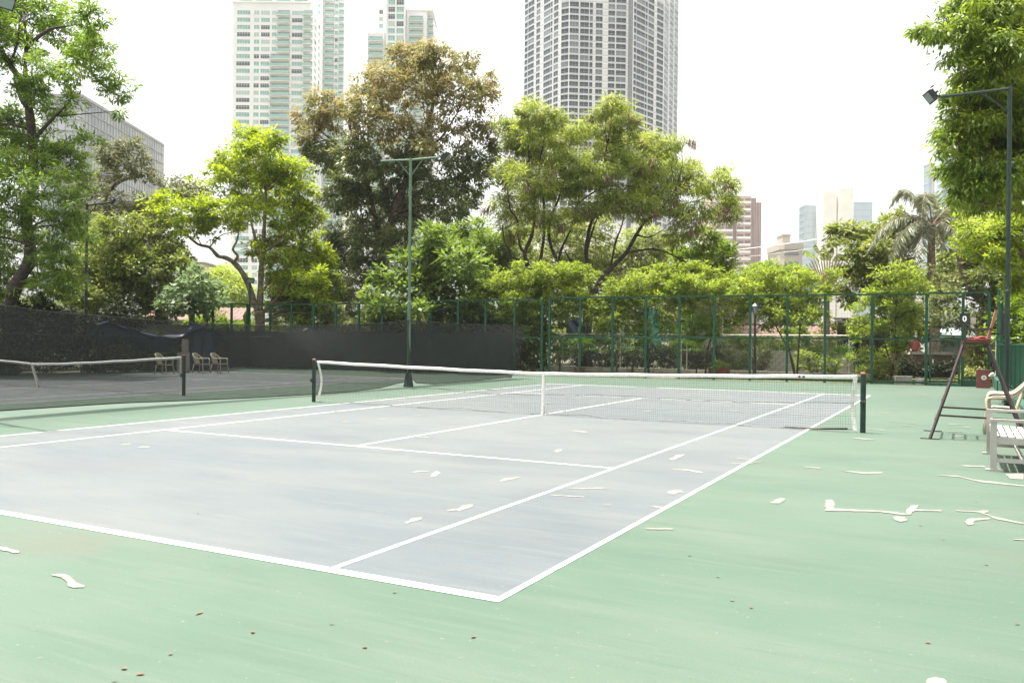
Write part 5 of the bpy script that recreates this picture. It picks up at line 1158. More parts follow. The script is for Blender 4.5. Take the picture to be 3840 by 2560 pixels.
rc = MB()
rc.grid(lambda s, v: (-.16 + .32 * s + .02 * math.sin(v * 9), -.2 + .4 * v, .03 + .035 * math.sin(PI * s) * (.6 + .4 * math.sin(v * 7)) + .012 * math.sin(s * 11 + v * 5)), 14, 14)
rc.box((0, 0, .018), (.33, .42, .03))
rcq = rc.build('seat_cloth', M['red'], None, smooth=True, loc=(8.205, .02, 1.675))
tag(rcq, 'crumpled red cloth lying on the umpire chair seat', 'cloth')

# ------------------------------------------------------------------ slatted bench
def bench():
    t = thing('slatted_bench', 'grey-white slatted garden bench with armrests facing the court', 'bench', (8.3, -3.1, 0))
    X = lambda x: x - 8.3
    Y = (-.93, .93)
    for i, y in enumerate(Y):
        MB().box((X(8.33), y, .315), (.075, .05, .63)).build('leg', M['bench'], t)
        MB().bar((X(9.0), y, 0), (X(8.96), y, .66), .05, .06).build('leg', M['bench'], t)
        MB().box((X(8.62), y, .645), (.66, .075, .035)).build('armrest', M['bench'], t)
        MB().box((X(8.64), y, .385), (.56, .04, .075)).build('side_rail', M['bench'], t)
        MB().box((X(8.66), y, .14), (.60, .035, .05)).build('stretcher', M['bench'], t)
        MB().box((X(8.34), y, .012), (.20, .07, .024)).build('foot_block', M['bench'], t)
        MB().box((X(9.02), y, .012), (.16, .07, .024)).build('foot_block', M['bench'], t)
    MB().box((X(8.35), 0, .385), (.035, 1.8, .075)).build('front_rail', M['bench'], t)
    MB().box((X(8.66), 0, .14), (.04, 1.82, .045)).build('long_stretcher', M['bench'], t)
    sl = MB().box((0, 0, 0), (.062, 1.80, .022)).mesh('seat_slat', M['bench'])
    for k in range(7):
        put('seat_slat', sl, t, (X(8.36 + k * .086), 0, .435 - k * .006))
    for k, y in enumerate((-.45, .0, .45)):
        MB().box((X(8.62), y, .408), (.52, .05, .022)).build('cross_batten', M['bench'], t)
    MB().bar((X(8.98), -.93, .86), (X(8.98), .93, .86), .04, .08).build('back_top_rail', M['bench'], t)
    MB().bar((X(8.955), -.93, .52), (X(8.955), .93, .52), .035, .06).build('back_low_rail', M['bench'], t)
    for y in Y:
        MB().bar((X(8.955), y, .63), (X(8.985), y, .88), .05, .05).build('back_post', M['bench'], t)
    bs = MB().box((0, 0, 0), (.018, .05, .30)).mesh('back_slat', M['bench'])
    for k in range(15):
        put('back_slat', bs, t, (X(8.967), -.84 + k * .12, .69))
    return t


bench()

# ------------------------------------------------------------------ plastic armchairs
def arm_chair(loc, rz, label, group=None):
    """moulded plastic armchair facing -x in its own frame"""
    t = thing('plastic_chair', label, 'chair', loc, rz, group)
    m = M['cream']
    w = .25
    mb = MB()
    mb.grid(lambda s, v: (-.23 + .44 * s, (-w + 2 * w * v) * (1 - .08 * s), .43 - .02 * s - .02 * math.sin(PI * v) - .03 * max(0, .12 - s) / .12), 8, 6)
    mb.grid(lambda s, v: (-.23 + .44 * s, (-w + 2 * w * v) * (1 - .08 * s), .415 - .02 * s - .02 * math.sin(PI * v) - .03 * max(0, .12 - s) / .12), 8, 6)
    mb.box((-.235, 0, .405), (.02, .48, .04))
    mb.build('seat', m, t, smooth=False)
    for s in (-1, 1):
        MB().tube([(-.22, s * .245, .64), (-.25, s * .25, .60), (-.235, s * .255, .44), (-.27, s * .275, .2), (-.29, s * .285, 0)], [.028, .03, .03, .026, .024], 6).build('leg', m, t, smooth=True)
        MB().tube([(.20, s * .22, .42), (.24, s * .24, .2), (.28, s * .255, 0)], [.03, .026, .024], 6).build('leg', m, t, smooth=True)
        q = smooth_path([(-.24, s * .25, .62), (-.20, s * .262, .655), (-.02, s * .268, .655), (.13, s * .25, .665), (.24, s * .22, .76), (.33, s * .15, .86)], 3)
        MB().tube(q, .026, 6).build('armrest', m, t, smooth=True)
    mb = MB()
    for k in range(7):
        y = -.17 + .34 * k / 6
        mb.tube(smooth_path([(.19, y * .9, .42), (.25, y, .60), (.335, y * .95, .865)], 3), .016, 5)
    mb.tube(smooth_path([(.30, -.21, .80), (.335, -.12, .87), (.345, 0, .885), (.335, .12, .87), (.30, .21, .80)], 3), .024, 6)
    mb.build('backrest', m, t, smooth=True)
    return t


a0 = arm_chair((8.62, 1.15, 0), 0, 'lowest cream plastic armchair of the stack between bench and umpire chair', 'stacked cream armchairs')
a1 = copy_tree(a0); a1.location = (8.64, 1.16, .075)
a1['label'] = 'topmost cream plastic armchair of the stack between bench and umpire chair'
labels = ['cream plastic armchair standing alone near the net post behind the shade cloth', 'cream armchair nearer the net of the side by side pair behind the shade cloth', 'cream armchair farther from the net of the side by side pair behind the shade cloth']
for (x, y, rz), lb in zip(((-21.9, 8.3, PI + .3), (-21.7, 10.1, PI + .25), (-21.3, 10.75, PI + .2)), labels):
    a = copy_tree(a0)
    a.location = (x, y, 0); a.rotation_euler = (0, 0, rz)
    a['label'] = lb
    a['group'] = 'cream armchairs by the second court'

# ------------------------------------------------------------------ board, tap and small things at the corner
bd = thing('maroon_board', 'maroon box board with a round white emblem standing at the fence corner', 'board', (8.66, 19.4, 0))
MB().box((0, 0, .335), (.46, .14, .67)).build('panel', M['maroon'], bd)
MB().box((0, -.005, .675), (.47, .16, .02)).box((0, -.005, .012), (.47, .16, .024)).build('trim', M['wood'], bd)
mb = MB().tube([(.02, -.071, .39), (.02, -.076, .39)], .088, 20)
em = mb.build('emblem', M['white'], bd)
MB().tube([(.02, -.076, .385), (.02, -.079, .385)], .048, 12).box((.03, -.078, .41), (.06, .006, .012)).build('emblem_centre', M['gold'], em)
tp = thing('water_tap', 'pale standpipe with a white tap against the fence corner', 'tap', (9.02, 18.3, 0))
MB().tube([(0, 0, .3), (0, 0, 1.75)], .016, 8).build('pipe', M['galv'], tp)
MB().tube([(-.02, -.05, .52), (-.16, -.09, .55)], .035, 8).lathe([(.05, 0), (.06, .03), (.03, .06)], (-.1, -.08, .56), 8).tube([(-.17, -.09, .55), (-.19, -.1, .48)], .03, 8).build('tap_head', M['white'], tp)
# ------------------------------------------------------------------ garden beyond the far fence
f2 = thing('chain_link_fence', 'pale pipe chain-link fence running through the garden beyond the green fence', 'fence', (-5, 27.6, 0))
x0, x1 = -11.0, 8.1
for x in (-10.4, -7.2, -3.7, -.25, 0.05, 3.4, 8.1):
    MB().tube([(x, 0, 0), (x, 0, 1.98)], .038, 8).build('post', M['galv'], f2)
MB().tube([(x0, 0, 1.98), (x1, 0, 1.98)], .036, 8).build('top_rail', M['galv'], f2)
MB().tube([(x0, 0, .08), (x1, 0, .08)], .02, 6).build('bottom_rail', M['galv'], f2)
mb = MB()
n = int((x1 - x0) / .10)
for k in range(-19, n):
    for s in (1, -1):
        xa, za, xb, zb = (x0 + k * .1, .08, x0 + k * .1 + 1.9, 1.98)
        if s < 0: xa, xb = xb, xa
        if xa < x0: za, xa = za + (x0 - xa), x0
        if xb > x1: zb, xb = zb - (xb - x1), x1
        if xb < x0: zb, xb = zb - 0, x0
        if xa > x1: xa = x1
        if abs(xb - xa) > .1:
            mb.tube([(xa, s * .004, za), (xb, s * .004, zb)], .0028, 3, cap=False)
mb.build('chain_mesh', M['chain'], f2, kind='stuff')
kb = thing('planter_kerb', 'long low pale concrete kerb in front of the chain-link fence', 'kerb', (-4, 25.4, 0))
for k in range(13):
    MB().box((-8.4 + k * 1.42, .02 * (k % 2), .09), (1.38, .22, .22 + .02 * (k % 3))).build('kerb_stone', M['path'], kb)
rk = thing('kerb_stub', 'short broken concrete kerb block at the foot of the gate post', 'kerb', (5.9, 20.75, 0))
MB().box((0, 0, .16), (.62, .24, .32), rz=.2).box((.62, -.1, .12), (.3, .22, .24), rz=-.3).build('block', M['path'], rk)

bw = thing('block_wall', 'grey hollow-block wall behind the chain-link fence', 'wall', (.55, 30.4, 0))
MB().box((0, .02, .56), (4.9, .11, 1.1)).build('mortar_bed', M['mortar'], bw)
blk = MB().box((0, 0, 0), (.385, .15, .185)).mesh('block', M['block'])
for j in range(6):
    for k in range(12 if j % 2 == 0 else 12):
        x = -2.25 + k * .4 + (.2 if j % 2 else 0)
        if x < 2.3:
            put('block', blk, bw, (x, random.uniform(-.006, .006), .1 + j * .195))
dw = thing('dark_wall', 'dark planted bank wall with pale capping behind the gate', 'wall', (8.5, 29.5, 0))
MB().box((0, 0, .55), (7.4, .3, 1.1)).build('wall', M['timber'], dw)
for k in range(8):
    MB().box((-3.2 + k * .92, -.05, 1.16), (.88 if k % 3 else .5, .36, .12)).build('capping', M['path'], dw)

# house with a terracotta sheet roof
hs = thing('tile_roof_house', 'low house with a terracotta sheet roof beyond the block wall', 'house', (-1.7, 36.2, 0), rz=.06)
MB().box((0, 1.6, .9), (6.0, 3.0, 1.8)).build('wall', M['plaster'], hs)
mb = MB()
mb.grid(lambda s, v: (-3.3 + 6.6 * s, -.3 + 2.0 * v, 1.95 + .75 * v + .035 * math.sin(s * 130)), 130, 3)
mb.grid(lambda s, v: (-3.3 + 6.6 * s, 3.7 - 2.0 * v, 1.95 + .75 * v + .035 * math.sin(s * 130)), 130, 1)
mb.build('roof', M['rooftile'], hs)
MB().box((0, 1.7, 2.72), (6.7, .25, .08)).build('ridge', M['rooftile'], hs)
MB().box((0, -.34, 1.9), (6.6, .04, .14)).build('gutter', M['plaster'], hs)
for x in (-2.1, .2, 2.0):
    w = MB().box((x, .08, 1.1), (.9, .06, .7)).build('window', M['tin'], hs)
    MB().box((x, .04, 1.1), (.8, .02, .6)).build('pane', M['cglass'], w)
sh = thing('timber_shack', 'dark timber shack with a sagging cable beside the terracotta roof', 'shack', (3.3, 34.3, 0), rz=.1)
for k in range(12):
    MB().box((-1.45 + k * .25, 0, 1.45), (.235, .04, 2.9 + .06 * (k % 3))).build('plank', M['timber'], sh)
MB().box((0, .8, 3.0), (3.5, 2.2, .06)).build('roof', M['tin'], sh)
MB().box((-.9, -.04, 1.5), (.9, .04, 1.0)).build('window', M['cglass'], sh)
MB().tube(smooth_path([(-1.9, -.2, 2.9), (-.6, -.2, 2.7), (.9, -.25, 2.85)], 4), .02, 5).build('cable', M['white'], sh)
wb = thing('white_house', 'pale plastered house wall glimpsed through the slim trees', 'house', (-7.0, 39.5, 0))
MB().box((0, 1.5, 2.1), (5.4, 3, 4.2)).build('wall', M['plaster'], wb)
MB().box((0, 1.3, 4.26), (5.9, 3.6, .12)).build('roof', M['tin'], wb)
for x in (-1.5, 1.5):
    w = MB().box((x, -.03, 2.6), (1.1, .08, 1.2)).build('window', M['twhite'], wb)
    MB().box((x, -.06, 2.6), (.95, .06, 1.05)).build('pane', M['cglass'], w)
s3 = thing('tin_shed', 'grey corrugated tin shed wall behind the low green railing', 'shed', (12.6, 24.5, 0))
mb = MB()
mb.grid(lambda s, v: (-2.4 + 4.8 * s, .03 * math.sin(s * 170), 2.7 * v), 150, 1)
mb.build('wall', M['tin'], s3)
MB().box((0, 1.2, 2.75), (5.2, 2.6, .06)).build('roof', M['tin'], s3)
MB().box((0, -.06, 2.62), (4.9, .05, .12)).build('fascia', M['timber'], s3)
s4 = thing('blue_shelter', 'low blue-grey sheeted shelter behind the gate beneath the dark trees', 'shelter', (9.3, 33.5, 0))
MB().grid(lambda s, v: (-2.6 + 5.2 * s, -.6 + 1.6 * v, 1.95 + .55 * v + .05 * math.sin(s * 9 + v * 4)), 20, 5).build('sheet', M['bluframe'], s4)
for x in (-2.4, -.2, 2.2):
    MB().bar((x, -.5, 0), (x, -.5, 1.95), .08, .08).build('post', M['timber'], s4)
MB().box((0, 1.1, .95), (5, .08, 1.9)).build('wall', M['bluframe'], s4)
t5 = thing('blue_tarp', 'small crumpled blue tarp hanging behind the double fence posts', 'tarp', (-11.2, 27.75, 0))
MB().grid(lambda s, v: (-.9 + 1.6 * s * (1 - .5 * v), .12 * math.sin(s * 9 + v * 5), 1.75 + 1.2 * v), 12, 8).build('sheet', M['tarp'], t5, smooth=True)
MB().bar((-.1, .1, 0), (-.1, .1, 3.1), .05, .05).build('pole', M['galv'], t5)
t6 = thing('turquoise_net', 'turquoise net curtain hanging beyond the slim trees', 'curtain', (-8.4, 31.4, 0))
MB().grid(lambda s, v: (-.7 + 1.4 * s, .1 * math.sin(s * 14 + v * 2), 1.1 + 2.4 * v), 16, 5).build('sheet', M['turq'], t6, smooth=True)
MB().bar((-.8, 0, 3.5), (.8, 0, 3.5), .04, .04).bar((-.78, 0, 0), (-.78, 0, 3.5), .04, .04).bar((.78, 0, 0), (.78, 0, 3.5), .04, .04).build('frame', M['timber'], t6)

# things behind the second court
tr = thing('blue_tarp', 'wide dark blue tarp canopy drooping beside the second court behind the shade cloth', 'tarp', (-24.2, 9.8, 0))
TA = [(-3.0, 2.05), (-2.3, 2.2), (-1.2, 1.85), (.3, 1.55), (1.4, 1.62), (2.6, 2.15), (3.6, 1.8), (4.4, 1.3)]
ax, az = zip(*TA)
MB().grid(lambda s, v: (-.9 * v + .1 * math.sin(s * 20 + 3 * v), -3.0 + 7.2 * s, np.interp(-3.0 + 7.2 * s, ax, az) - (0 if v < .5 else (v - .5) * 1.5) + .05 * math.sin(s * 31 + v * 6) + .12 * min(v, .5)), 44, 8).build('canopy', M['tarp'], tr, smooth=True)
MB().grid(lambda s, v: (-.5 + .1 * math.sin(s * 17 + v * 2), 2.2 + 1.8 * s, .1 + 1.7 * v), 14, 5).build('side_sheet', M['tarp'], tr, smooth=True)
for y in (-2.9, 2.6, 4.2):
    MB().bar((0, y, 0), (0, y, 2.1), .05, .05).build('pole', M['darkgreen'], tr)
cb = thing('tall_cupboard', 'pale tall cupboard standing under the blue tarp by the lone armchair', 'cupboard', (-22.6, 9.9, 0), rz=.3)
MB().box((0, 0, .45), (.4, .36, .9)).box((.08, 0, 1.2), (.16, .25, .6)).build('body', M['plaster'], cb)
MB().box((.205, -.02, .45), (.015, .3, .78)).build('door', M['tan'], cb)
hut = thing('plaster_hut', 'plastered hut with a dark doorway behind the second court', 'hut', (-27.4, 13.6, 0), rz=.75)
MB().box((0, 0, 1.05), (2.6, 2.0, 2.1)).build('wall', M['plaster'], hut)
MB().box((0, 0, 2.15), (3.0, 2.4, .1)).build('roof', M['tin'], hut)
MB().box((1.31, -.3, .95), (.04, .8, 1.9)).build('door', M['timber'], hut)
sk = thing('red_roof_shack', 'low shack with a rusty red roof and white post beyond the glossy bushes', 'shack', (-37.5, 22.9, 0), rz=.5)
MB().box((0, 1.3, 1.35), (7, 2.6, 2.7)).build('wall', M['plaster'], sk)
MB().grid(lambda s, v: (-3.9 + 7.8 * s, -.6 + 3.2 * v, 2.75 + .9 * v + .03 * math.sin(s * 140)), 140, 2).build('roof', M['rooftile'], sk)
MB().tube([(-1.3, -.4, 0), (-1.3, -.4, 2.8)], .16, 10).build('post', M['twhite'], sk)
sk2 = thing('white_shelter', 'pale shelter with a light roof edge behind the forked tree', 'shelter', (-25.5, 28.5, 0), rz=.4)
MB().box((0, 1, 1.5), (8, 2, 3.0)).build('wall', M['plaster'], sk2)
MB().box((0, .6, 3.1), (9, 3.4, .2)).build('roof', M['twhite'], sk2)
for k in range(5):
    MB().box((-3.2 + k * 1.6, -.02, 1.7), (1.0, .08, 1.1)).build('window', M['cdark'], sk2)

# ------------------------------------------------------------------ hedges and small planting
def hedge(label, a, b, w, h, material, seed, lai=2.6, leaf=(.13, .07), cat='hedge', step=.9, name='hedge'):
    a, b = Vector(a), Vector(b)
    n = max(2, int((b - a).length / step))
    rnd = random.Random(seed)
    base = a.lerp(b, .5)
    t = thing(name, label, cat, base)
    lob = []
    for k in range(n + 1):
        p = a.lerp(b, k / n)
        hh = h * rnd.uniform(.78, 1.18)
        lob.append((p.x + rnd.uniform(-.15, .15), p.y + rnd.uniform(-.15, .15), hh * .5, w * rnd.uniform(.8, 1.2), hh * .5))
    mb = MB()
    for k in range(0, n * 2):
        p = a.lerp(b, rnd.random()) - base
        mb.tube([(p.x, p.y, 0), (p.x + rnd.uniform(-.2, .2), p.y + rnd.uniform(-.2, .2), h * .6)], [.025, .01], 5)
    mb.build('stems', M['bark'], t, kind='stuff')
    foliage('foliage', lob, material, t, seed, leaf=leaf, clump=(36, 0.25), lai=lai, origin=base, shell=.55)
    return t


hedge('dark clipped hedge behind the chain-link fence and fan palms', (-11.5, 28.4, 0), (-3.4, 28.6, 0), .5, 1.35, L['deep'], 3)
hedge('dull green hedge section between the lantern post and the twin-stem fence posts', (-3.0, 28.7, 0), (-1.2, 28.6, 0), .5, 1.5, L['darkleaf'], 4)
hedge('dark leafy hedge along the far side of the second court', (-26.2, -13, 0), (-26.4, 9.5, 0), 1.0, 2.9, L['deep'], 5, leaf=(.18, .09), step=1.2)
hedge('dark bank of shrubs below the short fence stretch', (-25.2, 8.4, 0), (-26.6, 12.5, 0), .6, 1.6, L['hedge'], 6)
hedge('shady shrubs under the tall fence beyond the shade cloth', (-22.5, 19.2, 0), (-10.5, 20.6, 0), .8, 3.3, L['darkleaf'], 7, leaf=(.18, .09))
hedge('shady leaf bank behind the dark screen near the forked tree', (-25.2, 18.0, 0), (-20.4, 18.6, 0), .6, 1.9, L['hedge'], 8, leaf=(.18, .09))
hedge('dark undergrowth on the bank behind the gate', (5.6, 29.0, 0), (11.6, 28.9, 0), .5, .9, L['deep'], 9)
hedge('mixed shrubs beyond the block wall under the glossy tree', (1.5, 34.2, 0), (7.5, 35.5, 0), 1.0, 2.9, L['glossy'], 10, leaf=(.24, .11), step=1.3)
hedge('leafy bushes in front of the far houses under the acacias', (-14, 30, 0), (-6.5, 33.5, 0), 1.1, 3.0, L['silver'], 11, leaf=(.24, .1), step=1.4)
hedge('light green bushes behind the lantern post', (-3.8, 32.5, 0), (-.4, 33.2, 0), .9, 2.5, L['mid'], 12, leaf=(.2, .08), step=1.2)
hedge('low yellow-flecked shrub at the foot of the gate-side slim tree', (4.6, 22.2, 0), (5.3, 22.4, 0), .35, .9, L['varieg'], 13, leaf=(.13, .07), name='shrub', cat='shrub')
hedge('small pale-leaved shrub beside the maroon board behind the fence', (8.1, 21.5, 0), (8.5, 21.6, 0), .25, .65, L['varieg'], 14, leaf=(.13, .07), name='shrub', cat='shrub')
hedge('bushy green shrub climbing by the slim stems in front of the block wall', (1.2, 27.0, 0), (2.3, 27.1, 0), .3, .95, L['fresh'], 15, leaf=(.16, .09), name='shrub', cat='shrub')
hedge('leafy bush above the low railing near the tin shed', (10.4, 12.6, 0), (10.9, 14.5, 0), .5, 2.3, L['fresh'], 16, leaf=(.22, .05), name='shrub', cat='shrub')
hedge('dark green tree mass under the overhanging boughs behind the tin shed', (10.5, 27.5, 0), (17.5, 25.5, 0), 1.7, 6.5, L['darkleaf'], 17, leaf=(.24, .11), step=1.6, name='tree_row', cat='trees', lai=2.2)
hedge('bamboo-like brown-tipped clump behind the low railing post', (8.35, 23.0, 0), (8.8, 23.1, 0), .4, 1.9, L['varieg'], 18, leaf=(.25, .035), name='shrub', cat='shrub')
hedge('light leafy bushes under the copper tree behind the tall fence', (-21, 21.5, 0), (-12.5, 23.0, 0), 1.0, 3.9, L['mid'], 27, leaf=(.2, .09), step=1.3)
hedge('sunlit bushes between the feathery tree and the slim floodlight pole', (-33.5, 3.5, 0), (-29.5, 13.5, 0), 1.3, 3.9, L['glossy'], 28, leaf=(.22, .1), step=1.4)
hedge('low bushes beside the leaning trunks behind the low railing', (9.9, 22.5, 0), (14.5, 19.5, 0), 1.2, 3.6, L['mid'], 29, leaf=(.2, .09), step=1.4)
hedge('leafy shrubs filling the gap behind the lime green tree', (-33.5, 20.5, 0), (-27.6, 22.5, 0), 1.3, 3.0, L['mid'], 19, leaf=(.2, .09), step=1.5)

rg = np.random.default_rng(77)
n = 26000
P = np.stack([rg.uniform(-9.5, 9.3, n), rg.uniform(0, 1, n), np.full(n, -.04)], 1)
P[:, 1] = 20.0 + (P[:, 0] + 9) * .1 + P[:, 1] ** 1.3 * 2.6
D = rg.normal(size=(n, 3)) * .35; D[:, 2] += 1
D = unit(D)
N = rg.normal(size=(n, 3)); N[:, 2] *= .2
gr = put('lawn_grass', leaf_mesh('lawn_grass', P, D, N, rg.uniform(.08, .22, n), rg.uniform(.01, .02, n), M['grass']), None, kind='stuff')
tag(gr, 'strip of rough grass growing behind the tall green fence', 'grass')


def fan_palm(loc, label, n=11, h=.35, r=.62, seed=0, pot=False, up=.5, stem=None):
    t = thing('fan_palm', label, 'palm', loc)
    rnd = random.Random(seed)
    z0 = .32 if pot else 0
    if pot:
        MB().lathe([(.20, 0), (.28, .3), (.30, .3), (.30, .36)], (0, 0, 0), 12).build('pot', M['pot'], t)
    MB().tube([(0, 0, z0), (0, 0, z0 + h)], [.06, .045], 7).build('stem', M['timber'], t)
    for k in range(n):
        az = 2 * PI * k / n + rnd.uniform(-.3, .3)
        el = rnd.uniform(.15, 1.15)
        d = Vector((math.cos(az) * math.cos(el), math.sin(az) * math.cos(el), math.sin(el)))
        L1 = rnd.uniform(.55, 1.0) * r * 1.3
        p0 = Vector((0, 0, z0 + h))
        p1 = p0 + d * L1
        mb = MB()
        mb.tube([p0, p0.lerp(p1, .5) + Vector((0, 0, .03)), p1], .008, 4)
        side = d.cross(Vector((0, 0, 1))).normalized()
        up_ = side.cross(d).normalized()
        m = 16
        for q in range(m):
            a = (q / (m - 1) - .5) * 4.2
            e = (d * math.cos(a) + side * math.sin(a)).normalized()
            ln = r * rnd.uniform(.62, .8)
            w = side * math.cos(a) - d * math.sin(a)
            tip = p1 + e * ln - Vector((0, 0, .16 * ln)) + up_ * -.04
            mid = p1 + e * ln * .55
            mb.poly([p1, mid + w * .022, tip, mid - w * .022])
        mb.build('fan_leaf', L['fan'], t)
    return t


for i, (x, y, h, r, pot, lb) in enumerate([(-8.0, 20.4, .5, .75, True, 'potted fan palm in a terracotta pot beside the double fence posts'),
                                      (-6.6, 21.6, .95, .8, False, 'fan palm with raised stem and one bleached frond behind the fence'),
                                      (-6.1, 22.4, .7, .85, False, 'fan palm crowded beside the raised one behind the fence'),
                                      (-3.7, 22.0, .85, 1.05, False, 'widest fan palm, spreading behind the fence midway along'),
                                      (2.9, 24.3, .35, .75, False, 'low bright fan palm at the end of the block wall'),
                                      (-9.3, 21.0, .5, .7, False, 'fan palm almost hidden by the free edge of the shade cloth')]):
    fan_palm((x, y, 0), lb, 13, h * 1.15, r * 1.3, i, pot)
bx = thing('planter_box', 'terracotta trough of grassy plants behind the fence', 'planter', (-2.2, 23.6, 0))
MB().box((0, 0, .2), (.95, .35, .4)).build('trough', M['pot'], bx)
foliage('foliage', [(0, 0, .5, .42, .16)], L['fresh'], bx, 44, leaf=(.2, .03), clump=(24, 0.13), lai=2)
pt = thing('planter_box', 'square terracotta pot on the fence line by the lantern behind the second court', 'planter', (-26.2, 14.4, 0))
MB().box((0, 0, 1.55), (.75, .5, .55)).box((0, 0, .64), (.3, .3, 1.28)).build('trough', M['pot'], pt)

# pinnate palm
def feather_palm(loc, h, label, fronds):
    t = thing('feather_palm', label, 'palm', loc)
    sp = smooth_path([(0, 0, 0), (.1, 0, h * .5), (-.12, -.05, h * .8), (-.1, -.05, h)], 4)
    MB().tube(sp, [.26 - .10 * i / (len(sp) - 1) for i in range(len(sp))], 10).build('trunk', M['barklight'], t, smooth=True)
    top = Vector(sp[-1])
    MB().tube([top, top + Vector((0, 0, .5))], [.17, .08], 8).build('crownshaft', L['fan'], t, smooth=True)
    rg = np.random.default_rng(12)
    for (dx, dy, rise, drop, ln) in fronds:
        a = Vector((dx, dy, 0)).normalized()
        p0 = top + Vector((0, 0, .4))
        pts = []
        for k in range(15):
            s = k / 14
            pts.append(p0 + a * (ln * (s - .12 * s * s)) + Vector((0, 0, rise * math.sin(min(s * 1.7, PI / 2)) - drop * s ** 2.4)))
        MB().tube(pts, [.035 * (1 - .85 * k / 14) + .004 for k in range(15)], 5).build('rachis', M['barklight'], t)
        PP2, DD2 = [], []
        m = 150
        for k in range(m):
            s = .12 + .88 * k / m
            i = min(int(s * 14), 13)
            q = s * 14 - i
            p = Vector(pts[i]).lerp(Vector(pts[i + 1]), q)
            tang = (Vector(pts[i + 1]) - Vector(pts[i])).normalized()
            side = tang.cross(Vector((0, 0, 1))).normalized()
            for sg in (-1, 1):
                d = side * sg * .8 + tang * .45 + Vector((0, 0, -.55 + rg.uniform(-.75, .4)))
                PP2.append(p); DD2.append(d)
        P = np.array(PP2); D = unit(np.array(DD2) + rg.normal(size=(len(PP2), 3)) * .12)
        s = np.repeat(np.linspace(.12, 1, m), 2)
        Ls = (.75 * np.sin(np.clip(s * 1.05, 0, 1) * PI) ** .5 + .15) * rg.uniform(.8, 1.1, len(P))
        N = rg.normal(size=P.shape) * .3; N[:, 2] += 1
        put('frond', leaf_mesh('frond', P, D, N, Ls, np.full(len(P), .05), L['palm']), t)
    return t


RX, RY = (.8825, .4703), (-.4703, .8825)
def dirv(a, b): return (RX[0] * a + RY[0] * b, RX[1] * a + RY[1] * b)
fr = []
for (a, b, rise, drop, ln) in ((-1, .1, 1.2, 2.6, 3.6), (-.9, -.4, .5, 2.6, 3.3), (-.5, .3, 2.9, 1.9, 2.3), (-.25, -.3, 2.6, 2.8, 2.4), (.1, .5, 2.8, 1.8, 2.0), (.9, .2, 1.9, 2.2, 2.7), (.75, -.5, 1.0, 2.9, 2.9), (1, .3, .8, 3.2, 2.6), (-.7, -.7, -.1, 2.6, 2.9), (.3, -.9, .3, 3.0, 2.7), (-.6, .8, 1.5, 2.7, 3.0), (.6, .8, 1.5, 2.7, 3.0), (-1, -.15, -.2, 2.2, 2.4), (.95, -.15, -.1, 2.9, 2.2)):
    d = dirv(a, b)
    fr.append((d[0], d[1], rise, drop, ln))
feather_palm((6.65, 31.6, 0), 7.25, 'tall feather palm with drooping grey-green fronds above the glossy tree', fr)

# traveller's palm: a flat fan of long stalked paddles
tv = thing('fan_stalk_palm', 'fan of pale orange stalks with torn paddle leaves beside the glossy tree', 'palm', (1.28, 33.3, 0))
MB().tube([(0, 0, 0), (0, 0, 4.6)], [.2, .15], 10).build('trunk', M['barklight'], tv)
rnd = random.Random(4)
NS = 15
for k in range(NS):
    a = (k / (NS - 1) - .5) * 1.25
    d = Vector((RX[0] * math.sin(a), RX[1] * math.sin(a), math.cos(a)))
    p0 = Vector((0, 0, 4.5)) + Vector((RX[0], RX[1], 0)) * math.sin(a) * .15
    p1 = p0 + d * rnd.uniform(1.75, 2.1)
    st = MB().tube([p0, p0.lerp(p1, .5), p1], [.065, .045, .028], 5).build('stalk', L['rib'], tv)
LEAVES = [(-.62, .75, 1.35), (-.35, 1.15, 1.5), (-.12, 1.3, 1.35), (.12, 1.0, 1.2), (-1.0, .15, 1.3), (-1.15, -.25, 1.2), (.5, .55, 1.1)]
for (lx, lz, ln) in LEAVES:
    d = Vector((RX[0] * lx, RX[1] * lx, lz)).normalized()
    p0 = Vector((0, 0, 4.6)) + Vector((RX[0] * lx * .7, RX[1] * lx * .7, 1.6 if lz > .3 else .9))
    side = Vector((-RY[0] * .5 - d.z * RX[0], -RY[1] * .5 - d.z * RX[1], math.hypot(d.x, d.y) * (1 if lx > 0 else 1))).normalized()
    mb = MB()
    m = 22
    for q in range(m):
        s0, s1 = q / m, (q + .86) / m
        w0 = .30 * math.sin(PI * min(1, .08 + s0 * .95)) ** .6
        for sg in (-1, 1):
            dz = -.10 - rnd.uniform(0, .16) - .55 * s0 ** 2
            a0 = p0 + d * ln * s0 - Vector((0, 0, .5 * s0 ** 2))
            a1 = p0 + d * ln * s1 - Vector((0, 0, .5 * s1 ** 2))
            e = side * sg * w0 + Vector((0, 0, dz * .6)) + d * .12
            mb.poly([a0, a1, a1 + e, a0 + e * .96])
    mb.build('paddle_leaf', L['fresh'], tv)
ba = thing('young_banana_leaf', 'single bright yellow-green rolled leaf standing behind the back fence', 'plant', (-26.3, 17.2, 0))
MB().tube([(0, 0, 0), (0, 0, 2.3), (.03, 0, 2.75), (0, 0, 3.05)], [.03, .05, .17, .01], 8).build('leaf', L['pale'], ba, smooth=True)

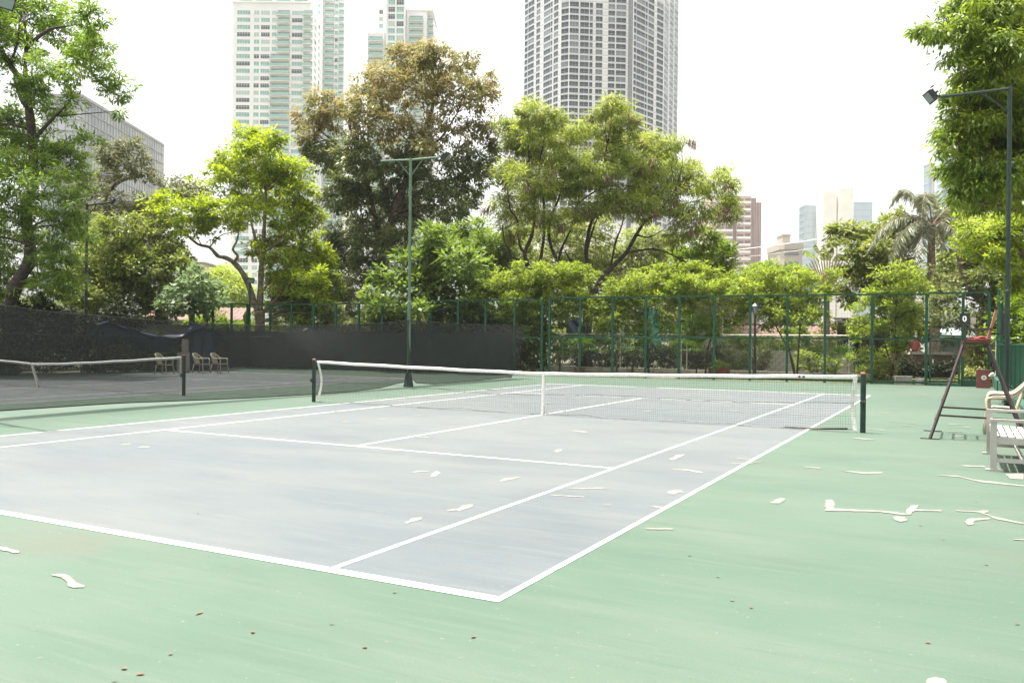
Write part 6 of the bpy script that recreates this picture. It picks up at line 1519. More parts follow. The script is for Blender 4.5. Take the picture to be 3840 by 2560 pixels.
# ------------------------------------------------------------------ trees
fine = dict(leaf=(.24, .062), clump=(54, 0.34), flat=.35, droop=.3, lai=2.7, shell=.45)
tree('feather', 'feathery_tree', 'tall dark feathery-leaved tree with a leaning bare limb beside the second court', [(L['feather'], dict(leaf=(.22, .06), clump=(60, 0.40), flat=.28, droop=.28, lai=2.1, shell=.35, stray=.16))], M['barkdark'], 1)
tree('greyleaf', 'grey_leaf_tree', 'thin tree with grey-green leaf bunches against the glass office block', [(L['greyleaf'], dict(leaf=(.26, .11), clump=(36, 0.38), lai=2.0))], M['bark'], 2)
tree('glossymass', 'glossy_tree', 'dense glossy-leaved tree behind the slim single-arm floodlight pole', [(L['glossy'], dict(leaf=(.22, .11), clump=(30, 0.34), lai=2.6))], M['bark'], 3)
tree('roundleaf', 'round_leaf_tree', 'small tree with bluish round leaves at the end of the short fence', [(L['round'], dict(leaf=(.32, .19), clump=(24, 0.38), lai=2.2))], M['bark'], 4)
tree('palegreen', 'pale_tree', 'soft pale green tree far behind the forked trunk', [(L['pale'], dict(leaf=(.34, .10), clump=(48, 0.67), lai=3.4, flat=.6))], M['bark'], 5)
tree('limegreen', 'forked_tree', 'lime green spreading tree with a forked pale trunk in front of the white tower', [(L['lime'], dict(leaf=(.25, .10), clump=(42, 0.38), flat=.35, lai=2.7))], M['barklight'], 6)
tree('coppertop', 'copper_tree', 'tallest tree with copper-brown new leaves over a dark green lower crown', [(L['copper'], dict(leaf=(.26, .10), clump=(30, 0.38), flat=.6, lai=1.75, droop=.45, stray=.2)), (L['darkleaf'], dict(leaf=(.28, .11), clump=(30, 0.38), flat=.6, lai=2.9, droop=.5, stray=.16, shell=.45))], M['bark'], 7)
tree('layered', 'layered_tree', 'light layered tree between the forked tree and the copper tree', [(L['fresh'], dict(leaf=(.2, .08), clump=(40, .34), flat=.28, lai=2.6))], M['bark'], 25)
tree('midgreen', 'green_tree', 'bright green tree glimpsed between the copper tree and the acacias', [(L['mid'], dict(leaf=(.28, .10), clump=(36, 0.45), lai=3))], M['bark'], 8)
tree('bigleaf', 'broad_leaf_tree', 'low tree with large flat leaf rosettes behind the twin floodlight pole', [(L['bigleaf'], dict(leaf=(.36, .17), clump=(27, 0.38), flat=.22, droop=.05, lai=2.6))], M['bark'], 9)
pod = dict(leaf=(.30, .060), clump=(54, 0.47), flat=.5, droop=.5, lai=2.5, stray=.14)
tA = tree('podL', 'acacia_tree', 'slender many-stemmed acacia nearest the copper tree', [(L['pod'], pod)], M['barkdark'], 10)
tB = tree('podR', 'acacia_tree', 'broad acacia with a thick leaning trunk and brown hanging pods', [(L['pod'], pod)], M['barkdark'], 11)
for t, key, sd in ((tA, 'podL', 71), (tB, 'podR', 72)):
    lob = TREES[key][1][0]
    rnd = random.Random(sd)
    sub = [(x + rnd.uniform(-.4, .4), y, z - .1, a * .9, b * .85) for (x, y, z, a, b) in lob if rnd.random() < (.35 if key == 'podL' else .62)]
    foliage('hanging_pods', sub, L['poddry'], t, sd, leaf=(.30, .045), clump=(48, 0.25), lai=.34, droop=1.9, flat=1.0, origin=Vector(t.location), kind='stuff')
tree('darkround', 'round_tree', 'rounded darker green tree tucked behind the broad acacia', [(L['mid'], dict(leaf=(.24, .10), clump=(36, 0.38), lai=3))], M['bark'], 12)
tree('silverback', 'silvery_tree', 'pale silvery-green trees seen through the acacia stems', [(L['silver'], dict(leaf=(.30, .12), clump=(36, 0.50), lai=2.2, flat=.6))], M['bark'], 13)
slim = dict(leaf=(.17, .062), clump=(48, 0.29), flat=.26, droop=.12, lai=1.8, stray=.24, shell=.35)
for key, sd, lb in (('s1', 14, 'slim fresh green tree at the double fence posts'), ('s2', 15, 'slim fresh green tree under the leaning acacia trunk'), ('s3', 16, 'slim two-stemmed tree beside the pale house wall'), ('s4', 17, 'slim fresh green tree with three thin stems by the block wall'), ('s5', 18, 'slim fresh green tree overtopping the fence next to the gate')):
    tree(key, 'slim_tree', lb, [(L['fresh'], slim)], M['bark'], sd, twigs=7)
tree('farwood', 'far_trees', 'bright green treetops far beyond the garden under the low tan building', [(L['mid'], dict(leaf=(.34, .14), clump=(42, 0.67), lai=3))], M['bark'], 19)
tree('fardark', 'far_dark_tree', 'small dark round treetop at the foot of the brown tower', [(L['darkleaf'], dict(leaf=(.36, .16), clump=(42, 0.67), lai=3))], M['bark'], 20)
tree('glossyright', 'glossy_tree', 'glossy thick-leaved tree beneath the feather palm', [(L['glossy'], dict(leaf=(.30, .13), clump=(30, 0.38), lai=2.9, droop=.4))], M['bark'], 21)
tree('overhang', 'overhanging_tree', 'large tree with long drooping leaves overhanging the floodlight arm', [(L['over'], dict(leaf=(.19, .056), clump=(30, 0.26), flat=.5, droop=.75, lai=3.8, stray=.14))], M['bark'], 22)
tree('brightright', 'fresh_tree', 'bright layered tree behind the low railing under the overhanging boughs', [(L['fresh'], dict(leaf=(.15, .065), clump=(42, 0.25), flat=.25, lai=2.8))], M['bark'], 23)
tree('darkright', 'leaning_tree', 'shady tree with thick leaning brown trunks behind the fence corner', [(L['darkleaf'], dict(leaf=(.22, .10), clump=(36, 0.34), lai=2.3))], M['bark'], 24)

oc = thing('overhead_cables', 'pair of thin pale overhead cables crossing in front of the brown tower', 'cables', (-4, 62, 0))
for dz in (0, .75):
    MB().tube(smooth_path([(-26, 4, 9.1 + dz), (-6, 0, 9.4 + dz), (5, -2, 10.3 + dz)], 6), .022, 4).build('cable', M['white'], oc)
# ------------------------------------------------------------------ people beyond the gate
def person(loc, rz, label, shirt, cap):
    t = thing('person', label, 'person', loc, rz)
    rings = [(0, .0, .105, .075), (.04, .0, .11, .08)]
    mb = MB()
    # legs flow into the hips, trunk, neck and head as one lofted body
    def loft(prof, n=10, cx=0):
        o = len(mb.v)
        for (z, x, rx, ry) in prof:
            for k in range(n):
                a = 2 * PI * k / n
                mb.v.append((cx + x + rx * math.cos(a), ry * math.sin(a), z))
        for i in range(len(prof) - 1):
            for k in range(n):
                a, b = o + i * n + k, o + i * n + (k + 1) % n
                mb.f.append([a, b, b + n, a + n]); mb.mi.append(mb.cur)
        mb.f.append([o + k for k in range(n)][::-1]); mb.mi.append(mb.cur)
        e = o + (len(prof) - 1) * n
        mb.f.append([e + k for k in range(n)]); mb.mi.append(mb.cur)
    mb.cur = 1
    for s in (-1, 1):
        loft([(.0, 0, .05, .12), (.06, 0, .05, .10), (.1, 0, .045, .05), (.30, 0, .06, .065), (.48, 0, .06, .065), (.72, 0, .085, .09), (.88, s * -.02, .10, .11)], 8, s * .10)
    loft([(.80, 0, .17, .12), (.95, 0, .175, .125)], 12)
    mb.cur = 0
    loft([(.93, 0, .175, .125), (1.05, 0, .16, .115), (1.25, 0, .19, .13), (1.40, 0, .205, .12), (1.47, 0, .13, .09), (1.5, 0, .07, .07)], 12)
    for s in (-1, 1):
        mb.cur = 0
        mb.tube([(s * .18, 0, 1.42), (s * .245, -.01, 1.28), (s * .265, -.02, 1.16)], [.07, .055, .05], 8)
        mb.cur = 2
        mb.tube([(s * .265, -.02, 1.17), (s * .27, -.10, .98), (s * .25, -.19, .90), (s * .24, -.24, .88)], [.042, .035, .03, .02], 8)
        for q in range(4):
            mb.tube([(s * (.225 + .012 * q), -.23, .885), (s * (.222 + .012 * q), -.28, .875), (s * (.22 + .012 * q), -.30, .85 - .004 * q)], .007, 4)
        mb.tube([(s * .22, -.20, .90), (s * .20, -.235, .905), (s * .198, -.26, .895)], .008, 4)
    mb.cur = 2
    loft([(1.49, 0, .055, .06), (1.55, 0, .06, .075), (1.60, 0, .075, .095), (1.66, 0, .08, .10), (1.72, 0, .07, .085), (1.755, 0, .03, .04)], 12)
    mb.box((0, -.10, 1.63), (.02, .03, .035))
    mb.build('body', [shirt, M['trouser'], M['skin']], t, smooth=True)
    MB().lathe([(.088, 0), (.09, .03), (.07, .075), (.02, .095)], (0, 0, 1.685), 12).box((0, -.12, 1.695), (.13, .11, .014)).build('cap', cap, t)
    return t


person((6.55, 32.2, .22), .3, 'person in a white cap and pale pink shirt walking beyond the gate', M['shirt'], M['white'])
person((5.75, 33.4, .3), -.5, 'person in a reddish shirt and light cap beyond the fence near the gate', M['shirt2'], M['creamwall'])
# ------------------------------------------------------------------ far buildings
F = 1941.57
def frame_at(px, D, name, label, cat='tower'):
    """empty on the ground at a bearing and distance from the court; local x runs across the view, y away, z up"""
    d = Vector((RX[0], RX[1], 0)) * ((px - 1176) / F * D) + Vector((RY[0], RY[1], 0)) * D
    return thing(name, label, cat, (CAM.x + d.x, CAM.y + d.y, 0), rz=-YAW)


def win_mesh(w, h, nm, glass, frame_m, t=.07, dep=.12, transom=None):
    mb = MB()
    mb.cur = 0
    mb.box((0, -.02, 0), (w, .05, h))
    mb.cur = 1
    mb.box((0, -dep / 2, h / 2 + t / 2), (w + 2 * t, dep, t)).box((0, -dep / 2, -h / 2 - t / 2), (w + 2 * t, dep, t))
    mb.box((-w / 2 - t / 2, -dep / 2, 0), (t, dep, h)).box((w / 2 + t / 2, -dep / 2, 0), (t, dep, h))
    for k in range(1, nm):
        mb.box((-w / 2 + w * k / nm, -.055, 0), (.06, .05, h))
    if transom is not None:
        mb.box((0, -.052, transom), (w, .04, .05))
    return mb.mesh('window', [glass, frame_m])


def balcony_mesh(w, d, h=1.05):
    mb = MB()
    mb.cur = 0
    mb.box((0, -d / 2, -.1), (w, d, .2))
    mb.box((0, -d + .04, h), (w, .07, .06))
    mb.cur = 1
    mb.box((0, -d + .04, h * .55), (w - .1, .03, h * .8)).box((-w / 2 + .03, -d / 2, h * .55), (.03, d - .1, h * .8)).box((w / 2 - .03, -d / 2, h * .55), (.03, d - .1, h * .8))
    mb.cur = 2
    mb.box((0, -.03, 1.25), (w * .96, .04, 2.3))
    mb.cur = 3
    mb.box((-w * .22, -.06, 1.15), (w * .32, .03, 2.0)).box((w * .2, -.06, 1.15), (w * .34, .03, 2.0))
    return mb.mesh('balcony', [M['tframe'], M['trail'], M['tgrey'], M['tglass']])


FH = 3.14
# white tower with green glass
ta = frame_at(528, 365, 'white_tower', 'wide white apartment tower with green windows and balconies behind the lime green tree')
s = 365 / F
X = lambda px: (px - 528) * s
W_, ZT = X(706), 146.0
MB().span((0, 0, 0), (W_, 22, ZT)).build('tower_body', M['twhite'], ta)
MB().span((-1.2, 4, 0), (0, 18, ZT - 4)).build('side_bay', M['twhite'], ta)
MB().span((1.2, 2, ZT), (W_ - 1.5, 20, ZT + 22)).build('penthouse', M['twhite'], ta)
MB().span((-.4, -.5, ZT - .2), (W_ + .4, 22.4, ZT + .6)).build('roof_ledge', M['tframe'], ta)
for (a, b) in ((540, 572), (580, 618), (628, 660), (670, 700)):
    MB().span((X(a), -.3, ZT + .7), (X(b), -.24, ZT + 2.2)).build('glass_rail', M['trail'], ta)
    MB().span((X(a), 1.9, ZT + 3), (X(b), 2.05, ZT + 6)).build('penthouse_window', M['tglass'], ta)
for px in (573.5, 660.5):
    MB().span((X(px) - .3, -.12, 0), (X(px) + .3, .02, ZT - 3)).build('pier', M['cpanel'], ta)
mw = {}
wrnd = random.Random(5)
M['tglass_dark'] = mat('dark_window_glass', (0.05, 0.075, 0.08), 0.1)  # darker glass variant, given to some windows at random
M['tglass_pale'] = mat('window_with_curtain', (0.42, 0.52, 0.48), 0.2)
def W(w, nm, h=1.75):
    q = wrnd.random()
    gl = 'tglass_dark' if q < .2 else ('tglass_pale' if q > .72 else 'tglass')
    k = (round(w, 2), nm, h, gl)
    if k not in mw:
        mw[k] = win_mesh(w, h, nm, M[gl], M['tframe'], t=.12, transom=.35)
    return mw[k]
nf = 42
bal1 = balcony_mesh(X(660) - X(630), 1.5)
bal2 = balcony_mesh(X(660) - X(614), 1.5)
bal3 = balcony_mesh(X(712) - X(691), 2.6)
bal4 = balcony_mesh(3.0, 1.3)
for i in range(nf):
    z = ZT - 4.4 - i * FH
    if z < 14: break
    low = z < 123
    cols = [(537, 568, 5), (577, 589, 2), (592.5, 612, 4), (664, 688, 4)] if low else [(538, 568, 5), (577, 589, 2), (593, 613, 4), (618, 628, 2), (664, 688, 4)]
    for (a, b, nm) in cols:
        put('window', W((b - a) * s, nm), ta, (X((a + b) / 2), -.01, z))
    cx = 637 if low else 645
    put('balcony', bal2 if low else bal1, ta, (X(cx), -.01, z - 1.2))
    put('balcony', bal3, ta, (X(701), -.01, z - 1.2))
    put('balcony', bal4, ta, (-1.21, 9, z - 1.2), rz=-PI / 2)
    put('window', W(3.6, 3), ta, (W_ + .01, 9, z), rz=PI / 2)
    put('window', W(2.2, 2), ta, (W_ + .01, 16, z), rz=PI / 2)
    MB_l = None
ledge = MB().span((-.15, -.10, -.12), (W_ + .12, .03, .12)).mesh('floor_ledge', M['tframe'])
for i in range(nf):
    z = ZT - 6.1 - i * FH
    if z > 10: put('floor_ledge', ledge, ta, (0, 0, z))
# second wing, set back
wa = frame_at(716, 392, 'white_tower', 'narrower white apartment wing with stacked balconies set back behind the wide white tower')
s2 = 392 / F
X2 = lambda px: (px - 716) * s2
WW = X2(784)
MB().span((0, 0, 0), (WW, 24, 172)).build('tower_body', M['twhite'], wa)
MB().span((X2(732), -3, 0), (X2(737), 0, 172)).build('pier', M['twhite'], wa)
bw1 = balcony_mesh(X2(761) - X2(739), 1.6)
bw2 = balcony_mesh(X2(784) - X2(772), 1.4)
for i in range(52):
    z = 168 - i * FH
    if z < 14: break
    put('balcony', bw1, wa, (X2(750), -.01, z - 1.2))
    put('balcony', bw2, wa, (X2(777.5), -.01, z - 1.2))
    put('window', W(1.3, 2), wa, (X2(766), -.01, z))
    put('window', W(2.2, 2), wa, (X2(724), -.01, z))

# stepped tower in the middle
tb = frame_at(836, 372, 'white_tower', 'stepped white tower with a central green glass bay rising behind the copper tree')
s3_ = 372 / F
X3 = lambda px: (px - 836) * s3_
MB().span((0, 1.5, 0), (X3(876), 18, 136)).build('low_shoulder', M['twhite'], tb)
MB().span((X3(856), 3, 136), (X3(878), 18, 149)).build('upper_step', M['twhite'], tb)
MB().span((X3(879), 0, 0), (X3(924), 20, 166)).build('centre_bay', M['twhite'], tb)
MB().span((X3(925), 2, 0), (X3(972), 20, 146.5)).build('high_shoulder', M['twhite'], tb)
MB().span((X3(972), 5, 0), (X3(986), 22, 145)).build('rear_shoulder', M['twhite'], tb)
MB().span((X3(923), 1.6, 146.5), (X3(987), 22.5, 147.3)).build('roof_ledge', M['tframe'], tb)
MB().span((-.3, 1.1, 136), (X3(876), 18.4, 136.8)).build('roof_ledge', M['tframe'], tb)
b5 = balcony_mesh(X3(872) - X3(838), 1.5)
b6 = balcony_mesh(X3(964) - X3(931), 1.5)
b7 = balcony_mesh(X3(986) - X3(974), 1.5)
for i in range(50):
    z = 162 - i * FH
    if z < 16: break
    if z < 134: put('balcony', b5, tb, (X3(855), 1.49, z - 1.2))
    if z < 144:
        put('balcony', b6, tb, (X3(947.5), 1.99, z - 1.2))
        put('balcony', b7, tb, (X3(980), 4.99, z - 1.2))
    put('window', W(X3(900) - X3(885), 3, 2.2), tb, (X3(892.5), -.01, z))
    put('window', W(X3(920) - X3(904), 3, 2.2), tb, (X3(912), -.01, z))
    if 137 < z < 148: put('window', W(1.6, 2), tb, (X3(866), 2.99, z))
for px in (880.5, 902, 923):
    MB().span((X3(px) - .25, -.5, 0), (X3(px) + .25, 0, 170)).build('fin', M['tframe'], tb)

# grey facetted tower
FACET = [(1198, 430), (1281, 403), (1300, 401), (1437, 405), (1447, 408), (1517, 428), (1551, 456)]
tc = frame_at(1300, 401, 'grey_tower', 'grey facetted high-rise with rows of dark windows above the acacias')
LP = [((px - 1176) / F * D - (1300 - 1176) / F * 401, D - 401) for px, D in FACET]
back = [(LP[-1][0] - 4, 120), (LP[0][0] + 6, 120)]
outline = LP + back
ZC = 205
MB().prism(outline, 0, ZC).build('tower_body', M['cpanel'], tc)
def facet(i):
    a, b = Vector((*LP[i], 0)), Vector((*LP[i + 1], 0))
    d = b - a
    return a, d, d.length, math.atan2(d.y, d.x)
band = MB()
for i in range(len(LP) - 1):
    a, d, ln, an = facet(i)
    n = Vector((d.y, -d.x, 0)).normalized()
    c = a + d * .5 + n * .06
    band.box((c.x, c.y, 0), (ln + .06, .20, .42), rz=an)
band = band.mesh('floor_band', M['cband'])
grv = MB()
for i in range(len(LP) - 1):
    a, d, ln, an = facet(i)
    n = Vector((d.y, -d.x, 0)).normalized()
    c = a + d * .5 + n * .02
    for zz in (.75, 1.25, 1.75, 2.25):
        grv.box((c.x, c.y, zz), (ln, .05, .10), rz=an)
grv = grv.mesh('panel_joint', M['tgrey'])
WINS = {0: [(.01, .09, 1), (.12, .27, 2), (.35, .44, 2), (.56, .72, 3), (.74, .78, 1), (.83, .93, 2)], 1: [(.08, .92, 2)],
        2: [(.015, .15, 3), (.19, .32, 2), (.345, .39, 1), (.45, .55, 2), (.66, .76, 2), (.795, .945, 2)],
        4: [(.02, .09, 1), (.12, .36, 2), (.39, .45, 1), (.49, .66, 2), (.78, .98, 2)], 5: [(.06, .28, 1), (.42, .62, 1), (.74, .94, 1)]}
wc = {}
M['cglass_blind'] = mat('window_with_blind', (0.13, 0.135, 0.14), 0.2)
M['cglass_deep'] = mat('window_glass_deep', (0.010, 0.012, 0.016), 0.12, spec=0.3)
slots = []
FHC = 3.14
for j in range(64):
    z = ZC - 3.2 - j * FHC
    if z < 60: break
    put('floor_band', band, tc, (0, 0, z - 1.35))
    put('panel_joint', grv, tc, (0, 0, z - 1.55))
    for i, ws in WINS.items():
        a, d, ln, an = facet(i)
        for (u0, u1, nm) in ws:
            p = a + d * ((u0 + u1) / 2)
            slots.append((p.x, p.y, z + .12, an, (u1 - u0) * ln * 1.1, nm))
rest = MB()
def in_frame(q):
    D = 401 + q[1]
    return q[2] < CAM.z + 783 / F * D
slots = [q for q in slots if in_frame(q)]
for qi, (x, y, z, an, w, nm) in enumerate(slots):
    n = Vector((math.sin(an), -math.cos(an), 0))
    if qi < 295:
        q = wrnd.random()
        gl = 'cglass_blind' if q < .16 else ('cglass_deep' if q > .6 else 'cglass')
        k = (round(w, 2), nm, gl)
        if k not in wc:
            wc[k] = win_mesh(w, 2.25, nm, M[gl], M['cband'], t=.09, transom=-.35)
        put('window', wc[k], tc, (x + n.x * .03, y + n.y * .03, z), rz=an)
    else:
        rest.cur = 0
        rest.box((x + n.x * .05, y + n.y * .05, z), (w, .05, 2.15), rz=an)
        rest.cur = 1
        rest.box((x + n.x * .08, y + n.y * .08, z + 1.12), (w + .16, .12, .09), rz=an).box((x + n.x * .08, y + n.y * .08, z - .35), (w, .05, .06), rz=an)
        for k in range(1, nm):
            q = (k / nm - .5) * w
            rest.box((x + n.x * .08 + math.cos(an) * q, y + n.y * .08 + math.sin(an) * q, z), (.07, .05, 2.15), rz=an)
rest.build('lower_windows', [M['cglass'], M['cband']], tc, kind='stuff')
a, d, ln, an = facet(3)
n = Vector((d.y, -d.x, 0)).normalized()
for q in range(2):
    c = a + d * (.3 + .4 * q) + n * .12
    MB().box((c.x, c.y, ZC / 2), (ln * .3, .2, ZC), rz=an).build('glass_strip', M['cdark'], tc)
for i in (1, 2, 3, 4, 5):
    c = Vector((*LP[i], 0))
    MB().box((c.x, c.y - .05, ZC / 2), (.5, .5, ZC)).build('corner_pier', M['cdark'] if i in (3,) else M['cpanel'], tc)

def curtain(name, label, px0, px1, D0, D1, ytop0, depth, glass, frm, nx, floor, cat='building', z_low=0, cap=.5, t=.16):
    """glass block: its face runs from bearing px0 at D0 to px1 at D1"""
    o = frame_at(px0, D0, name, label, cat)
    bx_, by_ = (px1 - 1176) / F * D1 - (px0 - 1176) / F * D0, D1 - D0
    h = CAM.z + (784 + (px0 - 1176) * .01 - 3 - ytop0) / F * D0
    ln = math.hypot(bx_, by_)
    an = math.atan2(by_, bx_)
    inner = thing if False else None
    R = Matrix.Rotation(an, 3, 'Z')
    def P(x, y, z): return tuple(R @ Vector((x, y, z)))
    MB().box(P(ln / 2, depth / 2, h / 2), (ln, depth, h), rz=an).build('glass_body', glass, o)
    MB().box(P(ln / 2, depth / 2, h + cap / 2), (ln + .4, depth + .4, cap), rz=an).build('roof_cap', frm, o)
    me = MB().box((0, 0, 0), (t, .12, h)).mesh('mullion', frm)
    for k in range(nx + 1):
        q = put('mullion', me, o, P(ln * k / nx, -.06, h / 2), rz=an)
    nd = max(2, int(depth / (ln / nx)))
    for k in range(1, nd):
        put('mullion', me, o, P(-.06, depth * k / nd, h / 2), rz=an + PI / 2)
    m2 = MB().box((0, 0, 0), (ln, .2, t * 1.3)).mesh('transom', frm)
    m3 = MB().box((0, 0, 0), (depth, .2, t * 1.3)).mesh('transom', frm)
    z = h - floor
    while z > z_low:
        put('transom', m2, o, P(ln / 2, -.08, z), rz=an)
        put('transom', m3, o, P(-.08, depth / 2, z), rz=an + PI / 2)
        z -= floor
    return o, h, ln, an


ob, h, ln, an = curtain('glass_office', 'grey glass office block slanting away behind the feathery tree', 183, 371, 150, 188, 224, 7, M['dglass'], M['dframe'], 30, 2.0, z_low=8, t=.12)
R = Matrix.Rotation(an, 3, 'Z')
for k in range(9):
    MB().box(tuple(R @ Vector((3 + k * ln / 9.5, 3, h + 1.0))), (1.6, 2, 1.4), rz=an).build('roof_unit', M['tgrey'], ob)
for k in range(14):
    MB().box(tuple(R @ Vector((1 + k * ln / 30, .2, h + .9))), (.12, .12, 1.8), rz=an).build('roof_post', M['tframe'], ob)
MB().box(tuple(R @ Vector((ln * .24, .2, h + 1.8))), (ln * .45, .1, .1), rz=an).build('roof_rail', M['tframe'], ob)

# brown banded tower
br = frame_at(1628, 330, 'brown_tower', 'brown tower with pale horizontal bands at the edge of the broad acacia')
sb_ = 330 / F
XB = lambda px: (px - 1628) * sb_
HB = CAM.z + (788 - 452) * sb_
MB().span((0, 0, 0), (XB(1722), 16, HB)).build('tower_body', M['brown'], br)
MB().span((XB(1723), 1.5, 0), (XB(1736), 15, HB - .5)).build('glass_side', M['brown'], br)
MB().span((XB(1736), 3, 0), (XB(1751), 16, HB - 2)).build('rear_side', M['brown'], br)
for k in range(4):
    MB().span((XB(1724 + k * 3.2), 1.38, 0), (XB(1725.2 + k * 3.2), 1.5, HB - .5)).build('side_fin', M['browndark'], br)
    MB().span((XB(1737 + k * 3.6), 2.88, 0), (XB(1738.2 + k * 3.6), 3, HB - 2)).build('side_fin', M['browndark'], br)
MB().span((XB(1681), -.3, 0), (XB(1688), 0, HB - 8)).build('dark_strip', M['browndark'], br)
bandm = MB().span((0, -.55, 0), (XB(1680), 0, .85)).span((XB(1689), -.55, 0), (XB(1721), 0, .85)).mesh('pale_band', M['tframe'])
winm = MB().span((XB(1690), -.06, 0), (XB(1705), 0, .9)).span((XB(1708), -.06, .15), (XB(1720), 0, 1.0)).span((XB(1640), -.06, 0), (XB(1660), 0, .9)).span((XB(1664), -.06, .1), (XB(1678), 0, .9)).mesh('window_strip', M['browndark'])
z = HB - 3.0
while z > 8:
    put('pale_band', bandm, br, (0, 0, z))
    put('window_strip', winm, br, (0, 0, z + 1.0), kind='stuff')
    z -= 2.75
# low tan building
tn = frame_at(1789, 300, 'tan_building', 'low tan concrete building with ribbon windows between the brown and blue towers', 'building')
st = 300 / F
XT = lambda px: (px - 1786) * st
HT = CAM.z + (788 - 575) * st
MB().prism([(0, 0), (XT(1792), -2.5), (XT(1822), -2.5), (XT(1838), 0), (XT(1838), 14), (0, 14)], 0, HT).build('body', M['tan'], tn)
MB().prism([(-.4, -.3), (XT(1792) - .2, -3.0), (XT(1822) + .2, -3.0), (XT(1838) + .4, -.3), (XT(1838) + .4, 14.3), (-.4, 14.3)], HT, HT + 2.2).build('parapet', M['tan'], tn)
MB().span((XT(1798), 3, HT + 2.2), (XT(1816), 9, HT + 6)).build('roof_house', M['tan'], tn)
MB().span((XT(1797), 2.7, HT + 5.4), (XT(1817), 9.3, HT + 5.9)).build('roof_cap', M['tgrey'], tn)
for k in range(7):
    z = HT - 2.2 - k * 3.3
    MB().prism([(.4, -.16), (XT(1792), -2.62), (XT(1822), -2.62), (XT(1838) - .4, -.16), (XT(1838) - .4, .1), (.4, .1)], z, z + 1.15).build('ribbon_window', M['cdark'], tn)
# blue glass blocks and the white twin slab
curtain('blue_glass_block', 'pale blue glass block standing left-hand of the white slab tower'.replace('left-hand of', 'between the tan building and'), 1845, 1887, 420, 420, 474, 8, M['bluglass'], M['bluframe'], 14, 3.3, z_low=25, t=.2)
wsb = frame_at(1887, 410, 'white_slab_tower', 'plain cream-white twin slab tower between two blue glass blocks')
sw = 410 / F
XW = lambda px: (px - 1887) * sw
MB().span((0, 0, 0), (XW(1918.5), 20, CAM.z + (789 - 440) * sw)).build('slab', M['creamwall'], wsb)
MB().span((XW(1921), -1, 0), (XW(1955), 20, CAM.z + (789 - 434) * sw)).build('slab', M['creamwall'], wsb)
MB().span((XW(1918.5), 3, 0), (XW(1921), 18, CAM.z + (789 - 450) * sw)).build('window_slot', M['cdark'], wsb)
MB().lathe([(3.2, 0), (3.2, .8)], (XW(1938), 8, CAM.z + (789 - 434) * sw), 14).build('roof_drum', M['tgrey'], wsb)
MB().span((XW(1955), 2, 0), (XW(1958), 19, CAM.z + (789 - 436) * sw)).build('edge_fin', M['tframe'], wsb)
curtain('blue_glass_block', 'blue glass block half hidden by the palm fronds', 1958, 2000, 430, 430, 467, 6, M['bluglass'], M['bluframe'], 11, 3.3, z_low=25, t=.2)
curtain('blue_glass_block', 'slim blue glass block beside the crane boom', 2130, 2142, 360, 360, 378, 5, M['bluglass'], M['bluframe'], 5, 4.0, z_low=60, t=.2)
curtain('blue_glass_block', 'taller blue glass block emerging from the overhanging leaves', 2159, 2200, 380, 380, 361, 5, M['bluglass'], M['bluframe'], 10, 4.0, z_low=60, t=.25)
# tower crane boom
cr = frame_at(2134, 330, 'tower_crane', 'thin pinkish crane boom rising above the feather palm', 'crane')
sc_ = 330 / F
def CP(px, py): return Vector(((px - 2134) * sc_, 0, CAM.z + (793 - py) * sc_))
a, b = CP(2113, 284), CP(2132, 388)
mb = MB()
for dx in (-.35, .35):
    mb.bar(a + Vector((dx * .4, 0, 0)), b + Vector((dx, 0, 0)), .12, .12)
for k in range(16):
    p, q = a.lerp(b, k / 16), a.lerp(b, (k + 1) / 16)
    mb.bar(p + Vector((-.3, 0, 0)), q + Vector((.3, 0, 0)), .07, .07)
mb.build('boom', M['crane'], cr)
mb = MB()
m0, m1 = CP(2141, 392), Vector(((2141 - 2134) * sc_, 0, 0))
for dx in (-.6, .6):
    mb.bar(m0 + Vector((dx, 0, 0)), m1 + Vector((dx, 0, 0)), .14, .14)
for k in range(24):
    p, q = m1.lerp(m0, k / 24), m1.lerp(m0, (k + 1) / 24)
    mb.bar(p + Vector((-.6, 0, 0)), q + Vector((.6, 0, 0)), .08, .08)
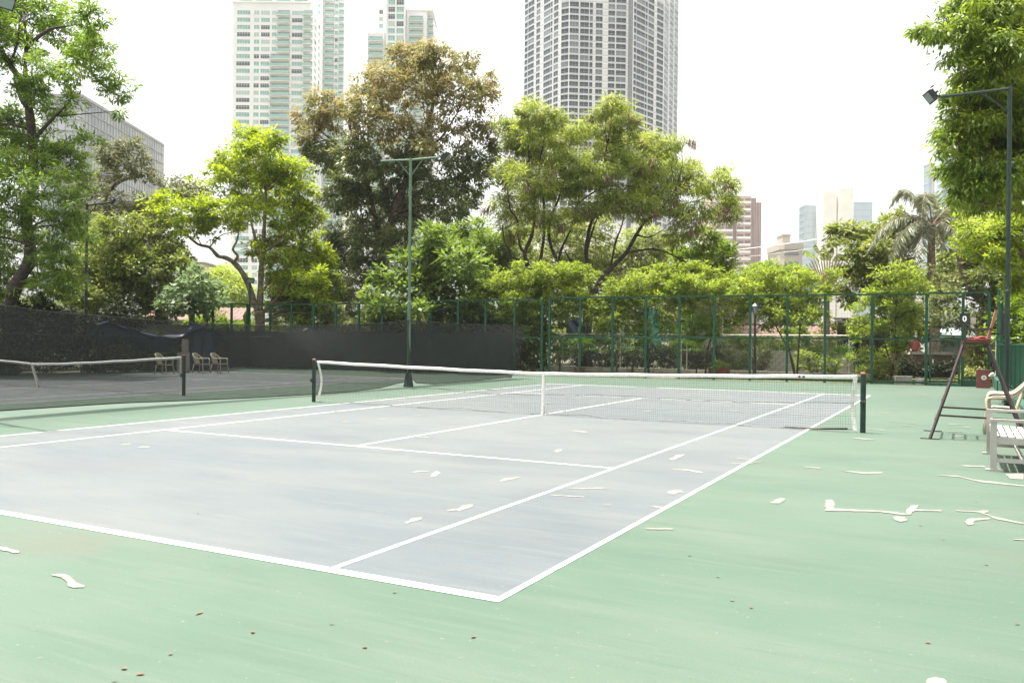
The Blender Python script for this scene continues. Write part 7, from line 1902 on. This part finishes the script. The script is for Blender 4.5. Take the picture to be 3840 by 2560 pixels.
mb.bar(b, m0 + Vector((0, 0, -4)), .3, .3).bar(CP(2140, 345), m0, .15, .15)
mb.build('mast', M['crane'], cr)
# cream block beside the grey tower
cb2 = frame_at(1152, 300, 'cream_block', 'pale cream apartment block half hidden between the acacia and the grey tower', 'building')
s6 = 300 / F
MB().span((0, 0, 0), ((1203 - 1152) * s6, 14, CAM.z + (783 - 272) * s6)).build('body', M['creamwall'], cb2)
MB().span(((1175 - 1152) * s6, 2, 0), ((1203 - 1152) * s6, 14, CAM.z + (783 - 234) * s6)).build('upper_block', M['creamwall'], cb2)
wn = MB().box((0, -.03, 0), (1.2, .08, 1.3)).mesh('window', M['cdark'])
for j in range(22):
    for k in range(4):
        put('window', wn, cb2, (1.0 + k * 1.9, 0, 74 - j * 3.1))
# low houses seen under the lime tree
lb_ = frame_at(405, 140, 'grey_house', 'small grey-brown rooftop building seen below the lime green branches', 'building')
s7 = 140 / F
MB().span((0, 0, 0), (60 * s7, 10, CAM.z + 170 * s7)).build('wall', M['tan'], lb_)
MB().span((-.3, -.3, CAM.z + 170 * s7), (60 * s7 + .3, 10.3, CAM.z + 172 * s7)).build('roof', M['tgrey'], lb_)
for k in range(4):
    for j in range(4):
        w = MB().span(((6 + k * 14) * s7, -.08, CAM.z + (60 + j * 26) * s7), ((14 + k * 14) * s7, .02, CAM.z + (74 + j * 26) * s7)).build('window', M['cglass'], lb_)
# ------------------------------------------------------------------ humid air
hz = bpy.data.materials.new('humid_air')
hz.use_nodes = True
hn = hz.node_tree.nodes
hn.remove(hn['Principled BSDF'])
pv = hn.new('ShaderNodeVolumePrincipled')
pv.inputs['Color'].default_value = (0.97, 0.98, 1.0, 1)
pv.inputs['Density'].default_value = 0.00019
hz.node_tree.links.new(pv.outputs[0], hn['Material Output'].inputs['Volume'])
hb_ = MB().span((-1510, -310, -1.05), (1510, 3010, 225)).build('haze', hz)
hb_['kind'] = 'stuff'
print('LEAVES', LEAF_COUNT, 'OBJECTS', len(bpy.data.objects))
